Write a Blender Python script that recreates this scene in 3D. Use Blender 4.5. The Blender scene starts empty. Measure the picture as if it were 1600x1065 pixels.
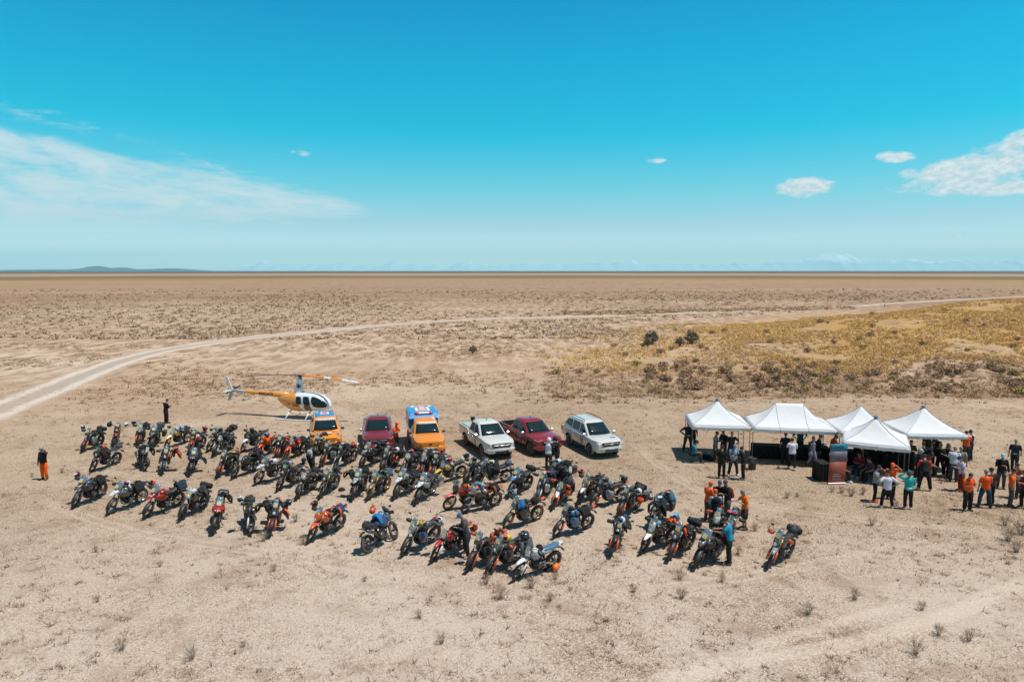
import bpy, bmesh, math, random
from math import sin, cos, pi, radians as R, sqrt, atan2
from mathutils import Vector, Matrix, Euler, noise as mnoise
import numpy as np

S = bpy.context.scene
COL = S.collection
random.seed(7)

# ------------------------------------------------------------------ camera
FPX = 1066.0                      # focal length in pixels of a 1600 px wide picture
CAMZ = 10.8                       # drone height
TILT = math.atan(109.5 / FPX)     # downward tilt that puts the horizon where it is
cam_d = bpy.data.cameras.new('camera'); cam = bpy.data.objects.new('camera', cam_d); COL.objects.link(cam)
cam.location = (0, 0, CAMZ); cam.rotation_euler = (pi / 2 - TILT, 0, 0)
cam_d.sensor_width = 36; cam_d.lens = 36 * FPX / 1600
cam_d.clip_start = 0.5; cam_d.clip_end = 150000
S.camera = cam

# ------------------------------------------------------------------ sun and sky
SUN_DIR = Vector((0.36, -0.09, 1.0)).normalized()      # towards the sun
SUN_EL = math.asin(SUN_DIR.z); SUN_AZ = atan2(SUN_DIR.x, SUN_DIR.y)
sl = bpy.data.lights.new('sun', 'SUN'); so = bpy.data.objects.new('sun', sl); COL.objects.link(so)
sl.energy = 5.0; sl.angle = R(0.53); sl.color = (1.0, 0.95, 0.88)
so.rotation_euler = SUN_DIR.to_track_quat('Z', 'Y').to_euler(); so.location = (0, 0, 60)

S.view_settings.view_transform = 'Standard'; S.view_settings.look = 'None'
S.view_settings.exposure = 0.0; S.view_settings.gamma = 1
S.cycles.use_denoising = True
S.cycles.max_bounces = 6; S.cycles.diffuse_bounces = 3; S.cycles.glossy_bounces = 3
S.cycles.transparent_max_bounces = 8; S.cycles.volume_bounces = 2
S.cycles.sample_clamp_indirect = 6

W = bpy.data.worlds.new('World'); S.world = W; W.use_nodes = True
class NT:
    """small helper for writing node trees"""
    def __init__(s, nt): s.nt = nt; s.L = nt.links
    def n(s, t, **k):
        nd = s.nt.nodes.new(t)
        for a, v in k.items(): setattr(nd, a, v)
        return nd
    def put(s, sock, v):
        if hasattr(v, 'is_output'): s.L.new(v, sock)
        elif isinstance(v, (tuple, list)) and len(v) == 3 and sock.type == 'RGBA': sock.default_value = (*v, 1)
        else: sock.default_value = v
    def m(s, op, a, b=0.0, c=0.0, clamp=False):
        nd = s.n('ShaderNodeMath', operation=op, use_clamp=clamp)
        s.put(nd.inputs[0], a); s.put(nd.inputs[1], b)
        if op in ('MULTIPLY_ADD', 'COMPARE', 'SMOOTH_MIN', 'SMOOTH_MAX'): s.put(nd.inputs[2], c)
        return nd.outputs[0]
    def mr(s, v, a, b, c=0.0, d=1.0, t='SMOOTHSTEP'):
        nd = s.n('ShaderNodeMapRange', interpolation_type=t)
        for i, x in zip(nd.inputs[:5], (v, a, b, c, d)): s.put(i, x)
        return nd.outputs[0]
    def mix(s, f, a, b, bt='MIX'):
        nd = s.n('ShaderNodeMix', data_type='RGBA', blend_type=bt)
        s.put(nd.inputs[0], f); s.put(nd.inputs[6], a); s.put(nd.inputs[7], b)
        return nd.outputs[2]
    def noise(s, vec, scale, detail=3, rough=.5, dist=0.0, out=0):
        nd = s.n('ShaderNodeTexNoise'); s.L.new(vec, nd.inputs['Vector'])
        nd.inputs['Scale'].default_value = scale; nd.inputs['Detail'].default_value = detail
        nd.inputs['Roughness'].default_value = rough; nd.inputs['Distortion'].default_value = dist
        return nd.outputs[out]
    def xyz(s, x, y, z=0.0):
        nd = s.n('ShaderNodeCombineXYZ')
        for i, v in zip(nd.inputs, (x, y, z)): s.put(i, v)
        return nd.outputs[0]
    def ramp(s, f, stops, interp='LINEAR'):
        nd = s.n('ShaderNodeValToRGB'); cr = nd.color_ramp; cr.interpolation = interp
        while len(cr.elements) < len(stops): cr.elements.new(0.5)
        for e, (p, c) in zip(cr.elements, stops): e.position = p; e.color = (*c, 1)
        s.L.new(f, nd.inputs[0]); return nd.outputs[0]

def build_world():
    W.node_tree.nodes.clear(); t = NT(W.node_tree)
    sky = t.n('ShaderNodeTexSky', sky_type='NISHITA', sun_disc=False, sun_elevation=SUN_EL, sun_rotation=SUN_AZ,
              air_density=1.0, dust_density=0.6, ozone_density=1.0, altitude=200)
    tc = t.n('ShaderNodeTexCoord'); sp = t.n('ShaderNodeSeparateXYZ'); t.L.new(tc.outputs['Generated'], sp.inputs[0])
    X, Y, Z = sp.outputs
    el = t.m('MULTIPLY', t.m('ARCSINE', Z), 180 / pi)              # elevation in degrees
    az = t.m('MULTIPLY', t.m('ARCTAN2', X, Y), 180 / pi)           # bearing in degrees
    # deep cyan grade of the clear air, by elevation
    tint = t.ramp(t.m('DIVIDE', el, 40.0, clamp=True), SKY_TINT)
    col = t.mix(1.0, sky.outputs[0], tint, 'MULTIPLY')
    col = t.mix(1.0, col, (SKY_S,) * 3, 'MULTIPLY')
    # thin cirrus fan on the left, converging to the right
    f = t.mr(az, -38.0, -11.2, 0, 1, 'LINEAR')                     # 0 at left edge, 1 at the tip
    vc = t.mr(az, -38.0, -11.5, 6.7, 4.8, 'LINEAR')
    hw = t.mr(az, -40.0, -11.2, 5.0, 0.5, 'LINEAR')
    hw = t.m('MAXIMUM', hw, 0.05)
    tt = t.m('DIVIDE', t.m('SUBTRACT', el, vc), hw)
    wv = t.xyz(t.m('MULTIPLY', az, 0.16), t.m('MULTIPLY', tt, 1.7), 3.1)
    n1 = t.noise(wv, 1.5, 7, .62, .6)
    wv2 = t.xyz(t.m('MULTIPLY', az, 0.4), t.m('MULTIPLY', el, 2.6), 9.0)
    n2 = t.noise(wv2, 1.2, 6, .65, .5)
    edge = t.mr(t.m('ADD', t.m('ABSOLUTE', tt), t.m('MULTIPLY', t.m('SUBTRACT', n2, .5), 1.4)), 0.45, 1.05, 1, 0)
    endm = t.m('MULTIPLY', t.mr(az, -14.5, -10.9, 1, 0), edge)
    dens = t.m('ADD', t.m('MULTIPLY', n1, .8), t.m('MULTIPLY', n2, .4))
    # the clear lane under the top streak
    lane = t.m('SUBTRACT', el, t.mr(az, -38.0, -22.0, 10.1, 7.5, 'LINEAR'))
    lane = t.m('MULTIPLY', t.mr(t.m('ABSOLUTE', lane), 0.0, 0.9, 0.25, 0), t.mr(az, -30, -22, 1, 0))
    cir = t.m('MULTIPLY', t.mr(t.m('SUBTRACT', dens, lane), 0.36, 0.78), endm)
    col = t.mix(t.m('MULTIPLY', t.m('POWER', cir, .8), 0.92), col, (6.6, 7.8, 8.2))
    # cumulus: soft unions of ellipses with noisy rims
    cv = t.xyz(t.m('MULTIPLY', az, 0.55), el, 0.0)
    nb = t.noise(cv, 1.1, 8, .66, .25)
    nf = t.noise(t.xyz(t.m('MULTIPLY', az, .8), t.m('MULTIPLY', el, 1.4), 5.0), 2.4, 6, .6)
    tot = None
    for (px, py, rx, ry, sl_, amp) in CLOUDS:
        a0 = math.degrees(math.atan2(px - 800, FPX * cos(TILT) ))
        d = Vector(((px - 800) / FPX, cos(TILT) - (py - 532.5) / FPX * sin(TILT), -sin(TILT) - (py - 532.5) / FPX * cos(TILT))).normalized()
        a0 = math.degrees(atan2(d.x, d.y)); e0 = math.degrees(math.asin(d.z))
        k = 180 / pi / FPX * cos(R(a0)) ** 1.3
        u = t.m('DIVIDE', t.m('SUBTRACT', az, a0), rx * k)
        vv = t.m('SUBTRACT', t.m('SUBTRACT', el, e0), t.m('MULTIPLY', t.m('SUBTRACT', az, a0), sl_))
        v = t.m('DIVIDE', vv, ry * k)
        q = t.m('ADD', t.m('MULTIPLY', u, u), t.m('MULTIPLY', v, v))
        b = t.m('MULTIPLY', t.m('SUBTRACT', 1.15, q), amp)
        b = t.m('MAXIMUM', b, -2.0)
        tot = b if tot is None else t.m('MAXIMUM', tot, b)
    tot = t.m('ADD', tot, t.m('MULTIPLY', t.m('SUBTRACT', nb, .5), 3.6))
    cm = t.mr(tot, -0.25, 1.0)
    shade = t.mr(t.m('ADD', nf, t.m('MULTIPLY', nb, .5)), 0.55, 0.95)
    cc = t.mix(shade, (5.6, 6.9, 7.4), (8.3, 8.7, 8.8))
    col = t.mix(t.m('MULTIPLY', cm, .92), col, cc)
    bg = t.n('ShaderNodeBackground'); bg.inputs[1].default_value = 0.10; t.L.new(col, bg.inputs[0])
    # colours above are display-referred, the sky's own strength is 0.10
    out = t.n('ShaderNodeOutputWorld'); t.L.new(bg.outputs[0], out.inputs[0])
    for nd in W.node_tree.nodes:
        pass
CLOUDS = [(1530, 262, 100, 28, .16, 1.0), (1575, 291, 135, 13, 0, 1.0), (1478, 266, 58, 15, .1, 1.0), (1588, 224, 30, 18, .45, .9), (1500, 284, 70, 18, 0, .9), (1560, 250, 45, 26, .3, .8),
          (1258, 293, 40, 15, 0, 1.2), (1400, 245, 27, 9, -.05, 1.1), (1026, 251, 9, 3, 0, .25), (472, 239, 9, 4, 0, .4), (458, 237, 5, 3, 0, .4),
          (345, 383, 14, 4, 0, .35), (1500, 367, 22, 6, 0, .35), (1246, 366, 14, 4, 0, .25), (885, 378, 14, 4, 0, .25)]
SKY_S = 2.2
SKY_TINT = [(0.0000, (0.66, 0.86, 1.08)), (0.0300, (0.58, 0.70, 0.88)), (0.0975, (0.405, 0.550, 0.618)), (0.1600, (0.227, 0.591, 0.591)), (0.2150, (0.109, 0.605, 0.618)), (0.2725, (0.009, 0.623, 0.636)), (0.4050, (0.000, 0.614, 0.664)), (0.5125, (0.000, 0.555, 0.655)), (0.65, (0.10, 0.36, 0.44)), (1.0, (0.17, 0.24, 0.28))]
build_world()

# ------------------------------------------------------------------ materials
MATS = {}
def lin(c):
    """'#rrggbb' or (r,g,b) 0-255 -> linear"""
    if isinstance(c, str): c = [int(c[i:i + 2], 16) for i in (1, 3, 5)]
    return tuple(((v / 255) / 12.92 if v / 255 <= .04045 else ((v / 255 + .055) / 1.055) ** 2.4) for v in c)
def pm(name, rgb, rough=.5, metal=0.0, dust=0.0, var=.12, scale=6.0, coat=0.0, dustc=(.36, .27, .19), spec=.5, bump=0.0):
    """procedural surface: base colour with slight variation, settled dust and uneven gloss"""
    if name in MATS: return MATS[name]
    m = bpy.data.materials.new(name); m.use_nodes = True; t = NT(m.node_tree)
    b = m.node_tree.nodes['Principled BSDF']
    tc = t.n('ShaderNodeTexCoord'); nz = t.noise(tc.outputs['Object'], scale, 4, .6)
    nz2 = t.noise(tc.outputs['Object'], scale * 4.3, 3, .6)
    c = t.mix(t.m('MULTIPLY', nz, 1.0), tuple(v * (1 - var) for v in rgb), tuple(min(1, v * (1 + var)) for v in rgb))
    if dust: c = t.mix(t.m('MULTIPLY', t.mr(t.m('ADD', nz, t.m('MULTIPLY', nz2, .5)), .45, 1.05), dust), c, dustc)
    t.L.new(c, b.inputs['Base Color'])
    t.L.new(t.m('ADD', t.m('MULTIPLY', nz2, .25), rough - .12, clamp=True), b.inputs['Roughness'])
    b.inputs['Metallic'].default_value = metal; b.inputs['Coat Weight'].default_value = coat
    b.inputs['Specular IOR Level'].default_value = spec
    if bump:
        bp = t.n('ShaderNodeBump'); bp.inputs['Distance'].default_value = bump; bp.inputs['Strength'].default_value = 1
        t.L.new(nz2, bp.inputs['Height']); t.L.new(bp.outputs[0], b.inputs['Normal'])
    MATS[name] = m; return m
def paint(c, dust=.18): return pm('paint_' + c, lin(c), .32, 0, dust, .06, 2.5, .5)
def plastic(c, dust=.2): return pm('plastic_' + c, lin(c), .45, 0, dust, .1, 9)
def cloth(c): return pm('cloth_' + c, lin(c), .85, 0, .06, .22, 7, spec=.2, bump=.01)
RUBBER = pm('rubber', (.018, .018, .019), .8, 0, .30, .2, 8)
BLACKP = pm('black_plastic', (.014, .015, .017), .5, 0, .10, .3, 9)
STEEL = pm('grey_steel', (.16, .16, .165), .4, .8, .15, .2, 12)
ALU = pm('bright_aluminium', (.55, .56, .57), .35, .9, .1, .1, 12)
DARKM = pm('dark_metal', (.035, .036, .04), .45, .5, .14, .3, 14)
CHROME = pm('chrome', (.75, .76, .78), .16, 1, .03, .05, 5)
GOLD = pm('gold_anodised', (.45, .30, .08), .4, .7, .1, .1, 8)
LAMP = pm('lamp_lens', (.62, .66, .70), .12, .3, .0, .1, 20, .8)
GLASSD = pm('tinted_glass', (.008, .022, .027), .10, 0, .02, .1, 3, 0, spec=.35)
SCREEN = pm('smoked_windscreen', (.16, .20, .21), .15, 0, .12, .2, 6, .5)
SKIN = pm('skin', (.36, .19, .12), .6, 0, 0, .1, 10)
SKIND = pm('dark_eye', (.03, .02, .02), .5)
HAIR = pm('dark_hair', (.018, .013, .011), .7, 0, 0, .3, 20)
HAIRG = pm('grey_hair', (.22, .21, .2), .7, 0, 0, .3, 20)
STICKY = pm('yellow_sticker', lin('#f2bd2c'), .5, 0, .05, .05, 9)
STICKB = pm('pale_blue_sticker', lin('#8fbac8'), .5, 0, .1, .1, 9)
WHITEP = pm('white_plastic', (.68, .69, .68), .4, 0, .16, .06, 7)

# ------------------------------------------------------------------ mesh builder
class MB:
    def __init__(s): s.v = []; s.f = []; s.mi = []; s.sm = []
    def add(s, vs, fs, mi=0, smooth=True):
        o = len(s.v); s.v += [tuple(v) for v in vs]; s.f += [tuple(o + i for i in f) for f in fs]
        s.mi += [mi] * len(fs); s.sm += [smooth] * len(fs); return s
    def box(s, c, d, rot=None, mi=0, ch=None):
        """chamfered box, centre c, full size d"""
        hx, hy, hz = d[0] / 2, d[1] / 2, d[2] / 2
        k = min(hx, hy, hz) * .45 if ch is None else min(ch, min(hx, hy, hz) * .9)
        vs = []; idx = {}
        for sx in (-1, 1):
            for sy in (-1, 1):
                for sz in (-1, 1):
                    for a in range(3):
                        p = [sx * (hx - k * (a != 0)), sy * (hy - k * (a != 1)), sz * (hz - k * (a != 2))]
                        idx[(sx, sy, sz, a)] = len(vs); vs.append(p)
        fs = []
        for a in range(3):
            b, c_ = (a + 1) % 3, (a + 2) % 3
            for sg in (-1, 1):
                q = []
                for (u, w) in ((-1, -1), (1, -1), (1, 1), (-1, 1)):
                    k3 = [0, 0, 0]; k3[a] = sg; k3[b] = u; k3[c_] = w; q.append(idx[(*k3, a)])
                fs.append(q if sg > 0 else q[::-1])
        for a in range(3):      # edge strips
            b, c_ = (a + 1) % 3, (a + 2) % 3
            for u in (-1, 1):
                for w in (-1, 1):
                    k1 = [0, 0, 0]; k2 = [0, 0, 0]; k1[a] = -1; k2[a] = 1
                    for kk in (k1, k2): kk[b] = u; kk[c_] = w
                    q = [idx[(*k1, b)], idx[(*k2, b)], idx[(*k2, c_)], idx[(*k1, c_)]]
                    fs.append(q if u * w < 0 else q[::-1])
        for sx in (-1, 1):
            for sy in (-1, 1):
                for sz in (-1, 1):
                    q = [idx[(sx, sy, sz, 0)], idx[(sx, sy, sz, 1)], idx[(sx, sy, sz, 2)]]
                    fs.append(q if sx * sy * sz > 0 else q[::-1])
        M = (rot.to_matrix() if isinstance(rot, Euler) else rot) if rot else None
        c = Vector(c)
        s.add([(M @ Vector(p) if M else Vector(p)) + c for p in vs], fs, mi, False); return s
    def tube(s, pts, r, n=6, mi=0, smooth=True, flat=1.0, up=None):
        """tube through points; r a number or one per point; flat squashes the cross-section"""
        P = [Vector(p) for p in pts]; m = len(P)
        rr = [r] * m if not hasattr(r, '__len__') else list(r)
        T = []
        for i in range(m):
            a = P[max(0, i - 1)]; b = P[min(m - 1, i + 1)]; d = (b - a)
            T.append(d.normalized() if d.length > 1e-9 else Vector((0, 0, 1)))
        ref = Vector(up) if up else (Vector((0, 0, 1)) if abs(T[0].z) < .9 else Vector((1, 0, 0)))
        x = T[0].cross(ref)
        x = x.normalized() if x.length > 1e-6 else Vector((1, 0, 0))
        vs = []; o = None
        for i in range(m):
            x = (x - T[i] * x.dot(T[i])); x = x.normalized() if x.length > 1e-6 else T[i].orthogonal().normalized()
            y = T[i].cross(x)
            for k in range(n):
                a = 2 * pi * k / n; vs.append(P[i] + x * cos(a) * rr[i] + y * sin(a) * rr[i] * flat)
        fs = []
        for i in range(m - 1):
            for k in range(n):
                fs.append((i * n + k, i * n + (k + 1) % n, (i + 1) * n + (k + 1) % n, (i + 1) * n + k))
        fs.append(tuple(range(n))[::-1]); fs.append(tuple((m - 1) * n + k for k in range(n)))
        s.add(vs, fs, mi, smooth); return s
    def ring(s, c, axis, prof, n=20, mi=0, smooth=True, closed=True):
        """revolve profile [(radius, along)] about axis ('x','y','z') at c"""
        vs = []; m = len(prof)
        for k in range(n):
            a = 2 * pi * k / n
            for (r, h) in prof:
                u, w = r * cos(a), r * sin(a)
                vs.append({'y': (c[0] + u, c[1] + h, c[2] + w), 'z': (c[0] + u, c[1] + w, c[2] + h), 'x': (c[0] + h, c[1] + u, c[2] + w)}[axis])
        fs = []
        mm = m if closed else m - 1
        for k in range(n):
            for j in range(mm):
                fs.append((k * m + j, k * m + (j + 1) % m, ((k + 1) % n) * m + (j + 1) % m, ((k + 1) % n) * m + j))
        s.add(vs, fs, mi, smooth); return s
    def disc(s, c, axis, r, h, n=16, mi=0):
        return s.ring(c, axis, [(1e-4, -h / 2), (r, -h / 2), (r, h / 2), (1e-4, h / 2)], n, mi, False)
    def ell(s, c, r, nu=12, nv=8, mi=0, rot=None, noise=0.0, smooth=True, seed=0):
        vs = []; M = rot.to_matrix() if rot else None
        for j in range(nv + 1):
            ph = pi * j / nv
            for i in range(nu):
                th = 2 * pi * i / nu
                p = Vector((sin(ph) * cos(th), sin(ph) * sin(th), cos(ph)))
                if noise: p *= 1 + noise * mnoise.noise(p * 2.2 + Vector((seed * 3.7, 0, seed)))
                p = Vector((p.x * r[0], p.y * r[1], p.z * r[2]))
                vs.append((M @ p if M else p) + Vector(c))
        fs = []
        for j in range(nv):
            for i in range(nu):
                a, b = j * nu + i, j * nu + (i + 1) % nu
                fs.append((a, a + nu, b + nu, b))
        s.add(vs, fs, mi, smooth); return s
    def hull(s, st, n=12, mi=0, smooth=True, e=.7, axis='x'):
        """loft of superellipse rings; stations (x, zc, hy, hz[, yc]); e<1 boxier"""
        vs = []
        for q in st:
            x, zc, hy, hz = q[:4]; yc = q[4] if len(q) > 4 else 0
            for k in range(n):
                a = 2 * pi * (k + .5) / n
                cy = math.copysign(abs(cos(a)) ** e, cos(a)); cz = math.copysign(abs(sin(a)) ** e, sin(a))
                vs.append((x, yc + hy * cy, zc + hz * cz))
        m = len(st); fs = []
        for i in range(m - 1):
            for k in range(n):
                fs.append((i * n + k, (i + 1) * n + k, (i + 1) * n + (k + 1) % n, i * n + (k + 1) % n))
        fs.append(tuple(range(n))); fs.append(tuple((m - 1) * n + k for k in range(n))[::-1])
        if st[0][0] < st[-1][0]: fs = [f[::-1] for f in fs]
        s.add(vs, fs, mi, smooth); return s
    def slab(s, poly, y0, y1, mi=0, b=.01, smooth=False):
        """side profile [(x,z)] given a thickness y0..y1 with softened rims"""
        cx = sum(p[0] for p in poly) / len(poly); cz = sum(p[1] for p in poly) / len(poly)
        R0 = max(math.hypot(p[0] - cx, p[1] - cz) for p in poly); k = 1 - b / R0; n = len(poly); vs = []
        b = min(b, abs(y1 - y0) * .45) * (1 if y1 > y0 else -1)
        for (y, kk) in ((y0, k), (y0 + b, 1), (y1 - b, 1), (y1, k)):
            vs += [(cx + (p[0] - cx) * kk, y, cz + (p[1] - cz) * kk) for p in poly]
        fs = [tuple(range(n)), tuple(3 * n + i for i in range(n))[::-1]]
        for j in range(3):
            for i in range(n): fs.append((j * n + i, (j + 1) * n + i, (j + 1) * n + (i + 1) % n, j * n + (i + 1) % n))
        s.add(vs, fs, mi, smooth); return s
    def quad(s, a, b, c, d, mi=0): return s.add([a, b, c, d], [(0, 1, 2, 3)], mi, False)
    def sheet(s, P, nx, nz, th, mi=0, smooth=True):
        """grid of points P[j][i] given a thickness along its normal"""
        vs = [Vector(P[j][i]) for j in range(nz) for i in range(nx)]; fs = []
        for j in range(nz - 1):
            for i in range(nx - 1):
                a = j * nx + i; fs.append((a, a + 1, a + nx + 1, a + nx))
        N = [Vector() for _ in vs]
        for f in fs:
            nn = (vs[f[1]] - vs[f[0]]).cross(vs[f[3]] - vs[f[0]])
            for i in f: N[i] += nn
        k = len(vs); vs2 = [v - nn.normalized() * th if nn.length > 0 else v for v, nn in zip(vs, N)]
        fs2 = [tuple(k + i for i in f[::-1]) for f in fs]
        rim = [i for i in range(nx)] + [j * nx + nx - 1 for j in range(1, nz)] + [(nz - 1) * nx + i for i in range(nx - 2, -1, -1)] + [j * nx for j in range(nz - 2, 0, -1)]
        rf = [(rim[(i + 1) % len(rim)], rim[i], rim[i] + k, rim[(i + 1) % len(rim)] + k) for i in range(len(rim))]
        s.add(vs + vs2, fs + fs2 + rf, mi, smooth); return s
    def mesh(s, name, mats):
        me = bpy.data.meshes.new(name); me.from_pydata(s.v, [], s.f)
        for m in (mats if isinstance(mats, (list, tuple)) else [mats]): me.materials.append(m)
        me.polygons.foreach_set('material_index', s.mi); me.polygons.foreach_set('use_smooth', s.sm)
        bm = bmesh.new(); bm.from_mesh(me); bmesh.ops.recalc_face_normals(bm, faces=bm.faces); bm.to_mesh(me); bm.free()
        me.update(); return me

def ob(name, me, parent=None, loc=None, rot=None, mat=None):
    o = bpy.data.objects.new(name, me); COL.objects.link(o)
    if parent: o.parent = parent
    if loc: o.location = loc
    if rot: o.rotation_euler = rot
    if mat: recolour(o, mat)
    return o
def recolour(o, mats):
    """this object's own material in slot 0.. (mesh data stays shared)"""
    for i, m in enumerate(mats if isinstance(mats, (list, tuple)) else [mats]):
        if m is None: continue
        o.material_slots[i].link = 'OBJECT'; o.material_slots[i].material = m
def tag(o, label=None, cat=None, group=None, kind=None):
    if label: o['label'] = label
    if cat: o['category'] = cat
    if group: o['group'] = group
    if kind: o['kind'] = kind
    return o
def root(name, loc=(0, 0, 0), yaw=0, lean=0, label=None, cat=None, group=None):
    o = bpy.data.objects.new(name, None); COL.objects.link(o); o.empty_display_size = .2
    o.location = loc; o.rotation_euler = (lean, 0, yaw); return tag(o, label, cat, group)

# ------------------------------------------------------------------ where things stand
def gp(px, py, z=0.0):
    """ground point seen at photo pixel (px, py)"""
    dx = (px - 800) / FPX; dz = -(py - 532.5) / FPX
    y = cos(TILT) + dz * sin(TILT); zz = -sin(TILT) + dz * cos(TILT)
    t = (CAMZ - z) / -zz
    return Vector((dx * t, y * t, z))
def head(phi): return R(phi - 90)        # phi: 0 faces the camera, 90 faces picture right

def sstep(a, b, x):
    t = min(1, max(0, (x - a) / (b - a))); return t * t * (3 - 2 * t)
def mound(x, y):
    yc = 88 + max(0, x - 20) * .56
    A = 4.4 * sstep(6, 108, x) + .8 * sstep(0, 60, x) * sstep(30, 60, x)
    fr = sstep(58, yc, y); bk = 1 - sstep(yc, yc + 40, y)
    return A * fr * bk
def relief(x, y):
    r = math.hypot(x, y)
    k = sstep(56, 80, y) * (1 - sstep(170, 300, r)) * sstep(-5, 15, x)
    return mound(x, y) + k * .35 * mnoise.noise(Vector((x * .06, y * .06, 1.0)))
ROAD = [(-60, 668), (0, 640), (60, 616), (120, 591), (180, 568), (240, 551), (300, 540), (350, 533), (400, 527), (500, 517), (600, 508), (700, 501), (800, 496.5), (900, 494.5),
        (1000, 492), (1100, 488.5), (1200, 484.5), (1350, 477), (1500, 468), (1600, 463.5), (1700, 459)]
TRACK1 = [(1000, 1075), (1060, 1055), (1130, 1038), (1220, 1023), (1290, 1012), (1350, 998), (1400, 985), (1460, 966), (1510, 948), (1560, 925), (1620, 900), (1700, 865)]
TRACK2 = [(1090, 1046), (1150, 1022), (1230, 995), (1310, 972), (1380, 953), (1430, 945)]
TRACK3 = [(560, 612), (640, 606), (740, 604), (850, 608), (960, 618), (1050, 628), (1150, 632), (1300, 628), (1450, 626), (1600, 632)]
TRACK4 = [(60, 563), (110, 568), (150, 574)]
TRACK5 = [(640, 640), (760, 648), (870, 668), (990, 688), (1100, 690)]

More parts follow.
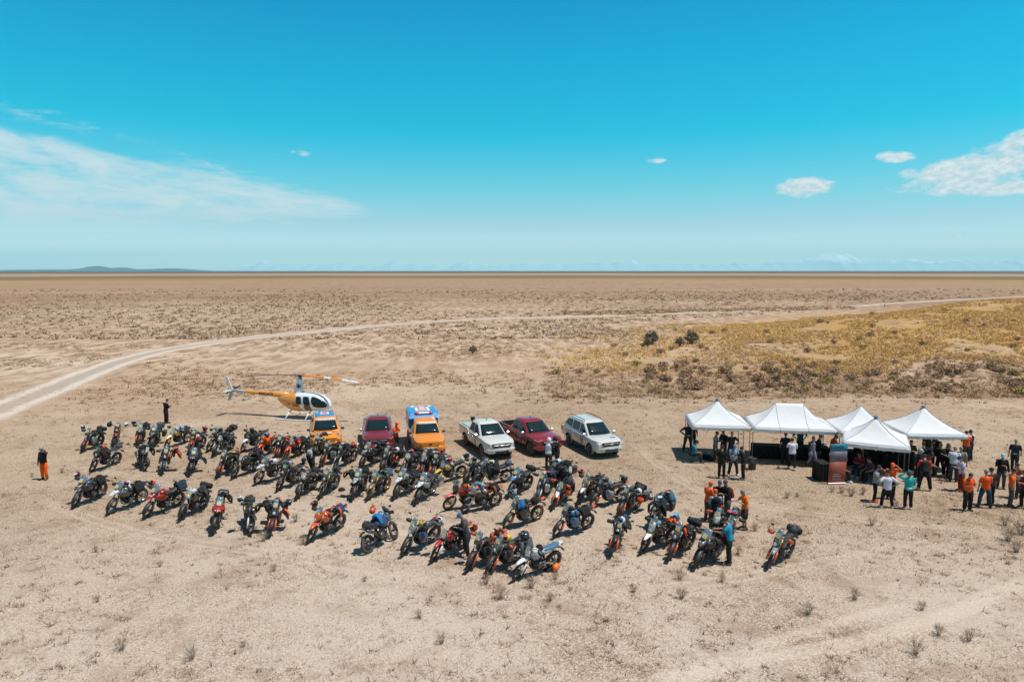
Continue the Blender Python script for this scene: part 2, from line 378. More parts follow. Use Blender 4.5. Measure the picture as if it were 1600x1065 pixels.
def ground_colour(t, zones=True):
    """colour of the dry steppe at a world position; returns colour and height"""
    geo = t.n('ShaderNodeNewGeometry'); P = geo.outputs['Position']
    sp = t.n('ShaderNodeSeparateXYZ'); t.L.new(P, sp.inputs[0]); x, y, z = sp.outputs
    dist = t.m('SQRT', t.m('ADD', t.m('MULTIPLY', x, x), t.m('MULTIPLY', y, y)))
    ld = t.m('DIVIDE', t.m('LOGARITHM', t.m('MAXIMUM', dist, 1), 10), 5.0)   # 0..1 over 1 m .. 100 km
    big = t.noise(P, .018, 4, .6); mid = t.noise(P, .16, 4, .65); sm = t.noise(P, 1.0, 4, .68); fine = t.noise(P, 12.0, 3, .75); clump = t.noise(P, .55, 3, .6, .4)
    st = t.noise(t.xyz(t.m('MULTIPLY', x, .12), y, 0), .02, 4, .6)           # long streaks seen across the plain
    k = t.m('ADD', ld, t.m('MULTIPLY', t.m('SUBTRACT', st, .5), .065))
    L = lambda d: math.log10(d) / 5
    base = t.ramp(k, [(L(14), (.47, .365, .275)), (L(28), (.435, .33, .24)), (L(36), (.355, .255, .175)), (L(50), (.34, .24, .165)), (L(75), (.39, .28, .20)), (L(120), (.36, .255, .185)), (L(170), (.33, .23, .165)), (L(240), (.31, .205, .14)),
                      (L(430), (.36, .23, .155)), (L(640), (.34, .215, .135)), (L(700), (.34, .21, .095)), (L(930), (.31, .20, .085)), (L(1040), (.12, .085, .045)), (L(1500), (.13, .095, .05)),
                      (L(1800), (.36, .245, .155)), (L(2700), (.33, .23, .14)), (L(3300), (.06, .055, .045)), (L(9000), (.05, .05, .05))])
    straw = (.72, .615, .49); soil = (.31, .21, .14); dark = (.135, .08, .045); olive = (.33, .25, .135)
    near = t.mr(dist, 60, 260, 1, 0)
    c = t.mix(t.m('MULTIPLY', t.mr(t.m('ADD', mid, t.m('MULTIPLY', sm, .5)), .70, .90), t.m('MULTIPLY', near, .6)), base, soil)
    c = t.mix(t.m('MULTIPLY', t.mr(t.m('ADD', big, t.m('MULTIPLY', mid, .5)), .76, .92), t.m('MULTIPLY', near, .55)), c, olive)
    c = t.mix(t.m('MULTIPLY', t.mr(fine, .47, .56), t.mr(dist, 18, 95, .78, .15)), c, straw)
    fine2 = t.noise(P, 17.0, 2, .6)
    c = t.mix(t.m('MULTIPLY', t.mr(fine2, .58, .66), t.mr(dist, 18, 110, .80, .2)), c, dark)
    c = t.mix(t.m('MULTIPLY', t.mr(sm, .555, .66), t.mr(dist, 20, 200, .62, .35)), c, (.24, .15, .09))
    c = t.mix(t.m('MULTIPLY', t.mr(t.m('ADD', clump, t.m('MULTIPLY', fine, .25)), .66, .80), t.mr(dist, 20, 120, .55, .2)), c, (.30, .19, .115))
    c = t.mix(t.m('MULTIPLY', t.mr(t.m('ADD', big, t.m('MULTIPLY', mid, .35)), .72, .52), t.m('MULTIPLY', near, .55)), c, (.64, .55, .455))
    # pale salty ground with dark dimples in the middle distance
    dim = t.noise(t.xyz(t.m('MULTIPLY', x, .62), t.m('MULTIPLY', y, .20), 2.0), 1.0, 4, .7)
    band = t.m('MULTIPLY', t.mr(dist, 58, 100), t.mr(dist, 240, 340, 1, 0))
    salt = t.m('MULTIPLY', t.mr(t.m('ADD', big, t.m('MULTIPLY', st, .6)), .68, .96), band)
    c = t.mix(t.m('MULTIPLY', salt, .75), c, (.50, .385, .285))
    c = t.mix(t.m('MULTIPLY', t.mr(dim, .50, .57), t.m('MULTIPLY', band, .62)), c, (.20, .13, .08))
    c = t.mix(t.m('MULTIPLY', t.mr(dim, .46, .40), t.m('MULTIPLY', band, .55)), c, (.62, .49, .38))
    far = t.mr(dist, 200, 340)
    c = t.mix(t.m('MULTIPLY', t.mr(t.noise(t.xyz(t.m('MULTIPLY', x, .26), t.m('MULTIPLY', y, .035), 0), 1.0, 5, .8), .46, .60), t.m('MULTIPLY', far, .5)), c, (.17, .105, .065))
    c = t.mix(t.m('MULTIPLY', t.mr(st, .54, .62), t.m('MULTIPLY', far, .35)), c, (.46, .33, .22))
    if zones:
        at = t.n('ShaderNodeAttribute', attribute_name='zone'); asp = t.n('ShaderNodeSeparateXYZ'); t.L.new(at.outputs['Vector'], asp.inputs[0])
        ochre, scrub, bare = asp.outputs
        c = t.mix(t.m('MULTIPLY', ochre, t.mr(t.m('ADD', mid, t.m('MULTIPLY', sm, .5)), .64, .92, 1, .25)), c, (.46, .29, .11))
        c = t.mix(t.m('MULTIPLY', t.m('MULTIPLY', ochre, t.mr(fine, .5, .6)), .4), c, (.26, .17, .06))
        c = t.mix(t.m('MULTIPLY', scrub, t.mr(t.m('ADD', sm, t.m('MULTIPLY', mid, .6)), .74, .96)), c, (.20, .12, .075))
        c = t.mix(t.m('MULTIPLY', bare, .6), c, (.56, .43, .33))
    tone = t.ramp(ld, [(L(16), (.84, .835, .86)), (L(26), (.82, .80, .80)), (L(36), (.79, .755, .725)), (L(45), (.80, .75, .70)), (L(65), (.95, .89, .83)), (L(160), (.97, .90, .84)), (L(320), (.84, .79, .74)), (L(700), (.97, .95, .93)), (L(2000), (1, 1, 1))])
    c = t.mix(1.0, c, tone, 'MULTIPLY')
    return c, t.m('ADD', t.m('MULTIPLY', fine, .6), sm), dist, P
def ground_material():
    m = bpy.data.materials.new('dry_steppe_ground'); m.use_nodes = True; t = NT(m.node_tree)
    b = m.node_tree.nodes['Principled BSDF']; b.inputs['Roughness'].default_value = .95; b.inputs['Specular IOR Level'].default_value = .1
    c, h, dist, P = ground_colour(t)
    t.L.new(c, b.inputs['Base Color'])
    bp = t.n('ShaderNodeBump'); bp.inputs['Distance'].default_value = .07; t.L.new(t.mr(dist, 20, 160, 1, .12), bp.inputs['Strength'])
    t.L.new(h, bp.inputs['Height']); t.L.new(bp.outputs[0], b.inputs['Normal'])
    return m

def dpoly(pts, x, y):
    best = 1e9
    for (a, b) in zip(pts, pts[1:]):
        vx, vy = b[0] - a[0], b[1] - a[1]; L2 = vx * vx + vy * vy
        u = min(1, max(0, ((x - a[0]) * vx + (y - a[1]) * vy) / L2)); best = min(best, math.hypot(x - a[0] - u * vx, y - a[1] - u * vy))
    return best
def build_ground():
    rad = [0.0]; r = 6.0
    while r < 62000: rad.append(r); r *= 1.022 if r < 400 else 1.05
    NA = 420; angs = []
    for i in range(NA):
        u = (i / NA) * 2 - 1                   # finer towards the view
        angs.append(pi / 2 + pi * (0.55 * u + .45 * u ** 3))
    vs = [(0, 0, 0)]; zone = [(0, 0, 0)]
    t3 = [gp(*p)[:2] for p in TRACK3]
    for r in rad[1:]:
        for a in angs:
            x, y = r * cos(a), r * sin(a); vs.append((x, y, relief(x, y)))
            n = mnoise.noise(Vector((x * .045, y * .09, 3))) ; n2 = mnoise.noise(Vector((x * .15, y * .2, 7)))
            # ochre grass: crest and upper slope of the rise, fading to the left
            o = sstep(70, 80, y + n * 12 - max(0, x - 30) * .06) * (1 - sstep(100 + max(0, x) * .62, 122 + max(0, x) * .75, y + n * 8)) * sstep(4, 28, x + n * 16)
            o *= .35 + .65 * sstep(20, 50, x + n * 20)
            s_ = sstep(53, 58, y + n * 7) * (1 - sstep(70, 77, y + n * 12)) * sstep(6, 26, x + n * 18)
            d = dpoly(t3, x, y) if 40 < y < 90 else 99
            bare = (1 - sstep(1.0, 2.6, d + n2 * 1.2)) * .6 if d < 5 else 0
            bare = max(bare, .8 * sstep(.12, .4, n2) * s_)
            zone.append((max(0, o), max(0, s_), bare))
    fs = [(0, 1 + k, 1 + (k + 1) % NA) for k in range(NA)]
    for i in range(len(rad) - 2):
        for k in range(NA):
            a, b2 = 1 + i * NA + k, 1 + i * NA + (k + 1) % NA; fs.append((a, a + NA, b2 + NA, b2))
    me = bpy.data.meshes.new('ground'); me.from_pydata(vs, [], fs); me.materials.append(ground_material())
    me.polygons.foreach_set('use_smooth', [True] * len(fs))
    at = me.attributes.new('zone', 'FLOAT_VECTOR', 'POINT'); at.data.foreach_set('vector', [c for z_ in zone for c in z_])
    tag(ob('ground', me), kind='structure')

def strip(name, pts, w, z, mat, seg=7, extra=0):
    P = [gp(*p) for p in pts]; Q = []
    for i in range(len(P) - 1):              # Catmull-Rom
        p0, p1, p2, p3 = P[max(0, i - 1)], P[i], P[i + 1], P[min(len(P) - 1, i + 2)]
        n = max(2, min(40, int((p2 - p1).length / 1.5)))
        for k in range(n):
            u = k / n; Q.append(.5 * ((2 * p1) + (p2 - p0) * u + (2 * p0 - 5 * p1 + 4 * p2 - p3) * u * u + (3 * p1 - p0 - 3 * p2 + p3) * u ** 3))
    Q.append(P[-1]); vs = []; fs = []; ac = []
    for i, q in enumerate(Q):
        d = (Q[min(i + 1, len(Q) - 1)] - Q[max(0, i - 1)]); d.z = 0; d.normalize(); s_ = Vector((-d.y, d.x, 0))
        for j in range(seg):
            u = j / (seg - 1) * 2 - 1; p = q + s_ * u * w; e_ = min(i, len(Q) - 1 - i) / 4; dip = abs(u) > .99 or e_ == 0; vs.append((p.x, p.y, relief(p.x, p.y) + (-.01 if dip else z))); ac.append(max(abs(u), 1 - e_) if e_ < 1 else abs(u))
    for i in range(len(Q) - 1):
        for j in range(seg - 1): a = i * seg + j; fs.append((a, a + 1, a + seg + 1, a + seg))
    me = bpy.data.meshes.new(name); me.from_pydata(vs, [], fs); me.materials.append(mat)
    at = me.attributes.new('across', 'FLOAT', 'POINT'); at.data.foreach_set('value', ac)
    me.polygons.foreach_set('use_smooth', [True] * len(fs))
    return tag(ob(name, me), kind='structure')
def track_material(name, col, col2, lanes=True, fade=1.0):
    m = bpy.data.materials.new(name); m.use_nodes = True; t = NT(m.node_tree)
    b = m.node_tree.nodes['Principled BSDF']; b.inputs['Roughness'].default_value = .95; b.inputs['Specular IOR Level'].default_value = .1
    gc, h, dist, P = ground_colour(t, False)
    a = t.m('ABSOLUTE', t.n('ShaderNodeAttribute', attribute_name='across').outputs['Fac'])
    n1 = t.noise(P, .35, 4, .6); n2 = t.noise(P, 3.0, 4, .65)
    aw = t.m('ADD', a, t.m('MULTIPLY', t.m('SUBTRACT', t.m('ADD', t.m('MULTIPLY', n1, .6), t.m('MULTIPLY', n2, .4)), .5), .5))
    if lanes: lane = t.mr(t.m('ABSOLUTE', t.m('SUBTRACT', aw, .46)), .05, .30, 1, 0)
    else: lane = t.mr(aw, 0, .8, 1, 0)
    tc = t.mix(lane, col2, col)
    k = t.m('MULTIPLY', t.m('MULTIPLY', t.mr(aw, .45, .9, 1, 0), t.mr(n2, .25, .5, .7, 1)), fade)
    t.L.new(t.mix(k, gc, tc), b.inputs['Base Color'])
    bp = t.n('ShaderNodeBump'); bp.inputs['Distance'].default_value = .03; t.L.new(h, bp.inputs['Height']); t.L.new(bp.outputs[0], b.inputs['Normal'])
    return m
build_ground()
strip('dirt_road', ROAD, 3.0, .03, track_material('pale_dirt_road', (.55, .465, .39), (.38, .31, .25)))
T1M = track_material('worn_track', (.55, .455, .37), (.51, .42, .335), False, .42)
strip('worn_path', TRACK1, .42, .026, T1M)
strip('worn_path', TRACK2, .3, .023, T1M)
strip('worn_path', TRACK4, 2.2, .02, T1M)
strip('worn_path', TRACK3, 1.6, .03, track_material('faint_track', (.46, .37, .29), (.38, .30, .23), True, .28))

RUTM = track_material('tyre_marks', (.50, .41, .325), (.34, .265, .20), True, .34)
for k_, (tr_, w_) in enumerate((([(40, 770), (190, 826), (400, 862), (640, 900), (820, 935)], .48), ([(840, 940), (980, 925), (1120, 908), (1300, 876), (1450, 838)], .48), ([(985, 690), (1090, 765), (1250, 800), (1480, 825), (1620, 840)], .5),
                ([(95, 722), (290, 762), (480, 806), (650, 836), (760, 850)], .4), ([(620, 640), (720, 652), (850, 666), (980, 690)], .6))):
    strip('tyre_track', tr_, w_, .008 + .003 * k_, RUTM)
# ------------------------------------------------------------------ far hills and mountains
def ridge(name, y0, x0, x1, prof, mat, depth, n=160, rough=.25, seed=0):
    vs = []; fs = []; rows = 7
    for i in range(n + 1):
        u = i / n; x = x0 + (x1 - x0) * u
        h = prof(u)
        for j in range(rows):
            v = j / (rows - 1); k = sin(pi * min(1, v)) ** .9
            nz = mnoise.fractal(Vector((x / depth * 2.2, v * 1.7, seed)), 1, 2, 5)
            vs.append((x, y0 + v * depth, max(-2, h * k * (1 + rough * nz) - 2)))
    for i in range(n):
        for j in range(rows - 1):
            a = i * rows + j; fs.append((a, a + rows, a + rows + 1, a + 1))
    me = bpy.data.meshes.new(name); me.from_pydata(vs, [], fs); me.materials.append(mat)
    me.polygons.foreach_set('use_smooth', [True] * len(fs)); return tag(ob(name, me), kind='structure')
def bump1(u, c, w, h): return h * math.exp(-((u - c) / w) ** 2)
HILLM = pm('hazed_hill_scrub', (.05, .07, .088), .9, 0, 0, .25, .002)  # scrub colour pushed to blue: distance haze painted in
def hp(u):
    X = -50 + u * 370     # picture column
    return (14 + bump1(X, 130, 9, 40) + bump1(X, 128, 28, 34) + bump1(X, 167, 7, 26) + bump1(X, 172, 22, 22) + bump1(X, 200, 30, 10) + bump1(X, 250, 38, 36) + bump1(X, 60, 90, 16)) * (1 - sstep(270, 318, X))
ridge('hills', 42000, -850 / 1066 * 42500, -480 / 1066 * 42500, lambda u: hp(u) * 3.3, HILLM, 4500, 260, .10)
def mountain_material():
    m = bpy.data.materials.new('hazed_snow_and_rock'); m.use_nodes = True; t = NT(m.node_tree); b = m.node_tree.nodes['Principled BSDF']
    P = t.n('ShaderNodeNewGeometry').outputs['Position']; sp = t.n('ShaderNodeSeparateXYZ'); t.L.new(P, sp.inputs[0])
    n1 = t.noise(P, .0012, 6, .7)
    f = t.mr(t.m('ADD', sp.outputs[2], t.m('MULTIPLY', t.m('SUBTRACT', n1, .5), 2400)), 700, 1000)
    t.L.new(t.mix(f, (.36, .50, .56), (.56, .64, .67)), b.inputs['Base Color']); b.inputs['Roughness'].default_value = .9  # rock and snow tones paled towards the sky, far haze put into the colour
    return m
def mp(u):
    X = 300 + u * 1500
    nn = mnoise.fractal(Vector((X * .035, 0, 4)), 1, 2.1, 6)
    e = 13 + bump1(X, 1290, 45, 13) + bump1(X, 1350, 120, 6) + bump1(X, 975, 60, 5) + bump1(X, 1500, 160, 5)
    return max(3, (e + nn * 7) * sstep(290, 420, X)) * 59000 / 1066 * .8
ridge('mountains', 57000, -500 / 1066 * 59000, 1000 / 1066 * 59000, mp, mountain_material(), 5500, 700, .2, 3)

# ------------------------------------------------------------------ dry grass and shrubs
def veg_mat(name, c1, c2, scale=3.0):
    m = bpy.data.materials.new(name); m.use_nodes = True; t = NT(m.node_tree); b = m.node_tree.nodes['Principled BSDF']
    P = t.n('ShaderNodeNewGeometry').outputs['Position']; n = t.noise(P, scale, 3, .6)
    t.L.new(t.mix(t.mr(n, .35, .65), c1, c2), b.inputs['Base Color']); b.inputs['Roughness'].default_value = .9; b.inputs['Specular IOR Level'].default_value = .1
    return m
STRAWM = veg_mat('straw_blades', (.74, .60, .43), (.44, .30, .18)); OCHREM = veg_mat('ochre_blades', (.70, .46, .19), (.58, .37, .15), .5)
TWIGM = veg_mat('dry_twigs', (.40, .30, .22), (.25, .185, .14), 4); SCRUBM = veg_mat('brown_scrub', (.50, .33, .20), (.36, .24, .15), 1.2); SAGEM = veg_mat('dark_sage', (.27, .235, .16), (.19, .165, .115), 2)
OLIVM = veg_mat('olive_tuft', (.50, .37, .13), (.36, .27, .10), 2)

RDW = [gp(*p)[:2] for p in ROAD]
def blades(rnd, pos, n, h, spread, w, V, Fc):
    """n thin leaning blades from pos into vertex list V"""
    for _ in range(n):
        a = rnd.random() * 2 * pi; ln = h * (.5 + .7 * rnd.random()); l = spread * rnd.random()
        bx, by = pos[0] + cos(a) * l * .5, pos[1] + sin(a) * l * .5; p = rnd.random() * 2 * pi
        dx, dy = cos(p) * w, sin(p) * w; k = len(V)
        V += [(bx - dx, by - dy, pos[2] - .01), (bx + dx, by + dy, pos[2] - .01), (bx + cos(a) * l * 1.3, by + sin(a) * l * 1.3, pos[2] + ln)]
        Fc.append((k, k + 1, k + 2))
def mass(name, pts, mat, mk, kind='stuff'):
    V = []; Fc = []
    for p in pts: mk(p, V, Fc)
    me = bpy.data.meshes.new(name); me.from_pydata(V, [], Fc); me.materials.append(mat)
    return tag(ob(name, me), kind=kind)
rnd = random.Random(11)
pts = []
while len(pts) < 3800:                       # low bushes dotted over the far plain
    y = 108 + 300 * rnd.random() ** 1.5; x = (rnd.random() * 2 - 1) * y * .8
    if x > 20 and y < 125 + x * .75 or mnoise.noise(Vector((x * .02, y * .012, 31))) < rnd.random() * .9 - .45 or rnd.random() < ((y - 108) / 320) ** 1.5: continue
    if dpoly(RDW, x, y) < 4: continue
    pts.append((x, y, relief(x, y)))
mass('far_scrub', pts, veg_mat('far_scrub_brown', (.50, .37, .25), (.38, .275, .185), .1), lambda p, V, F_: blades(rnd, p, 7, .22 + .22 * rnd.random() + p[1] * .0006, .7 + p[1] * .002, .10 + p[1] * .0006, V, F_))
pts = []
while len(pts) < 36000:
    y = 15.5 + 50 * rnd.random() ** 1.35; x = (rnd.random() * 2 - 1) * y * .80
    n = mnoise.noise(Vector((x * .22, y * .22, 0))) + .6 * mnoise.noise(Vector((x * .9, y * .9, 5)))
    if n < rnd.random() * .9 - .55: continue
    pts.append((x, y, relief(x, y)))
mass('dry_grass', pts, STRAWM, lambda p, V, F_: blades(rnd, p, 4, .045 + .05 * rnd.random(), .09, .008 + p[1] * .0001, V, F_))
pts = []
while len(pts) < 3900:                       # small dead tussocks, singly and in drifts
    y = 15.5 + 48 * rnd.random() ** 1.1; x = (rnd.random() * 2 - 1) * y * .80
    if mnoise.noise(Vector((x * .13, y * .17, 21))) < rnd.random() * 1.1 - .55: continue
    pts.append((x, y, relief(x, y)))
mass('dead_tussocks', pts, veg_mat('dead_tussock', (.36, .235, .15), (.21, .14, .09), .8), lambda p, V, F_: blades(rnd, p, 14, .05 + .09 * rnd.random(), .10 + .22 * rnd.random(), .012, V, F_))
pts = []
while len(pts) < 4200:                       # tawny tufts on pale ground in the middle distance and brown scrub
    y = 55 + 75 * rnd.random(); x = (rnd.random() * 2 - 1) * y * .8
    n = mnoise.noise(Vector((x * .05, y * .07, 8)))
    if n < rnd.random() * .6 - .1 or dpoly(RDW, x, y) < 3.4: continue
    pts.append((x, y, relief(x, y)))
mass('steppe_tussocks', pts, veg_mat('tawny_tussock', (.52, .36, .22), (.34, .24, .15), .3), lambda p, V, F_: blades(rnd, p, 12, .12 + .14 * rnd.random(), .5, .05, V, F_))
pts = []
while len(pts) < 17000:                       # ochre grass on the rise
    y = 66 + 120 * rnd.random(); x = y * .8 * rnd.random()
    n = mnoise.noise(Vector((x * .045, y * .09, 3)))
    if x < 30 and rnd.random() < .55: continue
    if not (74 - max(0, x - 30) * .06 < y + n * 12 < 112 + x * .65) or x + n * 16 < 16 * rnd.random() + 4: continue
    if mnoise.noise(Vector((x * .13, y * .13, 4))) < -.15: continue
    pts.append((x, y, relief(x, y)))
mass('ochre_grass', pts, OCHREM, lambda p, V, F_: blades(rnd, p, 7, .22 + .2 * rnd.random(), .45, .05, V, F_))

def shrub_mesh(name, seed, twigs, h, wid, mats, leafy=0, lw=.03, tw=None):
    """forked dry twigs from one root crown; leafy adds small leaf clumps near the tips"""
    r = random.Random(seed); mb = MB()
    for i in range(twigs):
        a = r.random() * 2 * pi; e = (.25 + .75 * r.random()); tip = Vector((cos(a) * wid * e, sin(a) * wid * e, h * (1.12 - .55 * e * e) * (.65 + .4 * r.random())))
        mid_ = tip * .5 + Vector(((r.random() - .5) * wid * .3, (r.random() - .5) * wid * .3, h * .08))
        w = tw or .006 + .008 * h
        for (p, q) in ((Vector((cos(a) * .03, sin(a) * .03, -.02)), mid_), (mid_, tip), (mid_, mid_ + (tip - mid_) * .8 + Vector(((r.random() - .5) * wid * .5, (r.random() - .5) * wid * .5, .02)))):
            s_ = (q - p).cross(Vector((r.random() - .5, r.random() - .5, .3))).normalized() * w
            mb.add([p - s_, p + s_, q + s_ * .5, q - s_ * .5], [(0, 1, 2, 3)], 0, False)
        for _ in range(leafy):
            c = mid_ + (tip - mid_) * r.random() * 1.1 + Vector([(r.random() - .5) * lw * 4 for _ in range(3)])
            d1 = Vector([r.random() - .5 for _ in range(3)]).normalized() * lw * (.6 + r.random()); d2 = d1.cross(Vector([r.random() - .5 for _ in range(3)])).normalized() * lw * (.6 + r.random())
            mb.add([c - d1, c + d2, c + d1, c - d2], [(0, 1, 2, 3)], 1 if len(mats) > 1 else 0, False)
    return mb.mesh(name, mats)
DRY = [shrub_mesh('dry_shrub', s_, 70, .46, .30, [TWIGM, STRAWM], 1, .01, .0035) for s_ in range(4)]
LOW = [shrub_mesh('scrub_bush', 20 + s_, 46, .5, .5, [TWIGM, SCRUBM], 9, .05) for s_ in range(4)]
OLV = [shrub_mesh('olive_bush', 40 + s_, 44, .45, .5, [TWIGM, OLIVM], 9, .045) for s_ in range(3)]
SAGE = [shrub_mesh('sage_bush', 60 + s_, 110, 1.9, 1.2, [TWIGM, SAGEM], 9, .11) for s_ in range(4)]
def bush(name, me, px, py, sc, label, cat, group=None, sz=1.0):
    q = gp(px, py)
    if q.y > 56:         # on the rise: walk along the sight line until it meets the relief
        d = Vector((q.x, q.y, -CAMZ)); t0 = .55
        while t0 < 1 and CAMZ * (1 - t0) > relief(q.x * t0, q.y * t0): t0 += .002
        q = Vector((q.x * t0, q.y * t0, relief(q.x * t0, q.y * t0)))
    o = ob(name, me, loc=q, rot=(0, 0, rnd.random() * 6.28)); o.scale = (sc, sc, sc * sz)
    return tag(o, label, cat, group)
for (px, py, i, sc, lb) in [(1018, 538, 0, 1.15, 'tall dark sage bush, leftmost and largest of the cluster before the road'), (1012, 541, 3, .7, 'small dark sage bush at the foot of the largest one'),
                            (1062, 541, 1, .72, 'small round dark bush between the two tall sage bushes'), (1081, 537, 2, 1.1, 'leaning dark sage bush, rightmost of the cluster before the road'), (739, 552, 1, .6, 'lone small dark bush on pale ground behind the pickups')]:
    bush('sage_bush', SAGE[i], px, py, sc * .82, lb, 'bush', 'dark sage bushes before the dirt road')
FG = [(760, 912, 1.0), (830, 918, 1.1), (868, 905, .8), (783, 935, 1.15), (860, 938, .7), (462, 815, 1.0), (412, 845, 1.05), (475, 850, 1.0), (428, 892, .75), (152, 940, .6), (250, 885, .6), (150, 862, .7),
      (130, 700, .4), (1062, 905, 1.0), (1153, 866, .9), (1180, 829, .9), (1335, 936, 1.0), (1262, 960, 1.05), (1230, 778, .8), (1245, 776, .6), (1362, 820, 1.0), (1575, 845, 1.5), (1595, 835, 1.5), (1588, 862, 1.3),
      (1570, 820, 1.2), (1430, 1022, 1.1), (1466, 992, .9), (1514, 1001, .9), (1440, 953, .8), (1315, 770, 1.0), (1330, 775, 1.2), (1348, 772, 1.0), (1300, 768, .8), (1400, 790, .6), (1065, 935, 1.0), (1128, 909, .8),
      (300, 1030, 1.0), (190, 1015, 1.0), (50, 745, .6), (97, 738, .7), (1010, 650, .6), (570, 908, .5), (990, 925, .7), (655, 965, .7), (690, 1005, .8), (380, 1010, .5)]
FGO = []
for i, (px, py, sc) in enumerate(FG):
    FGO.append((bush('dry_shrub', DRY[i % 4], px, py, sc * .95, None, 'shrub', 'dry shrubs scattered on the near ground'), px, py, sc))
REG = {}
for o, px, py, sc in FGO:
    rg = ('beside the foremost tent and banner' if py < 800 and 1280 < px < 1420 else 'above the standing group' if py < 800 and px > 1100 else 'at the right edge' if px > 1560 else 'behind the motorcycles' if py < 760 else 'between the front row bikes' if py < 860 and px < 600
          else 'below the white enduro' if 700 < px < 920 else 'near the rightmost motorcycle' if px < 1350 and px > 1030 else 'near the right hand tyre tracks' if px > 1350 else 'at lower left' if px < 500 else 'at lower centre')
    REG.setdefault(rg, []).append((px, o, sc))
ORD = ['first', 'second', 'third', 'fourth', 'fifth', 'sixth', 'seventh', 'eighth', 'ninth', 'tenth']
for rg, l in REG.items():
    l.sort(key=lambda v: v[0])
    for k, (px, o, sc) in enumerate(l): o['label'] = ('large' if sc > 1.1 else 'small' if sc < .75 else 'mid-sized') + ' dry leafless shrub ' + rg + ', ' + ORD[k] + ' from left there'
r2 = random.Random(5); nb = 0
while nb < 210:                              # belt of brown scrub at the foot of the rise
    px = 985 + 640 * r2.random() ** .9; py = 574 + 42 * r2.random() - (px < 1120) * 6 * r2.random()
    if mnoise.noise(Vector((px * .02, py * .06, 1))) < r2.random() * .5 - .32: continue
    if mnoise.noise(Vector((px * .012, 0, 9))) > .28 and py > 600: continue
    big_ = .5 + .95 * r2.random() ** 2
    wh = ('left of the tents' if px < 1080 else 'behind the leftmost tent' if px < 1172 else 'behind the ridge tent' if px < 1306 else 'behind the foremost tent' if px < 1410 else 'behind the rightmost tent' if px < 1510 else 'right of the tents')
    wh = ('large ' if big_ > 1 else 'mid-sized ' if big_ > .7 else 'small ') + '%s ' + wh + (', near edge of the belt' if py > 600 else ', middle of the belt' if py > 587 else ', far edge of the belt')
    if r2.random() < .2: bush('olive_bush', OLV[nb % 3], px, py, big_, wh % 'olive green tuft', 'shrub', 'olive tufts in the scrub belt')
    else: bush('scrub_bush', LOW[nb % 4], px, py, big_, wh % 'brown scrub bush', 'shrub', 'brown scrub bushes behind the tents')
    nb += 1
for k in range(60):                          # single bushes up on the ochre grass
    px = 850 + 750 * r2.random(); py = 486 + 92 * r2.random() + max(0, (1350 - px) * .1)
    if py > 590: continue
    wh = ('at its left end' if px < 1040 else 'above the left tents' if px < 1300 else 'above the right tents' if px < 1450 else 'at its right end') + (', on the crest' if py < 515 else ', halfway up' if py < 550 else ', near the foot')
    if k % 3: bush('scrub_bush', LOW[k % 4], px, py, .6 + .6 * r2.random(), 'brown bush in the ochre grass ' + wh, 'shrub', 'single bushes on the ochre rise')
    else: bush('olive_bush', OLV[k % 3], px, py, .6 + .6 * r2.random(), 'olive tuft in the ochre grass ' + wh, 'shrub', 'olive tufts on the ochre rise')
pts = []
while len(pts) < 1900:                       # fine scrub litter between the bushes and along the far road bank
    if rnd.random() < .85: px, py = 850 + 800 * rnd.random(), 572 + 50 * rnd.random()
    else: px = 880 + 450 * rnd.random(); py = 488.5 + 4.5 * rnd.random() ** 2 - (px - 830) * .019
    q = gp(px, py); pts.append((q.x, q.y, relief(q.x, q.y)))
mass('scrub_litter', pts, SCRUBM, lambda p, V, F_: blades(rnd, p, 16, .16 + .25 * rnd.random() + (p[1] > 100) * .2, .6 + (p[1] > 100) * 1.2, .04 + (p[1] > 100) * .12, V, F_))

# ------------------------------------------------------------------ motorcycles
# local frame: x forward, y to the rider's left, z up, origin on the ground between the wheels
BM = {}
def cached(key, fn):
    if key not in BM: BM[key] = fn()
    return BM[key]
FA = (.78, .345); RA = (-.73, .335); HX, HZ = .42, .98          # axles, steering head
def tyre_mesh(r, w, knob=True):
    mb = MB(); n = 30; q = w * .5
    prof = [(r - w * .78, -q * .62), (r - w * .35, -q), (r - w * .08, -q * .72), (r, -q * .25), (r, q * .25), (r - w * .08, q * .72), (r - w * .35, q), (r - w * .78, q * .62)]
    mb.ring((0, 0, 0), 'y', prof, n)
    if knob:
        for k in range(30):
            a = 2 * pi * k / 30
            for s_ in (-.5, .5):
                y = w * (.3 if k % 2 else .16) * (1 if s_ > 0 else -1)
                mb.box((cos(a) * (r + .002), y, sin(a) * (r + .002)), (.02, w * .26, .028), Euler((0, -a, 0)))
    return mb.mesh('tyre', RUBBER)
def wheel_mesh(r, w, kind, mat):
    mb = MB(); q = w * .4
    mb.ring((0, 0, 0), 'y', [(r, -q), (r - .018, -q * .8), (r - .022, 0), (r - .018, q * .8), (r, q), (r + .006, 0)], 30)
    mb.tube([(0, -w * .55, 0), (0, w * .55, 0)], [.045, .045], 10, 1)
    if kind == 'spoke':
        for k in range(18):
            a = 2 * pi * k / 18; sd = 1 if k % 2 else -1
            mb.tube([(cos(a + .25) * .04, sd * w * .4, sin(a + .25) * .04), (cos(a) * (r - .02), 0, sin(a) * (r - .02))], .0032, 4, 1)
    else:
        for k in range(10):
            a = 2 * pi * (k // 2) / 5 + (.13 if k % 2 else -.13)
            mb.tube([(cos(a) * .04, 0, sin(a) * .04), (cos(a * 1) * (r - .02), 0, sin(a) * (r - .02))], [.014, .011], 5, 0, True, .8)
    mb.ring((0, -w * .62, 0), 'y', [(.145, -.003), (.11, -.003), (.11, .003), (.145, .003)], 24, 1, False)
    return mb.mesh('wheel', [mat, STEEL])
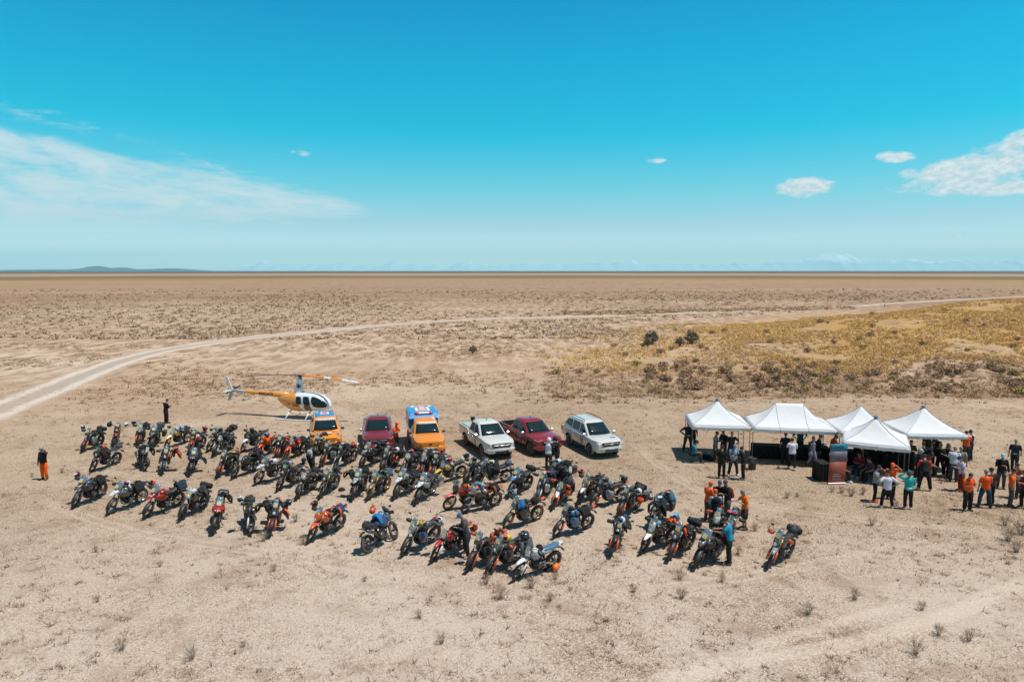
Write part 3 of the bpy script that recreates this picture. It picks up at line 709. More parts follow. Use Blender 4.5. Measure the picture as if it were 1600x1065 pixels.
def wheel(parent, x, z, r, w, kind, mat, M=None):
    me = cached(('wheel', r, w, kind, mat.name), lambda: wheel_mesh(r - w * .72, w, kind, mat))
    o = ob('wheel', me, parent); T = Matrix.Translation((x, 0, z)); o.matrix_local = (M @ T) if M else T
    ob('tyre', cached(('tyre', r, w), lambda: tyre_mesh(r, w)), o); return o

def f_fork(k):
    mb = MB(); ux, uz = (HX - FA[0]), (HZ + .06 - FA[1]); 
    for s_ in (-1, 1):
        y = s_ * .105
        mb.tube([(FA[0], y, FA[1]), (FA[0] + ux * .52, y, FA[1] + uz * .52)], .027, 8, 1)
        mb.tube([(FA[0] + ux * .5, y, FA[1] + uz * .5), (HX, y, HZ + .06)], .022, 8, 0)
    for q in (.80, .99): mb.box((FA[0] + ux * q, 0, FA[1] + uz * q), (.05, .25, .03), Euler((0, .5, 0)), 1)
    mb.tube([(FA[0], -.12, FA[1]), (FA[0], .12, FA[1])], .014, 6, 1)
    return mb.mesh('fork', [GOLD if k == 'gold' else STEEL, DARKM])
def f_guard():
    mb = MB(); ux, uz = (HX - FA[0]), (HZ - FA[1])
    for s_ in (-1, 1):
        mb.tube([(FA[0] + .035, s_ * .12, FA[1] - .06), (FA[0] + ux * .2 + .03, s_ * .125, FA[1] + uz * .2), (FA[0] + ux * .46 + .02, s_ * .118, FA[1] + uz * .46)], [.03, .042, .028], 6, 0, True, .8)
    return mb.mesh('fork_guard', WHITEP)
def f_fender(high):
    mb = MB(); P = []
    if high:
        for (x, z, w) in ((.30, .80, .07), (.5, .79, .085), (.72, .80, .085), (.92, .78, .07), (1.10, .72, .035)):
            P.append([(x, w * u, z - abs(u) * .02) for u in (-1, -.5, 0, .5, 1)])
    else:
        for a in (150, 125, 100, 75, 50, 28, 5):
            r = .385; P.append([(FA[0] + cos(R(a)) * (r - .035 * abs(u) ** 2), .075 * u, FA[1] + sin(R(a)) * (r - .035 * abs(u) ** 2)) for u in (-1, -.6, 0, .6, 1)])
    mb.sheet(P, 5, len(P), .008); return mb.mesh('front_fender', WHITEP)
def f_bar():
    mb = MB()
    mb.tube([(.24, .42, 1.10), (.29, .30, 1.13), (.35, .17, 1.14), (.38, .08, 1.08), (.38, -.08, 1.08), (.35, -.17, 1.14), (.29, -.30, 1.13), (.24, -.42, 1.10)], .012, 6, 0)
    for s_ in (-1, 1):
        mb.tube([(.24, s_ * .425, 1.10), (.285, s_ * .31, 1.128)], .018, 8, 1)
        mb.tube([(.33, s_ * .40, 1.10), (.33, s_ * .26, 1.14)], .007, 5, 1); mb.box((.32, s_ * .26, 1.15), (.05, .05, .05), None, 1)
    return mb.mesh('handlebar', [DARKM, RUBBER])
def f_hguard(s_):
    mb = MB()
    P = [[(.30 + .09 * (1 - (v - .45) ** 2 * 2.0) , s_ * (.24 + .22 * v), 1.10 + h - .03 * v) for v in (0, .25, .5, .75, 1)] for h in (-.06, -.01, .035, .06)]
    P[0] = [(x - .02, y, z) for x, y, z in P[0]]; P[3] = [(x - .03, y, z) for x, y, z in P[3]]
    mb.sheet(P, 5, 4, .008); return mb.mesh('hand_guard', WHITEP)
def f_mirror(s_):
    mb = MB(); mb.tube([(.31, s_ * .27, 1.14), (.29, s_ * .33, 1.26), (.28, s_ * .38, 1.31)], .006, 5, 0)
    mb.ell((.28, s_ * .41, 1.335), (.018, .065, .042), 10, 6, 0); return mb.mesh('mirror', BLACKP)
def f_frame():
    mb = MB()
    for s_ in (-1, 1):
        mb.tube([(HX - .02, s_ * .04, HZ - .03), (.1, s_ * .13, .78), (-.16, s_ * .13, .55), (-.18, s_ * .12, .36)], .019, 6)
        mb.tube([(HX, s_ * .04, HZ - .12), (.30, s_ * .10, .55), (.22, s_ * .12, .30), (-.18, s_ * .12, .30)], .016, 6)
        mb.tube([(.02, s_ * .12, .74), (-.35, s_ * .11, .80), (-.78, s_ * .08, .88)], .013, 6); mb.tube([(-.16, s_ * .12, .56), (-.62, s_ * .09, .84)], .012, 6)
        mb.tube([(.26, s_ * .09, .60), (-.05, s_ * .13, .70)], .012, 5)
    return mb.mesh('frame', DARKM)
def f_engine(k):
    mb = MB()
    mb.box((.03, 0, .44), (.40, .26, .24), None, 0, .05); mb.ell((-.02, .14, .42), (.12, .04, .11), 12, 8, 1); mb.ell((-.02, -.14, .42), (.12, .04, .11), 12, 8, 1)
    if k == 'boxer':
        for s_ in (-1, 1):
            mb.tube([(.10, s_ * .12, .47), (.12, s_ * .28, .49)], [.085, .085], 10, 0); mb.box((.13, s_ * .33, .495), (.17, .11, .15), None, 1, .04)
    else:
        mb.box((.13, 0, .63), (.20, .17, .20), Euler((0, .35, 0)), 1, .03)
        for z in range(5): mb.box((.11 + z * .012, 0, .56 + z * .032), (.22, .20, .010), Euler((0, .35, 0)), 0, .003)
        if k == 'vee': mb.box((-.08, 0, .62), (.17, .17, .18), Euler((0, -.5, 0)), 1, .03)
    mb.box((.31, 0, .66), (.04, .26, .20), Euler((0, .3, 0)), 0)
    return mb.mesh('engine', [DARKM, STEEL])
def f_skid():
    mb = MB(); mb.hull([(.34, .44, .08, .05), (.24, .31, .13, .05), (0, .255, .14, .035), (-.18, .26, .12, .03)], 8, 0, True, .5); return mb.mesh('skid_plate', ALU)
def f_exhaust(k):
    mb = MB(); mb.tube([(.24, -.05, .56), (.30, -.07, .42), (.18, -.12, .30), (-.12, -.15, .32), (-.30, -.16, .48)], .022, 7, 1)
    if k == 'low': mb.tube([(-.28, -.16, .42), (-.45, -.19, .48), (-.86, -.22, .60), (-.88, -.22, .605)], [.04, .062, .066, .04], 10, 0)
    else: mb.tube([(-.28, -.15, .5), (-.45, -.17, .66), (-.84, -.19, .86), (-.86, -.19, .87)], [.035, .058, .062, .04], 10, 0)
    return mb.mesh('exhaust', [STEEL, DARKM])
def f_swing():
    mb = MB()
    for s_ in (-1, 1): mb.tube([(-.16, s_ * .10, .40), (-.5, s_ * .12, .36), (RA[0] - .04, s_ * .115, RA[1])], [.034, .03, .022], 6, 0, True, .6)
    mb.tube([(-.2, 0, .72), (-.3, 0, .42)], .04, 8, 1); mb.tube([(RA[0], .13, RA[1]), (RA[0], -.13, RA[1])], .014, 6)
    mb.ring((RA[0], .09, RA[1]), 'y', [(.10, -.004), (.08, -.004), (.08, .004), (.10, .004)], 20, 1, False)
    mb.tube([(-.12, .09, .40), (RA[0], .09, RA[1] + .10)], .008, 4, 1); mb.tube([(-.12, .09, .34), (RA[0], .09, RA[1] - .10)], .008, 4, 1)
    return mb.mesh('swingarm', [STEEL, DARKM])
def f_stand():
    mb = MB(); mb.tube([(-.02, .12, .30), (-.04, .20, .12), (-.06, .255, .052)], [.014, .012, .012], 6); mb.box((-.06, .262, .045), (.07, .045, .012), Euler((.19, 0, 0))); return mb.mesh('side_stand', DARKM)
def f_pegs():
    mb = MB()
    for s_ in (-1, 1): mb.box((-.16, s_ * .23, .38), (.05, .12, .02)); mb.tube([(-.16, s_ * .12, .38), (-.16, s_ * .2, .38)], .012, 5)
    mb.tube([(.0, .16, .36), (.14, .20, .36)], .008, 5); return mb.mesh('foot_peg', STEEL)
def f_tank(k):
    mb = MB()
    if k == 'slim': mb.hull([(.34, .90, .05, .04), (.26, .92, .11, .10), (.08, .90, .13, .13), (-.10, .86, .11, .09), (-.22, .84, .08, .05)], 12, 0, True, .75)
    elif k == 'round': mb.hull([(.34, .92, .06, .05), (.27, .92, .13, .10), (.08, .92, .165, .13), (-.10, .88, .13, .10), (-.2, .85, .08, .05)], 12, 0, True, .9)
    else: mb.hull([(.38, .94, .07, .05), (.30, .95, .17, .12), (.12, .93, .20, .15), (-.06, .89, .16, .12), (-.18, .86, .10, .06)], 12, 0, True, .8)
    mb.disc((.10, 0, (1.085 if k == 'wide' else 1.045)), 'z', .04, .02, 10, 1)
    return mb.mesh('fuel_tank', [WHITEP, BLACKP])
def f_shroud(k):
    mb = MB()
    for s_ in (-1, 1):
        if k == 'low':      # low-slung rally tanks on both sides of the engine
            mb.hull([(.36, .74, .03, .10, s_ * .17), (.26, .62, .075, .22, s_ * .19), (.08, .56, .08, .20, s_ * .20), (-.08, .58, .05, .12, s_ * .18)], 10, 0, True, .7)
        elif k == 'wide':
            mb.hull([(.60, .90, .02, .07, s_ * .14), (.45, .86, .05, .13, s_ * .19), (.25, .80, .055, .15, s_ * .20), (.05, .82, .03, .10, s_ * .17)], 10, 0, True, .7)
        else:
            mb.hull([(.46, .90, .015, .04, s_ * .12), (.34, .84, .03, .13, s_ * .15), (.16, .80, .025, .12, s_ * .155), (-.02, .82, .015, .05, s_ * .13)], 8, 0, True, .7)
    return mb.mesh('side_shroud', WHITEP)
def f_seat(k):
    mb = MB()
    if k == 'flat': mb.hull([(.02, .90, .07, .03), (-.2, .90, .10, .045), (-.5, .92, .12, .045), (-.78, .95, .09, .035), (-.86, .96, .05, .02)], 10, 0, True, .7)
    else: mb.hull([(-.04, .87, .09, .03), (-.18, .85, .14, .05), (-.38, .86, .15, .05), (-.46, .90, .15, .055), (-.72, .94, .12, .05), (-.82, .95, .08, .03)], 10, 0, True, .7)
    return mb.mesh('seat', BLACKP)
def f_tail(k):
    mb = MB()
    if k == 'dirt': mb.hull([(-.10, .80, .10, .07), (-.4, .83, .11, .07), (-.75, .90, .09, .04), (-1.02, .99, .06, .015)], 10, 0, True, .7)
    else: mb.hull([(-.2, .79, .12, .05), (-.55, .84, .12, .05), (-.85, .91, .08, .04), (-.98, .94, .05, .02)], 10, 0, True, .7)
    return mb.mesh('tail_panel', [WHITEP])
def f_rear(k):
    mb = MB(); mb.sheet([[(-.78, y, .82), (-.98, y, .76), (-1.10, y, .60)] for y in (-.07, 0, .07)], 3, 3, .008, 0)
    mb.box((-1.115, 0, .66), (.012, .17, .12), Euler((0, .3, 0)), 1); mb.box((-1.02, 0, .86), (.03, .12, .035), None, 2)
    return mb.mesh('plate_holder', [BLACKP, WHITEP, pm('tail_lamp', (.5, .02, .015), .3)])
def f_cowl(k):
    mb = MB()
    if k == 'gs':        # beak under twin lamps
        mb.hull([(.96, .86, .03, .015), (.86, .90, .075, .03), (.74, .94, .11, .06), (.62, .98, .13, .10), (.48, .98, .11, .10), (.40, .96, .07, .06)], 12, 0, True, .7)
    elif k == 'tower':   # tall narrow nose
        mb.hull([(.70, .92, .05, .09), (.66, .96, .10, .14), (.58, 1.00, .12, .16), (.48, 1.02, .10, .13), (.42, 1.02, .06, .07)], 12, 0, True, .7)
    elif k == 'rally':
        mb.hull([(.66, .98, .06, .13), (.60, 1.03, .11, .20), (.50, 1.04, .12, .20), (.42, 1.0, .07, .10)], 12, 0, True, .6)
    elif k == 'plate':   # number plate lamp mask
        mb.hull([(.60, .98, .07, .10), (.57, .98, .10, .13), (.52, .98, .09, .11), (.48, .98, .04, .05)], 12, 0, True, .7)
    elif k == 'round':
        mb.ring((.52, 0, .97), 'x', [(.001, -.06), (.07, -.04), (.095, .03), (.095, .06)], 16, 0, True, False)
    elif k == 'vee':     # sharp touring beak
        mb.hull([(.93, .90, .015, .01), (.80, .96, .08, .03), (.66, .98, .15, .08), (.50, 1.00, .16, .12), (.38, .98, .10, .10)], 10, 0, True, .8)
    return mb.mesh('front_cowl', WHITEP)
def f_lamp(k):
    mb = MB()
    if k == 'gs': mb.ell((.765, .045, .975), (.035, .05, .045), 10, 6); mb.ell((.76, -.06, .97), (.03, .035, .035), 10, 6)
    elif k == 'tower': mb.ell((.705, 0, .90), (.03, .06, .075), 10, 6)
    elif k in ('rally',): mb.ell((.665, 0, .95), (.03, .075, .06), 10, 6)
    elif k == 'plate': mb.ell((.605, 0, .95), (.025, .055, .045), 10, 6)
    elif k == 'round': mb.ell((.585, 0, .97), (.03, .088, .088), 14, 8)
    else:
        for s_ in (-1, 1): mb.ell((.80, s_ * .075, .95), (.05, .05, .02), 10, 6)
    return mb.mesh('headlight', LAMP)
def f_screen(k):
    mb = MB(); x0, z0, x1, z1, w0, w1 = {'gs': (.66, 1.06, .44, 1.42, .15, .17), 'tower': (.62, 1.10, .50, 1.40, .10, .11), 'rally': (.56, 1.16, .47, 1.42, .10, .10), 'vee': (.62, 1.05, .40, 1.38, .14, .15)}[k]
    P = []
    for j in range(5):
        v = j / 4; x = x0 + (x1 - x0) * v; z = z0 + (z1 - z0) * v; w = (w0 + (w1 - w0) * v) * (1 - .35 * max(0, v - .6) / .4)
        P.append([(x - .07 * u * u, w * u, z) for u in (-1, -.6, -.2, .2, .6, 1)])
    mb.sheet(P, 6, 5, .005); return mb.mesh('windscreen', SCREEN)
def f_sticker(k):
    """pale blue entry sticker with a round yellow mark"""
    mb = MB(); x0, z0, t_ = {'gs': (.63, 1.20, .55), 'tower': (.615, 1.21, .35), 'rally': (.60, 1.25, .3), 'vee': (.60, 1.18, .55), 'plate': (.575, 1.16, .25), 'round': (.56, 1.12, .3)}[k]
    M = Euler((0, -t_, 0)); mb.box((x0, 0, z0), (.006, .16, .17), M, 0)
    ax = M.to_matrix(); c = Vector((x0, 0, z0)) + ax @ Vector((.007, .012, -.035))
    vs = [c + ax @ Vector((0, cos(2 * pi * i / 14) * .062, sin(2 * pi * i / 14) * .062)) for i in range(14)]; mb.add(vs, [tuple(range(14))], 1, False)
    vs = [c + ax @ Vector((.004, cos(2 * pi * i / 10) * .022, sin(2 * pi * i / 10) * .022)) for i in range(10)]; mb.add(vs, [tuple(range(10))], 2, False)
    return mb.mesh('entry_sticker', [STICKB, STICKY, pm('sticker_orange', lin('#d9822a'), .5)])
def f_topcase():
    mb = MB(); mb.box((-.93, 0, 1.10), (.34, .42, .28), None, 0, .06); mb.box((-.93, 0, 1.13), (.345, .425, .02), None, 1); mb.box((-.85, 0, .955), (.36, .2, .02), None, 1); return mb.mesh('top_case', [BLACKP, STEEL])
def f_pannier(s_):
    mb = MB(); mb.box((-.70, s_ * .33, .68), (.42, .20, .36), None, 0, .045); mb.tube([(-.5, s_ * .18, .8), (-.9, s_ * .18, .8)], .01, 5, 1); mb.box((-.70, s_ * .33, .865), (.43, .21, .02), None, 1); return mb.mesh('pannier', [BLACKP, STEEL])
def f_rollbag():
    mb = MB(); mb.tube([(-.72, -.27, 1.06), (-.72, -.24, 1.06), (-.73, .24, 1.06), (-.72, .27, 1.06)], [.05, .12, .12, .05], 12, 0)
    for y in (-.14, .14): mb.ring((-.725, y, 1.06), 'y', [(.122, -.015), (.128, -.015), (.128, .015), (.122, .015)], 14, 1)
    return mb.mesh('roll_bag', [cloth('#22262a'), DARKM])
def f_crash():
    mb = MB()
    for s_ in (-1, 1): mb.tube([(.34, s_ * .12, .86), (.36, s_ * .27, .74), (.28, s_ * .29, .50), (.10, s_ * .20, .34)], .012, 6)
    return mb.mesh('crash_bar', STEEL)

KIND = {  # cowl, screen?, tank, shroud, seat, tail, engine, fender high?, exhaust, wheel kind, fork
    'touring': ('gs', 1, 'wide', 'wide', 'step', 'road', 'boxer', 0, 'low', 'spoke', 'st'),
    'sharp': ('vee', 1, 'wide', 'wide', 'step', 'road', 'vee', 0, 'low', 'cast', 'st'),
    'adventure': ('tower', 1, 'slim', 'low', 'flat', 'dirt', 'vee', 0, 'high', 'spoke', 'st'),
    'tall': ('tower', 1, 'wide', 'slim', 'flat', 'dirt', 'vee', 1, 'high', 'spoke', 'gold'),
    'rally': ('rally', 1, 'slim', 'slim', 'flat', 'dirt', 'single', 1, 'high', 'spoke', 'gold'),
    'enduro': ('plate', 0, 'slim', 'slim', 'flat', 'dirt', 'single', 1, 'high', 'spoke', 'st'),
    'scrambler': ('round', 0, 'round', 'slim', 'step', 'road', 'vee', 0, 'low', 'cast', 'st')}
def bike(px, py, phi, kind, c, label, group, lean=11, steer=22, extra='', rear=False, z=0.0):
    """px,py: photo pixel where the front wheel (rear=True: rear wheel) stands; phi heading; c: colours (cowl, tank, shroud, tail, fender, guards, seat)"""
    q = gp(px, py); yaw = head(phi); off = (RA[0] if rear else FA[0]); q = q - Vector((cos(yaw), sin(yaw), 0)) * off; q.z = z
    rt = root('motorcycle', q, yaw, -R(lean), label, 'motorcycle', group); rt.scale = (1.05,) * 3
    cw, sc, tk, sh, st, tl, en, fh, ex, wk, fo = KIND[kind]
    c = c + [c[-1]] * (6 - len(c)) if len(c) < 6 else c
    cc = [paint(v) if v not in ('k',) else BLACKP for v in c[:6]]
    ax = Vector((HX - FA[0], 0, HZ - FA[1])).normalized(); h = Vector((HX, 0, HZ))
    M = Matrix.Translation(h) @ Matrix.Rotation(R(steer), 4, ax) @ Matrix.Translation(-h)
    rimm = GOLD if 'g' in extra else (DARKM if 'a' not in extra else ALU)
    wheel(rt, FA[0], FA[1], .345, .10, wk, rimm, M); wheel(rt, RA[0], RA[1], .335, .14, wk, rimm)
    def P(name, key, fn, mat=None, st_=False, par=None):
        o = ob(name, cached(key, fn), par or rt, mat=mat)
        if st_: o.matrix_local = M
        return o
    P('fork', ('fork', fo), lambda: f_fork(fo), None, True)
    P('fork_guard', 'fg', f_guard, cc[5], True)
    P('front_fender', ('ff', fh), lambda: f_fender(fh), cc[4], True)
    hb = P('handlebar', 'hb', f_bar, None, True)
    for s_ in (-1, 1):
        if 'H' not in extra: P('hand_guard', ('hg', s_), lambda: f_hguard(s_), cc[5] if 'h' in extra else BLACKP, False, hb)
        if 'm' not in extra: P('mirror', ('mi', s_), lambda: f_mirror(s_), None, False, hb)
    P('frame', 'fr', f_frame, cc[5] if 'o' in extra else None); P('engine', ('en', en), lambda: f_engine(en)); P('skid_plate', 'sk', f_skid, DARKM if 'a' not in extra else None)
    P('exhaust', ('ex', ex), lambda: f_exhaust(ex)); P('swingarm', 'sw', f_swing); P('side_stand', 'ss', f_stand); P('foot_peg', 'fp', f_pegs)
    P('fuel_tank', ('tk', tk), lambda: f_tank(tk), cc[1]); P('side_shroud', ('sh', sh), lambda: f_shroud(sh), cc[2])
    seatm = paint(c[6]) if len(c) > 6 and c[6] != 'k' else None
    P('seat', ('se', st), lambda: f_seat(st), seatm); P('tail_panel', ('tl', tl), lambda: f_tail(tl), cc[3]); P('plate_holder', 're', lambda: f_rear(0))
    stc = cw in ('plate', 'round')
    co = P('front_cowl', ('co', cw), lambda: f_cowl(cw), cc[0], stc)
    P('headlight', ('la', cw), lambda: f_lamp(cw), None, False, co)
    if sc: P('windscreen', ('sc', cw), lambda: f_screen(cw), None, False, co)
    if 's' not in extra: P('entry_sticker', ('st', cw), lambda: f_sticker(cw), None, False, co)
    if 'T' in extra: P('top_case', 'tc', f_topcase)
    if 'P' in extra:
        for s_ in (-1, 1): P('pannier', ('pa', s_), lambda: f_pannier(s_), [ALU if 'a' in extra else None])
    if 'R' in extra: P('roll_bag', 'rb', f_rollbag)
    if 'C' in extra: P('crash_bar', 'cb', f_crash)
    rt['_lean'] = lean
    return rt
def on_bike(b, p):
    """world place of a point given in a motorcycle's own frame"""
    return Matrix.LocRotScale(b.location, b.rotation_euler, b.scale) @ Vector(p)

# ------------------------------------------------------------------ riding gear left on the machines
def helmet_mesh():
    mb = MB(); mb.ell((0, 0, 0), (.155, .125, .135), 16, 12, 0); mb.hull([(.17, -.06, .05, .035), (.12, -.07, .08, .05), (.05, -.08, .09, .05)], 8, 0); return mb.mesh('helmet', WHITEP)
def helmet_visor():
    mb = MB(); P = [[(cos(a) * .165 * k + .005, sin(a) * .135 * k, z) for a in (-1, -.6, -.2, .2, .6, 1)] for (z, k) in ((.055, .97), (.02, 1.03), (-.03, 1.0))]; mb.sheet(P, 6, 3, .004); return mb.mesh('visor', GLASSD)
def helmet_peak():
    mb = MB(); mb.sheet([[(.06, y * .11, .115), (.16, y * .10, .12), (.26, y * .07, .10)] for y in (-1, -.4, .4, 1)], 3, 4, .006); return mb.mesh('peak', WHITEP)
def helmet(p, yaw, c1, c2, label, tilt=0.3):
    q = root('helmet', p, yaw, 0, label, 'helmet', 'helmets left with the motorcycles'); q.rotation_euler = (tilt, tilt * .6, yaw)
    sh = ob('shell', cached('he', helmet_mesh), q, mat=paint(c1, .06)); ob('visor', cached('hv', helmet_visor), q); ob('peak', cached('hp', helmet_peak), q, mat=paint(c2, .06)); return q
def jacket_mesh(seed, k):
    """jacket thrown over the machine: slumped back with two hanging sleeves"""
    r = random.Random(seed); mb = MB(); P = []
    for j in range(9):
        v = j / 8; row = []
        for i in range(9):
            u = i / 8 * 2 - 1
            z = -.38 * abs(u) ** 1.6 - .04 * v; y = u * (.26 + .03 * sin(v * 7)); x = (v - .5) * .52
            n = mnoise.noise(Vector((x * 5, y * 6, seed * 3.1)))
            row.append((x + n * .05 * abs(u), y + n * .04, z + .05 * n + .03 * cos(v * 3)))
        P.append(row)
    mb.sheet(P, 9, 9, .045, 0)
    for s_ in (-1, 1):
        a = Vector((.18, s_ * .18, -.05)); pts = [a, a + Vector((.06, s_ * .14, -.12)), a + Vector((.03 + .04 * r.random(), s_ * .16, -.30)), a + Vector((-.02, s_ * (.13 + .05 * r.random()), -.46))]
        mb.tube(pts, [.07, .065, .058, .045], 8, 1 if k else 0, True, .8)
    mb.tube([(.26, -.10, .03), (.30, 0, .05), (.26, .10, .03)], .028, 6, 0)
    mb.box((-.05, 0, .055), (.30, .12, .012), None, 1)
    return mb.mesh('riding_jacket', [cloth('#1b1e22'), cloth('#8a8d90')])
def jacket(b, p, c1, c2, label, yawo=0.0, sc=1.0, seed=0):
    q = on_bike(b, p); o = ob('riding_jacket', cached(('jk', seed % 4), lambda: jacket_mesh(seed % 4, 1)), None, q, (0, 0, b.rotation_euler.z + yawo)); o.scale = (sc, sc, sc)
    recolour(o, [cloth(c1), cloth(c2)]); return tag(o, label, 'jacket', 'riding jackets draped over the motorcycles')
def bag_mesh():
    mb = MB(); mb.hull([(-.20, 0, .08, .07), (-.17, .0, .16, .13), (0, .02, .19, .17), (.16, 0, .16, .14), (.20, 0, .08, .07)], 12, 0, True, .7)
    mb.tube([(-.1, -.1, .16), (-.05, -.05, .22), (.05, .05, .22), (.1, .1, .16)], .012, 5, 1)
    for y in (-.09, .09): mb.box((0, y, .175), (.30, .03, .012), None, 1)
    return mb.mesh('gear_bag', [cloth('#22262a'), DARKM])
def bag(p, yaw, c, label, sc=1.0, cat='bag'):
    o = ob('gear_bag', cached('bag', bag_mesh), None, p, (0, 0, yaw)); o.scale = (sc,) * 3; recolour(o, [cloth(c), None]); return tag(o, label, cat, 'soft bags beside and on the motorcycles')

# ------------------------------------------------------------------ pickups, wagon, rescue vehicles
# local frame: x forward, origin on the ground midway between the axles
def bool_cut(me_a, cutters):
    o = bpy.data.objects.new('tmp', me_a); COL.objects.link(o); tmp = []
    for cme in cutters:
        c = bpy.data.objects.new('cut', cme); COL.objects.link(c); tmp.append(c)
        md = o.modifiers.new('b', 'BOOLEAN'); md.operation = 'DIFFERENCE'; md.object = c; md.solver = 'EXACT'
    bpy.context.view_layer.update(); dg = bpy.context.evaluated_depsgraph_get()
    me = bpy.data.meshes.new_from_object(o.evaluated_get(dg)); me.name = me_a.name
    for x in tmp + [o]: bpy.data.objects.remove(x)
    return me
def body_ring(x, zb, zt, w, crown=.03):
    h = zt - zb
    half = [(0.0, zt + crown), (.55 * w, zt + crown * .8), (.86 * w, zt), (.965 * w, zt - .07 * min(1, h)), (w * .995, zt - .22 * h), (w, zb + .52 * h), (w * .985, zb + .25 * h), (w * .97, zb + .10 * h), (w * .88, zb), (0.0, zb)]
    return [(x, y, z) for y, z in half] + [(x, -y, z) for y, z in half[-2:0:-1]]
def ring_loft(rings, name, mats, mi=None, smooth=True):
    n = len(rings[0]); vs = [p for r in rings for p in r]; fs = []
    for i in range(len(rings) - 1):
        for k in range(n): fs.append((i * n + k, i * n + (k + 1) % n, (i + 1) * n + (k + 1) % n, (i + 1) * n + k))
    fs.append(tuple(range(n))[::-1]); fs.append(tuple((len(rings) - 1) * n + k for k in range(n)))
    mb = MB(); mb.add(vs, fs, 0, smooth)
    if mi:
        for i, f in enumerate(mb.f): c = [sum(mb.v[j][a] for j in f) / len(f) for a in range(3)]; mb.mi[i] = mi(c)
    return mb.mesh(name, mats)
def cyl_mesh(c, r, h):
    mb = MB(); mb.disc(c, 'y', r, h, 28); return mb.mesh('cut', [BLACKP])
def autosmooth(me, ang=32):
    bm = bmesh.new(); bm.from_mesh(me)
    for e in bm.edges:
        if len(e.link_faces) == 2: e.smooth = e.calc_face_angle(3.2) < R(ang)
    bm.to_mesh(me); bm.free(); return me
SPEC = {  # wheelbase, stations of the lower body, cabin (base front, roof front, roof rear, base rear, belt z, roof z), wheel radius
    'pickup': dict(wb=3.085, wr=.385, st=[(2.50, .50, .84, .52), (2.46, .42, .99, .70), (2.32, .38, 1.05, .83), (2.0, .40, 1.10, .915), (1.54, .42, 1.14, .93), (1.02, .42, 1.17, .93), (0, .42, 1.14, .925), (-1.05, .44, 1.12, .92), (-1.54, .48, 1.15, .92), (-2.5, .50, 1.15, .915), (-2.76, .52, 1.15, .90), (-2.80, .58, 1.12, .88)],
                   cab=(1.16, .34, -.80, -1.06, 1.13, 1.80), bed=True),
    'wagon': dict(wb=2.745, wr=.385, st=[(2.30, .50, .80, .62), (2.26, .40, .92, .80), (2.12, .36, 1.00, .88), (1.8, .40, 1.06, .92), (1.37, .42, 1.10, .925), (.9, .42, 1.13, .925), (0, .42, 1.12, .925), (-1.0, .44, 1.13, .92), (-1.9, .48, 1.14, .91), (-2.35, .50, 1.12, .86), (-2.42, .56, 1.05, .80)],
                  cab=(1.04, .24, -1.80, -2.26, 1.13, 1.83), bed=False),
}
def cabin_pts(cab, w0=.80, w1=.635, roof=True):
    bf, rf, rr, br, zb, zt = cab
    def lev(v):                   # v 0 belt .. 1 roof edge
        return bf + (rf - bf) * v, br + (rr - br) * v, zb + (zt - .06 - zb) * v, w0 + (w1 - w0) * v
    return lev
def cabin_mesh(cab, name, mat, w0=.83, w1=.655, extra=None):
    lev = cabin_pts(cab, w0, w1); rings = []
    for v, sh in ((-.06, 0), (0, 0), (.33, 0), (.66, 0), (.93, .0), (1.0, .035), (1.05, .11), (1.075, .26)):
        xf, xr, z, w = lev(min(v, 1)); 
        if v < 0: z -= .05
        if v > 1: z += (v - 1) * 1.0
        xf -= sh * 1.1; xr += sh * 1.1; w -= sh; r = .13
        ring = []
        for (cx, cy, a0) in ((xf - r, w - r, 90), (xf - r, -(w - r), 0), (xr + r, -(w - r), -90), (xr + r, w - r, -180)):
            for k in range(5):
                a = R(a0 - k * 22.5); ring.append((cx + r * cos(a), cy + r * sin(a), z))
        # windscreen bows forward a little in plan
        ring = [(x + .07 * (1 - (y / max(w, .1)) ** 2) * (1 if x > (xf + xr) / 2 else 0), y, zz) for x, y, zz in ring]
        rings.append(ring)
    return ring_loft(rings, name, [mat])
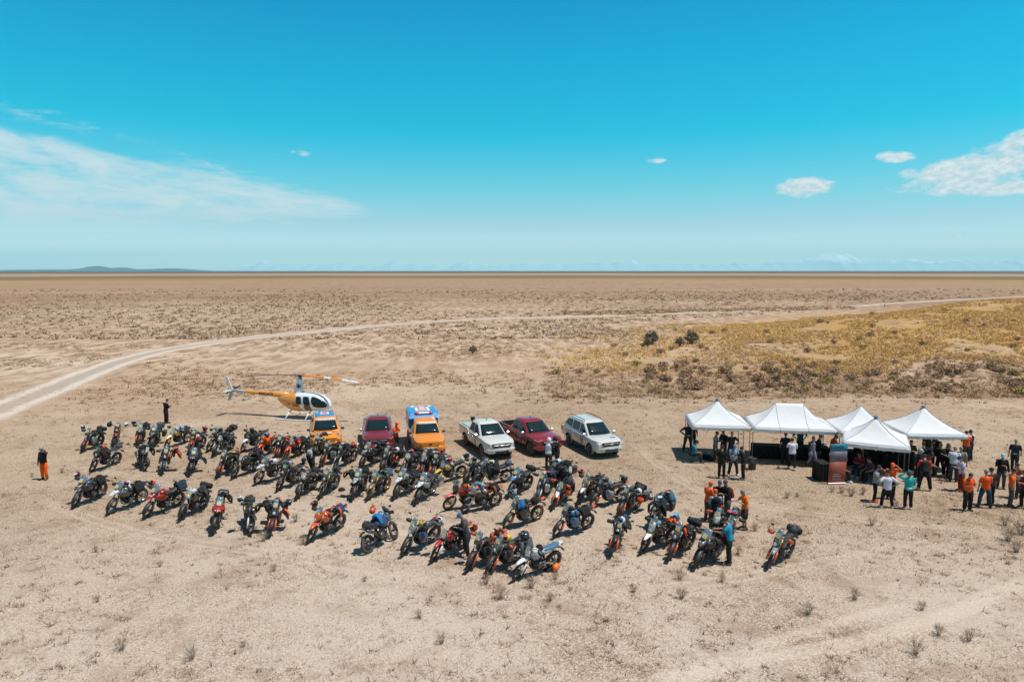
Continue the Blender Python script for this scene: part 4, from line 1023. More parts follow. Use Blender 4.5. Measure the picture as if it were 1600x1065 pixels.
def vehicle(px, py, phi, kind, col, label, cat='pickup truck', ref=(1.54, -.9), extra='', col2=None, roofc=None, group=None):
    s = SPEC[kind]; yaw = head(phi); q = gp(px, py); q -= Matrix.Rotation(yaw, 3, 'Z') @ Vector((ref[0], ref[1], 0)); q.z = 0
    rt = root({'pickup truck': 'pickup_truck', 'wagon': 'offroad_wagon', 'rescue vehicle': 'rescue_vehicle'}[cat], q, yaw, 0, label, cat, group)
    pc = pm('car_' + col, lin(col), .30, 0, .07, .04, 1.2, .8); wr = s['wr']; xw = s['wb'] / 2
    def bodymesh():
        rings = [body_ring(x, zb, zt, w, .03 if x > .9 else .01) for x, zb, zt, w in s['st']][::-1]
        dens = []
        for a, b in zip(rings, rings[1:]):
            for k in range(3): dens.append([tuple(a[i][j] + (b[i][j] - a[i][j]) * k / 3 for j in range(3)) for i in range(len(a))])
        dens.append(rings[-1]); me = ring_loft(dens, 'body', [pc, BLACKP])
        cut = [cyl_mesh((x, y, wr - .01), wr + .075, .62) for x in (xw, -xw) for y in (.86, -.86)]
        if s['bed']: bm_ = MB(); bm_.box((-1.92, 0, 1.12), (1.58, 1.56, .80), None, 0, .03); cut.append(bm_.mesh('cut', [BLACKP]))
        return autosmooth(bool_cut(me, cut))
    me = cached(('body', kind), bodymesh); ob('body', me, rt, mat=pc)
    w_in = MB()      # dark underside and wheel housings
    w_in.box((0, 0, .40), (4.2 if s['bed'] else 3.9, 1.30, .22))
    ob('chassis', w_in.mesh('chassis', BLACKP), rt)
    cab = s['cab']; lev = cabin_pts(cab, .83, .655)
    cb = ob('cabin', cached(('cab', kind), lambda: autosmooth(cabin_mesh(cab, 'cabin', pc), 40)), rt, mat=pc)
    if roofc:
        rc = MB(); xf, xr, z, w = lev(1); rc.hull([(xf - .10, z + .045, w - .14, .02), (xf - .25, z + .068, w - .08, .022), ((xf + xr) / 2, z + .072, w - .07, .024), (xr + .16, z + .060, w - .09, .02)], 12, 0, True, .4)
        rc.box(((xf + xr) / 2 + .1, 0, z + .100), (.8, .5, .006), None, 1); rc.box(((xf + xr) / 2 + .1, 0, z + .106), (.62, .34, .006), None, 2); ob('roof_panel', rc.mesh('roof_panel', [paint(roofc), WHITEP, paint('#e8641f')]), cb)
    # glass: flat panes standing 6 mm proud of the cabin
    def pane(name, cs, side=None, mat=GLASSD):
        mb = MB(); mb.add([Vector(p) for p in cs], [tuple(range(len(cs)))], 0, False)
        n = (Vector(cs[1]) - Vector(cs[0])).cross(Vector(cs[2]) - Vector(cs[0])).normalized(); k = len(cs)
        mb.add([Vector(p) - n * .012 for p in cs], [tuple(range(k))[::-1]], 0, False)
        for i in range(k): mb.quad(cs[i], cs[(i + 1) % k], Vector(cs[(i + 1) % k]) - n * .012, Vector(cs[i]) - n * .012)
        return ob(name, mb.mesh(name, mat), rt)
    def fpt(v, u, o=.012):          # windscreen
        xf, xr, z, w = lev(v); y = u * (w - .045); bow = .07 * (1 - (y / w) ** 2); return (xf + bow * 1.0 + o, y, z + .006)
    mb = MB(); mb.sheet([[fpt(v, u) for u in (-.93, -.6, -.2, .2, .6, .93)] for v in (.06, .35, .65, .93)], 6, 4, -.006); ws = ob('windscreen', mb.mesh('windscreen', GLASSD), rt)
    if 'B' in extra:
        mb = MB(); mb.sheet([[fpt(v, u, .024) for u in (-.93, -.6, -.2, .2, .6, .93)] for v in (.80, .96)], 6, 2, -.004)
        for k in range(9):
            a = fpt(.88, -.7 + .17 * k, .032); mb.box((a[0], a[1], a[2]), (.006, .07 - .02 * (k % 3 == 1), .045), Euler((0, -.8, 0)), 1, .002)
        ob('sun_strip', mb.mesh('sun_strip', [WHITEP, pm('blue_print', lin('#2a4a66'), .5)]), rt)
    def spt(x_b, v, sd, o=.008):    # side: x given at belt, leaning in with height
        xf, xr, z, w = lev(v); return (x_b, sd * (w + o), z + .004)
    bf, rf, rr, br, zb, zt = cab
    for sd in (1, -1):
        def sx(x, v): return x
        A = lambda v: bf + (rf - bf) * v - .16
        Bm = lambda v: br + (rr - br) * v + .13
        front = [spt(A(.10), .10, sd), spt(A(.86), .86, sd), spt(-.06 + rf * .0, .88, sd), spt(-.06, .10, sd)]
        if kind == 'pickup': quads = [('side_window', front), ('side_window', [spt(-.16, .10, sd), spt(-.16, .88, sd), spt(Bm(.86), .86, sd), spt(Bm(.1) - .0, .10, sd)])]
        else: quads = [('side_window', front), ('side_window', [spt(-.14, .10, sd), spt(-.14, .88, sd), spt(-1.02, .88, sd), spt(-1.02, .10, sd)]), ('quarter_window', [spt(-1.12, .14, sd), spt(-1.12, .88, sd), spt(Bm(.86), .84, sd), spt(Bm(.14), .30, sd)])]
        for nm, cs in quads: pane(nm, cs if sd < 0 else cs[::-1])
        # door seams, handles, sill
        dm = MB()
        for xx in ((.95 if kind == 'pickup' else .85), -.10, (-1.0 if kind == 'pickup' else -1.02)): dm.box((xx, sd * .926, .80), (.012, .012, .56), None, 0, .002)
        dm.box((-.02, sd * .905, .475), (2.0, .05, .05), None, 0, .01)
        ob('door_trim', dm.mesh('door_trim', BLACKP), rt)
        hm = MB()
        for xx in (.02, -.82): hm.box((xx, sd * .942, .97), (.17, .02, .03), None, 0, .008)
        ob('door_handle', hm.mesh('door_handle', CHROME if kind == 'pickup' else pc), rt)
        mm = MB(); mm.box((.88, sd * 1.01, 1.20), (.10, .20, .16), None, 0, .05); mm.tube([(.90, sd * .86, 1.14), (.89, sd * .95, 1.17)], .02, 6, 1); ob('wing_mirror', mm.mesh('wing_mirror', [BLACKP if 'O' in extra else ALU, BLACKP]), rt)
        if 'D' in extra:            # door decals
            de = MB(); de.box((.40, sd * .9315, .86), (.42, .006, .30), None, 0, .002); de.box((.40, sd * .9315, .62), (.34, .006, .14), None, 1, .002); de.box((.40, sd * .936, .90), (.26, .004, .06), None, 2, .001)
            ob('door_sticker', de.mesh('door_sticker', [paint('#2c5a78'), paint('#b8482a'), WHITEP]), rt)
        # headlight
        fx = s['st'][2][0]
        hl = MB(); hl.hull([(fx - .44, 1.02, .012, .02, sd * .885), (fx - .22, .995, .04, .04, sd * .85), (fx + .0, .955, .09, .05, sd * .745), (fx + .10, .925, .09, .045, sd * .64)], 10, 0, True, .7); hlo = ob('headlight', hl.mesh('headlight', pm('headlight_glass', (.30, .33, .36), .1, .4, .02, .2, 14, 1)), rt)
        tl = MB(); rx = s['st'][-1][0]; tl.box((rx + .04, sd * .82, .92), (.12, .14, .34), None, 0, .03); ob('tail_light', tl.mesh('tail_light', pm('tail_lamp', (.5, .02, .015), .3)), rt)
        fo_ = MB(); fo_.ell((fx + .07, sd * .66, .60), (.07, .11, .07), 10, 6, 0); ob('fog_light', fo_.mesh('fog_light', BLACKP), rt)
        # wheel arch lips
        for xx in (xw, -xw):
            am = MB(); am.tube([(xx + cos(R(a)) * (wr + .085), sd * .925, wr - .01 + sin(R(a)) * (wr + .085)) for a in range(-8, 189, 14)], .022, 6); ob('wheel_arch', am.mesh('wheel_arch', BLACKP), rt, mat=pc if 'O' in extra or kind == 'wagon' else BLACKP)
            wo = ob('wheel', cached(('cw', wr), lambda: car_wheel(wr)), rt, (xx, sd * .80, wr), (0, 0, 0 if sd > 0 else pi)); ob('tyre', cached(('ct', wr), lambda: tyre_mesh(wr, .25, False)), wo)
    fx = s['st'][1][0]
    gm = MB(); gm.slab([(-.50, .76), (.50, .76), (.60, .97), (-.60, .97)], .03, -.07, 0, .02); gm.v = [(fx + .035 - y, x, z) for x, y, z in gm.v]
    for k in range(3): gm.box((fx + .105, 0, .80 + k * .05), (.012, .90 + .05 * k, .012), None, 1 if k == 2 else 0, .003)
    gm.box((fx + .11, 0, .865), (.02, .16, .10), None, 1, .03); ob('grille', gm.mesh('grille', [BLACKP if 'O' not in extra else pc, ALU if 'O' not in extra else BLACKP]), rt)
    bm2 = MB(); bm2.hull([(fx + .11, .60, .42, .11), (fx + .08, .60, .62, .16), (fx - .02, .59, .80, .18), (fx - .16, .58, .90, .18), (fx - .36, .56, .945, .15)], 14, 0, True, .6); bp_ = ob('front_bumper', bm2.mesh('front_bumper', pc), rt)
    bi = MB(); bi.box((fx + .095, 0, .53), (.05, .86, .16), None, 0, .03); bi.box((fx + .125, 0, .62), (.015, .42, .09), None, 1, .004); ob('licence_plate', bi.mesh('licence_plate', [BLACKP, pm('licence_plate', (.62, .64, .66), .5)]), bp_)
    hd = MB(); hx = s['st'][4][0]
    for sd in (-1, 1): hd.tube([(fx - .15, sd * .55, 1.015), (hx, sd * .62, 1.125), (cab[0], sd * .66, 1.15)], [.01, .016, .012], 6)
    ob('bonnet_ridge', hd.mesh('bonnet_ridge', pc), rt, mat=pc)
    if 'L' in extra:                # bonnet lettering patches
        lm = MB(); lm.box((hx + .25, 0, 1.123), (.26, .62, .006), Euler((0, .09, 0)), 0, .002)
        for k in range(8): lm.box((hx + .25, -.26 + k * .074, 1.128), (.10, .045 - .02 * (k % 3 == 1), .006), Euler((0, .09, 0)), 1, .001)
        for k in range(10): lm.box((hx + .52, -.32 + k * .07, 1.099), (.07, .05 - .02 * (k % 3 == 0), .006), Euler((0, .11, 0)), 1, .001)
        for sd in (-1, 1):
            for a in range(0, 360, 72): lm.tube([(hx + .50, sd * .68, 1.085), (hx + .50 + cos(R(a)) * .16, sd * .68 + sin(R(a)) * .12, 1.085)], [.035, .01], 5, 2, True, .15)
        ob('bonnet_sticker', lm.mesh('bonnet_sticker', [WHITEP, pm('blue_print', lin('#2a4a66'), .5), pm('star_print', lin('#3c5f86'), .5)]), rt)
    elif 'S' in extra:
        lm = MB(); lm.box((hx + .35, .42, 1.112), (.14, .34, .006), Euler((0, .09, 0)), 0, .002); ob('bonnet_sticker', lm.mesh('bonnet_sticker', [paint('#5f8faa') if col.lower() > '#b' else WHITEP]), rt)
    if kind == 'wagon' and not roofc:
        for sd in (-1, 1):
            rm = MB(); rm.tube([(.12, sd * .56, 1.845), (.0, sd * .565, 1.905), (-.9, sd * .57, 1.915), (-1.75, sd * .56, 1.90), (-1.85, sd * .56, 1.84)], .02, 6); ob('roof_rail', rm.mesh('roof_rail', DARKM), rt)
    if kind == 'pickup' and 'X' not in extra and 'O' not in extra:
        an = MB(); an.hull([(.05, 1.875, .01, .02), (-.05, 1.895, .03, .03), (-.13, 1.875, .01, .02)], 8); ob('aerial', an.mesh('aerial', BLACKP), cb)
    if s['bed'] and 'X' not in extra:
        rail = MB()
        for sd in (-1, 1): rail.box((-1.93, sd * .85, 1.17), (1.6, .10, .03), None, 0, .01)
        ob('bed_rail', rail.mesh('bed_rail', BLACKP), rt, mat=pc if 'W' in extra else None)
        if 'V' in extra:
            cv = MB(); cv.hull([(-1.13, 1.185, .74, .02), (-1.3, 1.20, .78, .03), (-2.6, 1.20, .78, .03), (-2.74, 1.18, .72, .02)], 12, 0, True, .35); ob('bed_cover', cv.mesh('bed_cover', paint('#b9b8b2')), rt)
        tg = MB(); tg.box((-2.77, 0, .93), (.06, 1.5, .46), None, 0, .02); ob('tailgate', tg.mesh('tailgate', pc), rt)
    if 'X' in extra:                # tall rescue box over the bed with the light bar
        bx = MB(); prof = [(-.50, 1.74), (-.72, 1.93), (-1.05, 2.02), (-2.55, 2.02), (-2.80, 1.92), (-2.84, 1.10), (-1.08, 1.10), (-.98, 1.75)]
        rings = []
        for y, k in ((-.93, .0), (-.91, .03), (-.80, .10), (.80, .10), (.91, .03), (.93, 0)):
            rings.append([(x, y, z + (k * .8 if z > 1.915 else 0)) for x, z in prof])
        n = len(prof); vs = [p for r in rings for p in r]; fs = [(i * n + k, i * n + (k + 1) % n, (i + 1) * n + (k + 1) % n, (i + 1) * n + k) for i in range(5) for k in range(n)]
        fs += [tuple(range(n))[::-1], tuple(5 * n + k for k in range(n))]; bx.add(vs, fs, 0, False)
        for i, f in enumerate(bx.f):
            c = [sum(bx.v[j][a] for j in f) / len(f) for a in range(3)]
            if abs(c[1]) > .85 and f in (bx.f[-1], bx.f[-2]): bx.mi[i] = 1
        box_ = ob('rescue_box', bx.mesh('rescue_box', [paint('#2488c4'), paint('#8d93a6')]), rt)
        rp = MB(); rp.box((-1.75, 0, 2.105), (1.5, .9, .008), None, 0, .002); rp.box((-1.75, 0, 2.112), (1.2, .55, .008), None, 1, .002)
        for k in range(6): rp.box((-1.35 - .18 * k, 0, 2.119), (.10, .34, .006), None, 0, .001)
        rp.box((-2.45, 0, 2.105), (.4, 1.3, .008), None, 0, .002)
        ob('roof_marking', rp.mesh('roof_marking', [WHITEP, paint('#e8641f')]), box_)
        for sd in (-1, 1):
            sw = MB(); sw.slab([(-1.2, 1.16), (-1.25, 1.75), (-1.8, 1.95), (-2.3, 2.0), (-1.9, 1.7), (-1.7, 1.16)], sd * .932, sd * .938, 0, .002); sw.slab([(-2.0, 1.16), (-2.1, 1.75), (-2.7, 1.92), (-2.7, 1.16)], sd * .932, sd * .938, 1, .002)
            ob('side_marking', sw.mesh('side_marking', [paint('#3f76b0'), paint('#dd6a2c')]), box_)
        lb = MB(); lb.box((-.72, 0, 2.03), (.20, .72, .10), None, 0, .04)
        for sd in (-1, 1): lb.ell((-.72, sd * .42, 2.03), (.11, .17, .07), 12, 8, 1)
        lb.box((-.74, 0, 1.97), (.16, 1.1, .03), None, 2); ob('light_bar', lb.mesh('light_bar', [WHITEP, pm('red_beacon', (.62, .04, .02), .25, 0, 0, .1, 5, .6), BLACKP]), box_)
    return rt
def car_wheel(r):
    mb = MB(); ri = r * .66
    mb.ring((0, .02, 0), 'y', [(ri, .09), (ri - .02, .10), (ri - .03, .04), (ri - .02, -.10), (ri + .01, -.10)], 24, 0)
    for k in range(6):
        a = 2 * pi * k / 6; mb.tube([(cos(a) * .05, .10, sin(a) * .05), (cos(a) * (ri - .015), .085, sin(a) * (ri - .015))], [.04, .03], 6, 0, True, .5)
    mb.tube([(0, .0, 0), (0, .115, 0)], .06, 10, 0); mb.disc((0, -.02, 0), 'y', ri - .01, .02, 20, 1)
    return mb.mesh('wheel', [STEEL, BLACKP])

# ------------------------------------------------------------------ rescue helicopter
def helicopter(px, py, phi, label):
    yaw = head(phi); q = gp(px, py); q.z = -.16; rt = root('helicopter', q, yaw, 0, label, 'helicopter')    # origin under the rotor mast, x forward
    ORG = pm('heli_orange', lin('#e8973a'), .3, 0, .06, .05, 1.2, .8); WHT = pm('heli_white', (.74, .75, .74), .3, 0, .06, .04, 1.2, .8)
    st = [(2.42, 1.15, .05, .05), (2.36, 1.18, .22, .20), (2.22, 1.23, .38, .36), (1.95, 1.30, .52, .52), (1.55, 1.36, .61, .64), (1.05, 1.38, .65, .70), (.5, 1.36, .66, .73), (0, 1.34, .65, .73), (-.45, 1.33, .60, .70), (-.9, 1.35, .50, .60), (-1.3, 1.42, .38, .46), (-1.6, 1.50, .26, .32), (-1.82, 1.56, .16, .20)]
    def interp(x):
        for a, b in zip(st, st[1:]):
            if b[0] <= x <= a[0]: u = (a[0] - x) / (a[0] - b[0]); return [a[i] + (b[i] - a[i]) * u for i in range(4)]
        return st[-1]
    xs = [2.42, 2.40, 2.36, 2.30, 2.22, 2.12] + [2.0 - .1 * k for k in range(38)] + [-1.80]
    mb = MB(); N = 32; rings = []
    for x in xs:
        _, zc, hy, hz = interp(x); rings.append([(x, hy * math.copysign(abs(cos(2 * pi * k / N)) ** .85, cos(2 * pi * k / N)), zc + hz * math.copysign(abs(sin(2 * pi * k / N)) ** .85, sin(2 * pi * k / N)) * (1 if sin(2 * pi * k / N) > 0 else .92)) for k in range(N)])
    def col(c): return 1 if c[0] < .15 - .55 * (c[2] - 1.3) or (c[0] < .9 and c[2] < .78) else 0
    cabm = ring_loft(rings, 'fuselage', [WHT, ORG], col); fu = ob('fuselage', cabm, rt)
    # glazing follows the hull: corners given in side view, edges rounded
    def glaze(name, cs, s_, mat=GLASSD, off=.010, rnd_=.25, par=None, n=10):
        P = []
        for j in range(n + 1):
            row = []
            for i in range(n + 1):
                a, b = i / n * 2 - 1, j / n * 2 - 1       # square pulled towards an ellipse for round corners
                ea, eb = a * sqrt(1 - b * b / 2), b * sqrt(1 - a * a / 2); a = a + (ea - a) * rnd_; b = b + (eb - b) * rnd_
                u, v = (a + 1) / 2, (b + 1) / 2
                x = (cs[0][0] * (1 - u) + cs[1][0] * u) * (1 - v) + (cs[3][0] * (1 - u) + cs[2][0] * u) * v
                z = (cs[0][1] * (1 - u) + cs[1][1] * u) * (1 - v) + (cs[3][1] * (1 - u) + cs[2][1] * u) * v
                _, zc, hy, hz = interp(min(2.41, x)); q = min(.999, abs(z - zc) / (hz * (1 if z > zc else .92))); y = hy * (1 - q ** (2 / .85)) ** (.85 / 2)
                nn = Vector((.25 if x > 1.6 else .05, 1 - q * .6, (z - zc) / hz * .8)).normalized() * off
                row.append((x + nn.x, s_ * (y + nn.y), z + nn.z))
            P.append(row)
        pb = MB(); pb.sheet(P, n + 1, n + 1, -.004 if s_ < 0 else .004); return ob(name, pb.mesh(name, mat), par or fu)
    for s_ in (-1, 1):
        glaze('windscreen', [(1.26, 1.10), (2.33, 1.06), (2.20, 1.52), (1.10, 1.985)], s_, rnd_=.65, n=14)
        dr = glaze('door', [(.62, .84), (1.14, .84), (1.10, 1.22), (.58, 1.22)], s_, pm('door_interior', (.20, .10, .05), .6), .006, .15)
        glaze('door_window', [(.58, 1.24), (1.12, 1.22), (.98, 1.84), (.50, 1.86)], s_, rnd_=.3)
        glaze('door_window', [(-.02, 1.30), (.42, 1.28), (.36, 1.82), (-.08, 1.84)], s_, rnd_=.3)
    # people-sized seats seen through the open front door are too dark to read; mast fairing with the emblem
    mf = MB(); pr = [(1.98, .42, .13), (2.2, .36, .12), (2.6, .29, .105), (3.0, .21, .09), (3.12, .17, .07)]; rg = []
    for z, hx_, hy in pr: rg.append([(-.12 + (z - 2) * .10 + hx_ * cos(2 * pi * k / 16) * (1 if cos(2 * pi * k / 16) > 0 else 1.15), hy * sin(2 * pi * k / 16), z) for k in range(16)])
    ma = ob('mast_fairing', ring_loft(rg, 'mast_fairing', [WHT]), rt)
    em = MB()
    for s_ in (-1, 1):
        for a in (90, 30, 150):
            d = Vector((cos(R(a)), 0, sin(R(a)))) * .20; n = Vector((-d.z, 0, d.x)).normalized() * .042; c = Vector((-.07, s_ * .128, 2.52)); tl_ = Vector((0, s_ * -.018, 0))
            off = Vector((0, s_ * .002 * (a / 60), 0))
            em.add([c + off - d - n, c + off + d - n + tl_ * (sin(R(a))), c + off + d + n + tl_ * (sin(R(a))), c + off - d + n], [(0, 1, 2, 3)], 0, False)
    ob('emblem', em.mesh('emblem', pm('emblem_blue', lin('#1f3f77'), .5)), ma)
    hb = MB(); hb.tube([(-.02, 0, 3.1), (0, 0, 3.34)], [.06, .05], 10, 0); hb.box((0, 0, 3.30), (.34, .16, .10), None, 0, .03); hb.tube([(-.03, 0, 3.16), (-.0, 0, 3.19)], [.17, .15], 14, 0)
    for a in (0, 90, 180, 270): hb.tube([(cos(R(a)) * .12, sin(R(a)) * .12, 3.15), (cos(R(a)) * .12, sin(R(a)) * .12, 3.32)], .012, 5)
    hubo = ob('rotor_hub', hb.mesh('rotor_hub', DARKM), rt)
    ra = R(-18) - yaw + R(0)     # world direction of the blade that points right and towards the camera
    for s_, mats_ in ((1, 0), (-1, 1)):
        bl = MB(); dx, dy = cos(ra) * s_, sin(ra) * s_; nx, ny = -dy, dx; P = []
        n_ = 26
        for i in range(n_ + 1):
            r = .16 + (5.03 - .16) * i / n_; droop = .30 - .34 * (r / 5.03) ** 1.7; w = .085 if r > .5 else .05
            P.append([(dx * r + nx * w * u, dy * r + ny * w * u, 3.02 + droop + (.05 * u if s_ > 0 else 0)) for u in (-1, -.3, .4, 1)])
        bl.sheet(P, 4, n_ + 1, .03)
        for i, f in enumerate(bl.f):
            c = sum((Vector(bl.v[j]) for j in f), Vector()) / len(f); r = math.hypot(c.x, c.y)
            bl.mi[i] = (1 if (2.1 < r < 2.6 or 3.6 < r < 4.8) else 0) if s_ > 0 else 2
        ob('rotor_blade', bl.mesh('rotor_blade', [pm('blade_orange', lin('#d0803a'), .5), pm('blade_white', (.62, .62, .6), .5), DARKM]), hubo)
    tb = MB(); tb.tube([(-.9, 0, 1.78), (-1.7, 0, 1.80), (-3.0, 0, 1.86), (-4.6, 0, 1.93), (-5.75, 0, 1.98)], [.28, .21, .165, .13, .10], 16, 0)
    for i, f in enumerate(tb.f):
        c = sum((Vector(tb.v[j]) for j in f), Vector()) / len(f)
    bo = ob('tail_boom', tb.mesh('tail_boom', ORG), rt)
    tc_ = MB(); tc_.tube([(-4.60, 0, 1.931), (-4.62, 0, 1.932), (-5.80, 0, 1.982)], [.11, .133, .104], 16, 0); tc_.tube([(-5.75, 0, 1.98), (-5.95, 0, 1.99)], [.1, .06], 10, 0); ob('boom_end', tc_.mesh('boom_end', pm('heli_grey', (.34, .40, .43), .35, 0, .05)), bo)
    for s_ in (-1, 1):
        tx = bpy.data.curves.new('lettering', 'FONT'); tx.body = 'RESCATE'; tx.size = .30; tx.extrude = .004; tx.align_x = 'CENTER'; tx.align_y = 'CENTER'; tx.offset = .008
        to = bpy.data.objects.new('t', tx); COL.objects.link(to); bpy.context.view_layer.update(); tm = bpy.data.meshes.new_from_object(to.evaluated_get(bpy.context.evaluated_depsgraph_get())); bpy.data.objects.remove(to); tm.name = 'lettering'
        tm.materials.clear(); tm.materials.append(pm('letter_dark', (.03, .03, .05), .5)); l_ = ob('lettering', tm, bo, (-2.75, s_ * .182, 1.85)); l_.rotation_euler = (pi / 2, R(0), 0) if s_ < 0 else (pi / 2, 0, pi)
    fins = MB(); fins.slab([(-5.65, 2.0), (-5.95, 2.0), (-6.30, 3.02), (-6.08, 3.02)], -.03, .03, 0, .02); ob('upper_fin', fins.mesh('upper_fin', WHT), rt)
    fins = MB(); fins.slab([(-5.6, 1.96), (-5.95, 1.96), (-6.12, 1.22), (-5.9, 1.22)], -.025, .025, 0, .02); ob('lower_fin', fins.mesh('lower_fin', pm('heli_grey', (.34, .40, .43), .35)), rt)
    fins = MB(); fins.slab([(-5.6, 0), (-5.95, 0), (-6.0, .9), (-5.72, .9)], 1.97, 2.01, 0, .015)
    fins.v = [(x, -z, y) for x, y, z in fins.v]; ob('stabiliser', fins.mesh('stabiliser', WHT), rt)
    tr = MB(); tr.tube([(-5.85, .10, 1.98), (-5.85, .30, 1.98)], .04, 8, 0)
    for a in (60, 240): tr.hull([(0, 0, .012, .05), (.72, 0, .008, .045)], 8, 0)
    tr2 = MB(); tr2.tube([(-5.85, .10, 1.98), (-5.85, .32, 1.98)], .04, 8, 0); d = Vector((cos(R(28)), 0, sin(R(28))))
    tr2.tube([Vector((-5.85, .30, 1.98)) - d * .72, Vector((-5.85, .30, 1.98)) + d * .72], .055, 6, 0, True, .2, (0, 1, 0)); ob('tail_rotor', tr2.mesh('tail_rotor', DARKM), rt)
    gd = MB(); gd.tube([(-4.7, .0, 1.84), (-4.75, .25, 1.45), (-5.2, .3, 1.22), (-5.9, .28, 1.25), (-6.2, .1, 1.5)], .014, 6, 0); ob('tail_guard', gd.mesh('tail_guard', pm('heli_grey', (.34, .40, .43), .35)), rt)
    for s_ in (-1, 1):
        sk = MB(); sk.tube([(2.05, s_ * 1.07, .38), (1.85, s_ * 1.09, .24), (1.5, s_ * 1.1, .205), (-1.3, s_ * 1.1, .205), (-1.5, s_ * 1.09, .22)], .042, 8, 0); so_ = ob('skid', sk.mesh('skid', WHT), rt)
        for x in (.95, -.65):
            lg = MB(); lg.tube([(x, s_ * .25, .74), (x - .02, s_ * .62, .62), (x - .05, s_ * 1.09, .22)], [.07, .07, .045], 8, 0, True, .55); ob('skid_leg', lg.mesh('skid_leg', WHT), rt)
    an = MB()
    for x in (-1.5, -1.0, -2.4): an.tube([(x, 0, 1.98), (x - .12, 0, 2.32)], .012, 5)
    ob('aerial', an.mesh('aerial', WHT), rt)
    sd = MB()
    for s_ in (-1, 1):
        sd.box((-.62, s_ * .565, 1.28), (.26, .03, .10), None, 0, .01); sd.box((-.05, s_ * .66, 1.26), (.5, .02, .06), None, 0, .005); sd.box((-.05, s_ * .655, 1.14), (.5, .02, .05), None, 0, .005)
    ob('side_marking', sd.mesh('side_marking', pm('livery_dark', (.16, .10, .07), .5)), fu)
    return rt

# ------------------------------------------------------------------ pop-up canopies
CANVAS = None
def canvas():
    m = bpy.data.materials.new('white_canvas'); m.use_nodes = True; t = NT(m.node_tree); b = m.node_tree.nodes['Principled BSDF']
    tc = t.n('ShaderNodeTexCoord'); n = t.noise(tc.outputs['Object'], 1.6, 4, .6)
    t.L.new(t.mix(n, (.66, .67, .67), (.80, .81, .81)), b.inputs['Base Color']); b.inputs['Roughness'].default_value = .8
    bp = t.n('ShaderNodeBump'); bp.inputs['Distance'].default_value = .05; bp.inputs['Strength'].default_value = .8; t.L.new(t.noise(tc.outputs['Object'], 1.3, 3, .5, 1.0), bp.inputs['Height']); t.L.new(bp.outputs[0], b.inputs['Normal'])
    tr = t.n('ShaderNodeBsdfTranslucent'); tr.inputs[0].default_value = (.8, .8, .8, 1); mx = t.n('ShaderNodeMixShader'); mx.inputs[0].default_value = .14
    o = m.node_tree.nodes['Material Output']; t.L.new(b.outputs[0], mx.inputs[1]); t.L.new(tr.outputs[0], mx.inputs[2]); t.L.new(mx.outputs[0], o.inputs[0]); return m
CANVAS = canvas(); SEAM = pm('canvas_seam', (.30, .32, .34), .8)
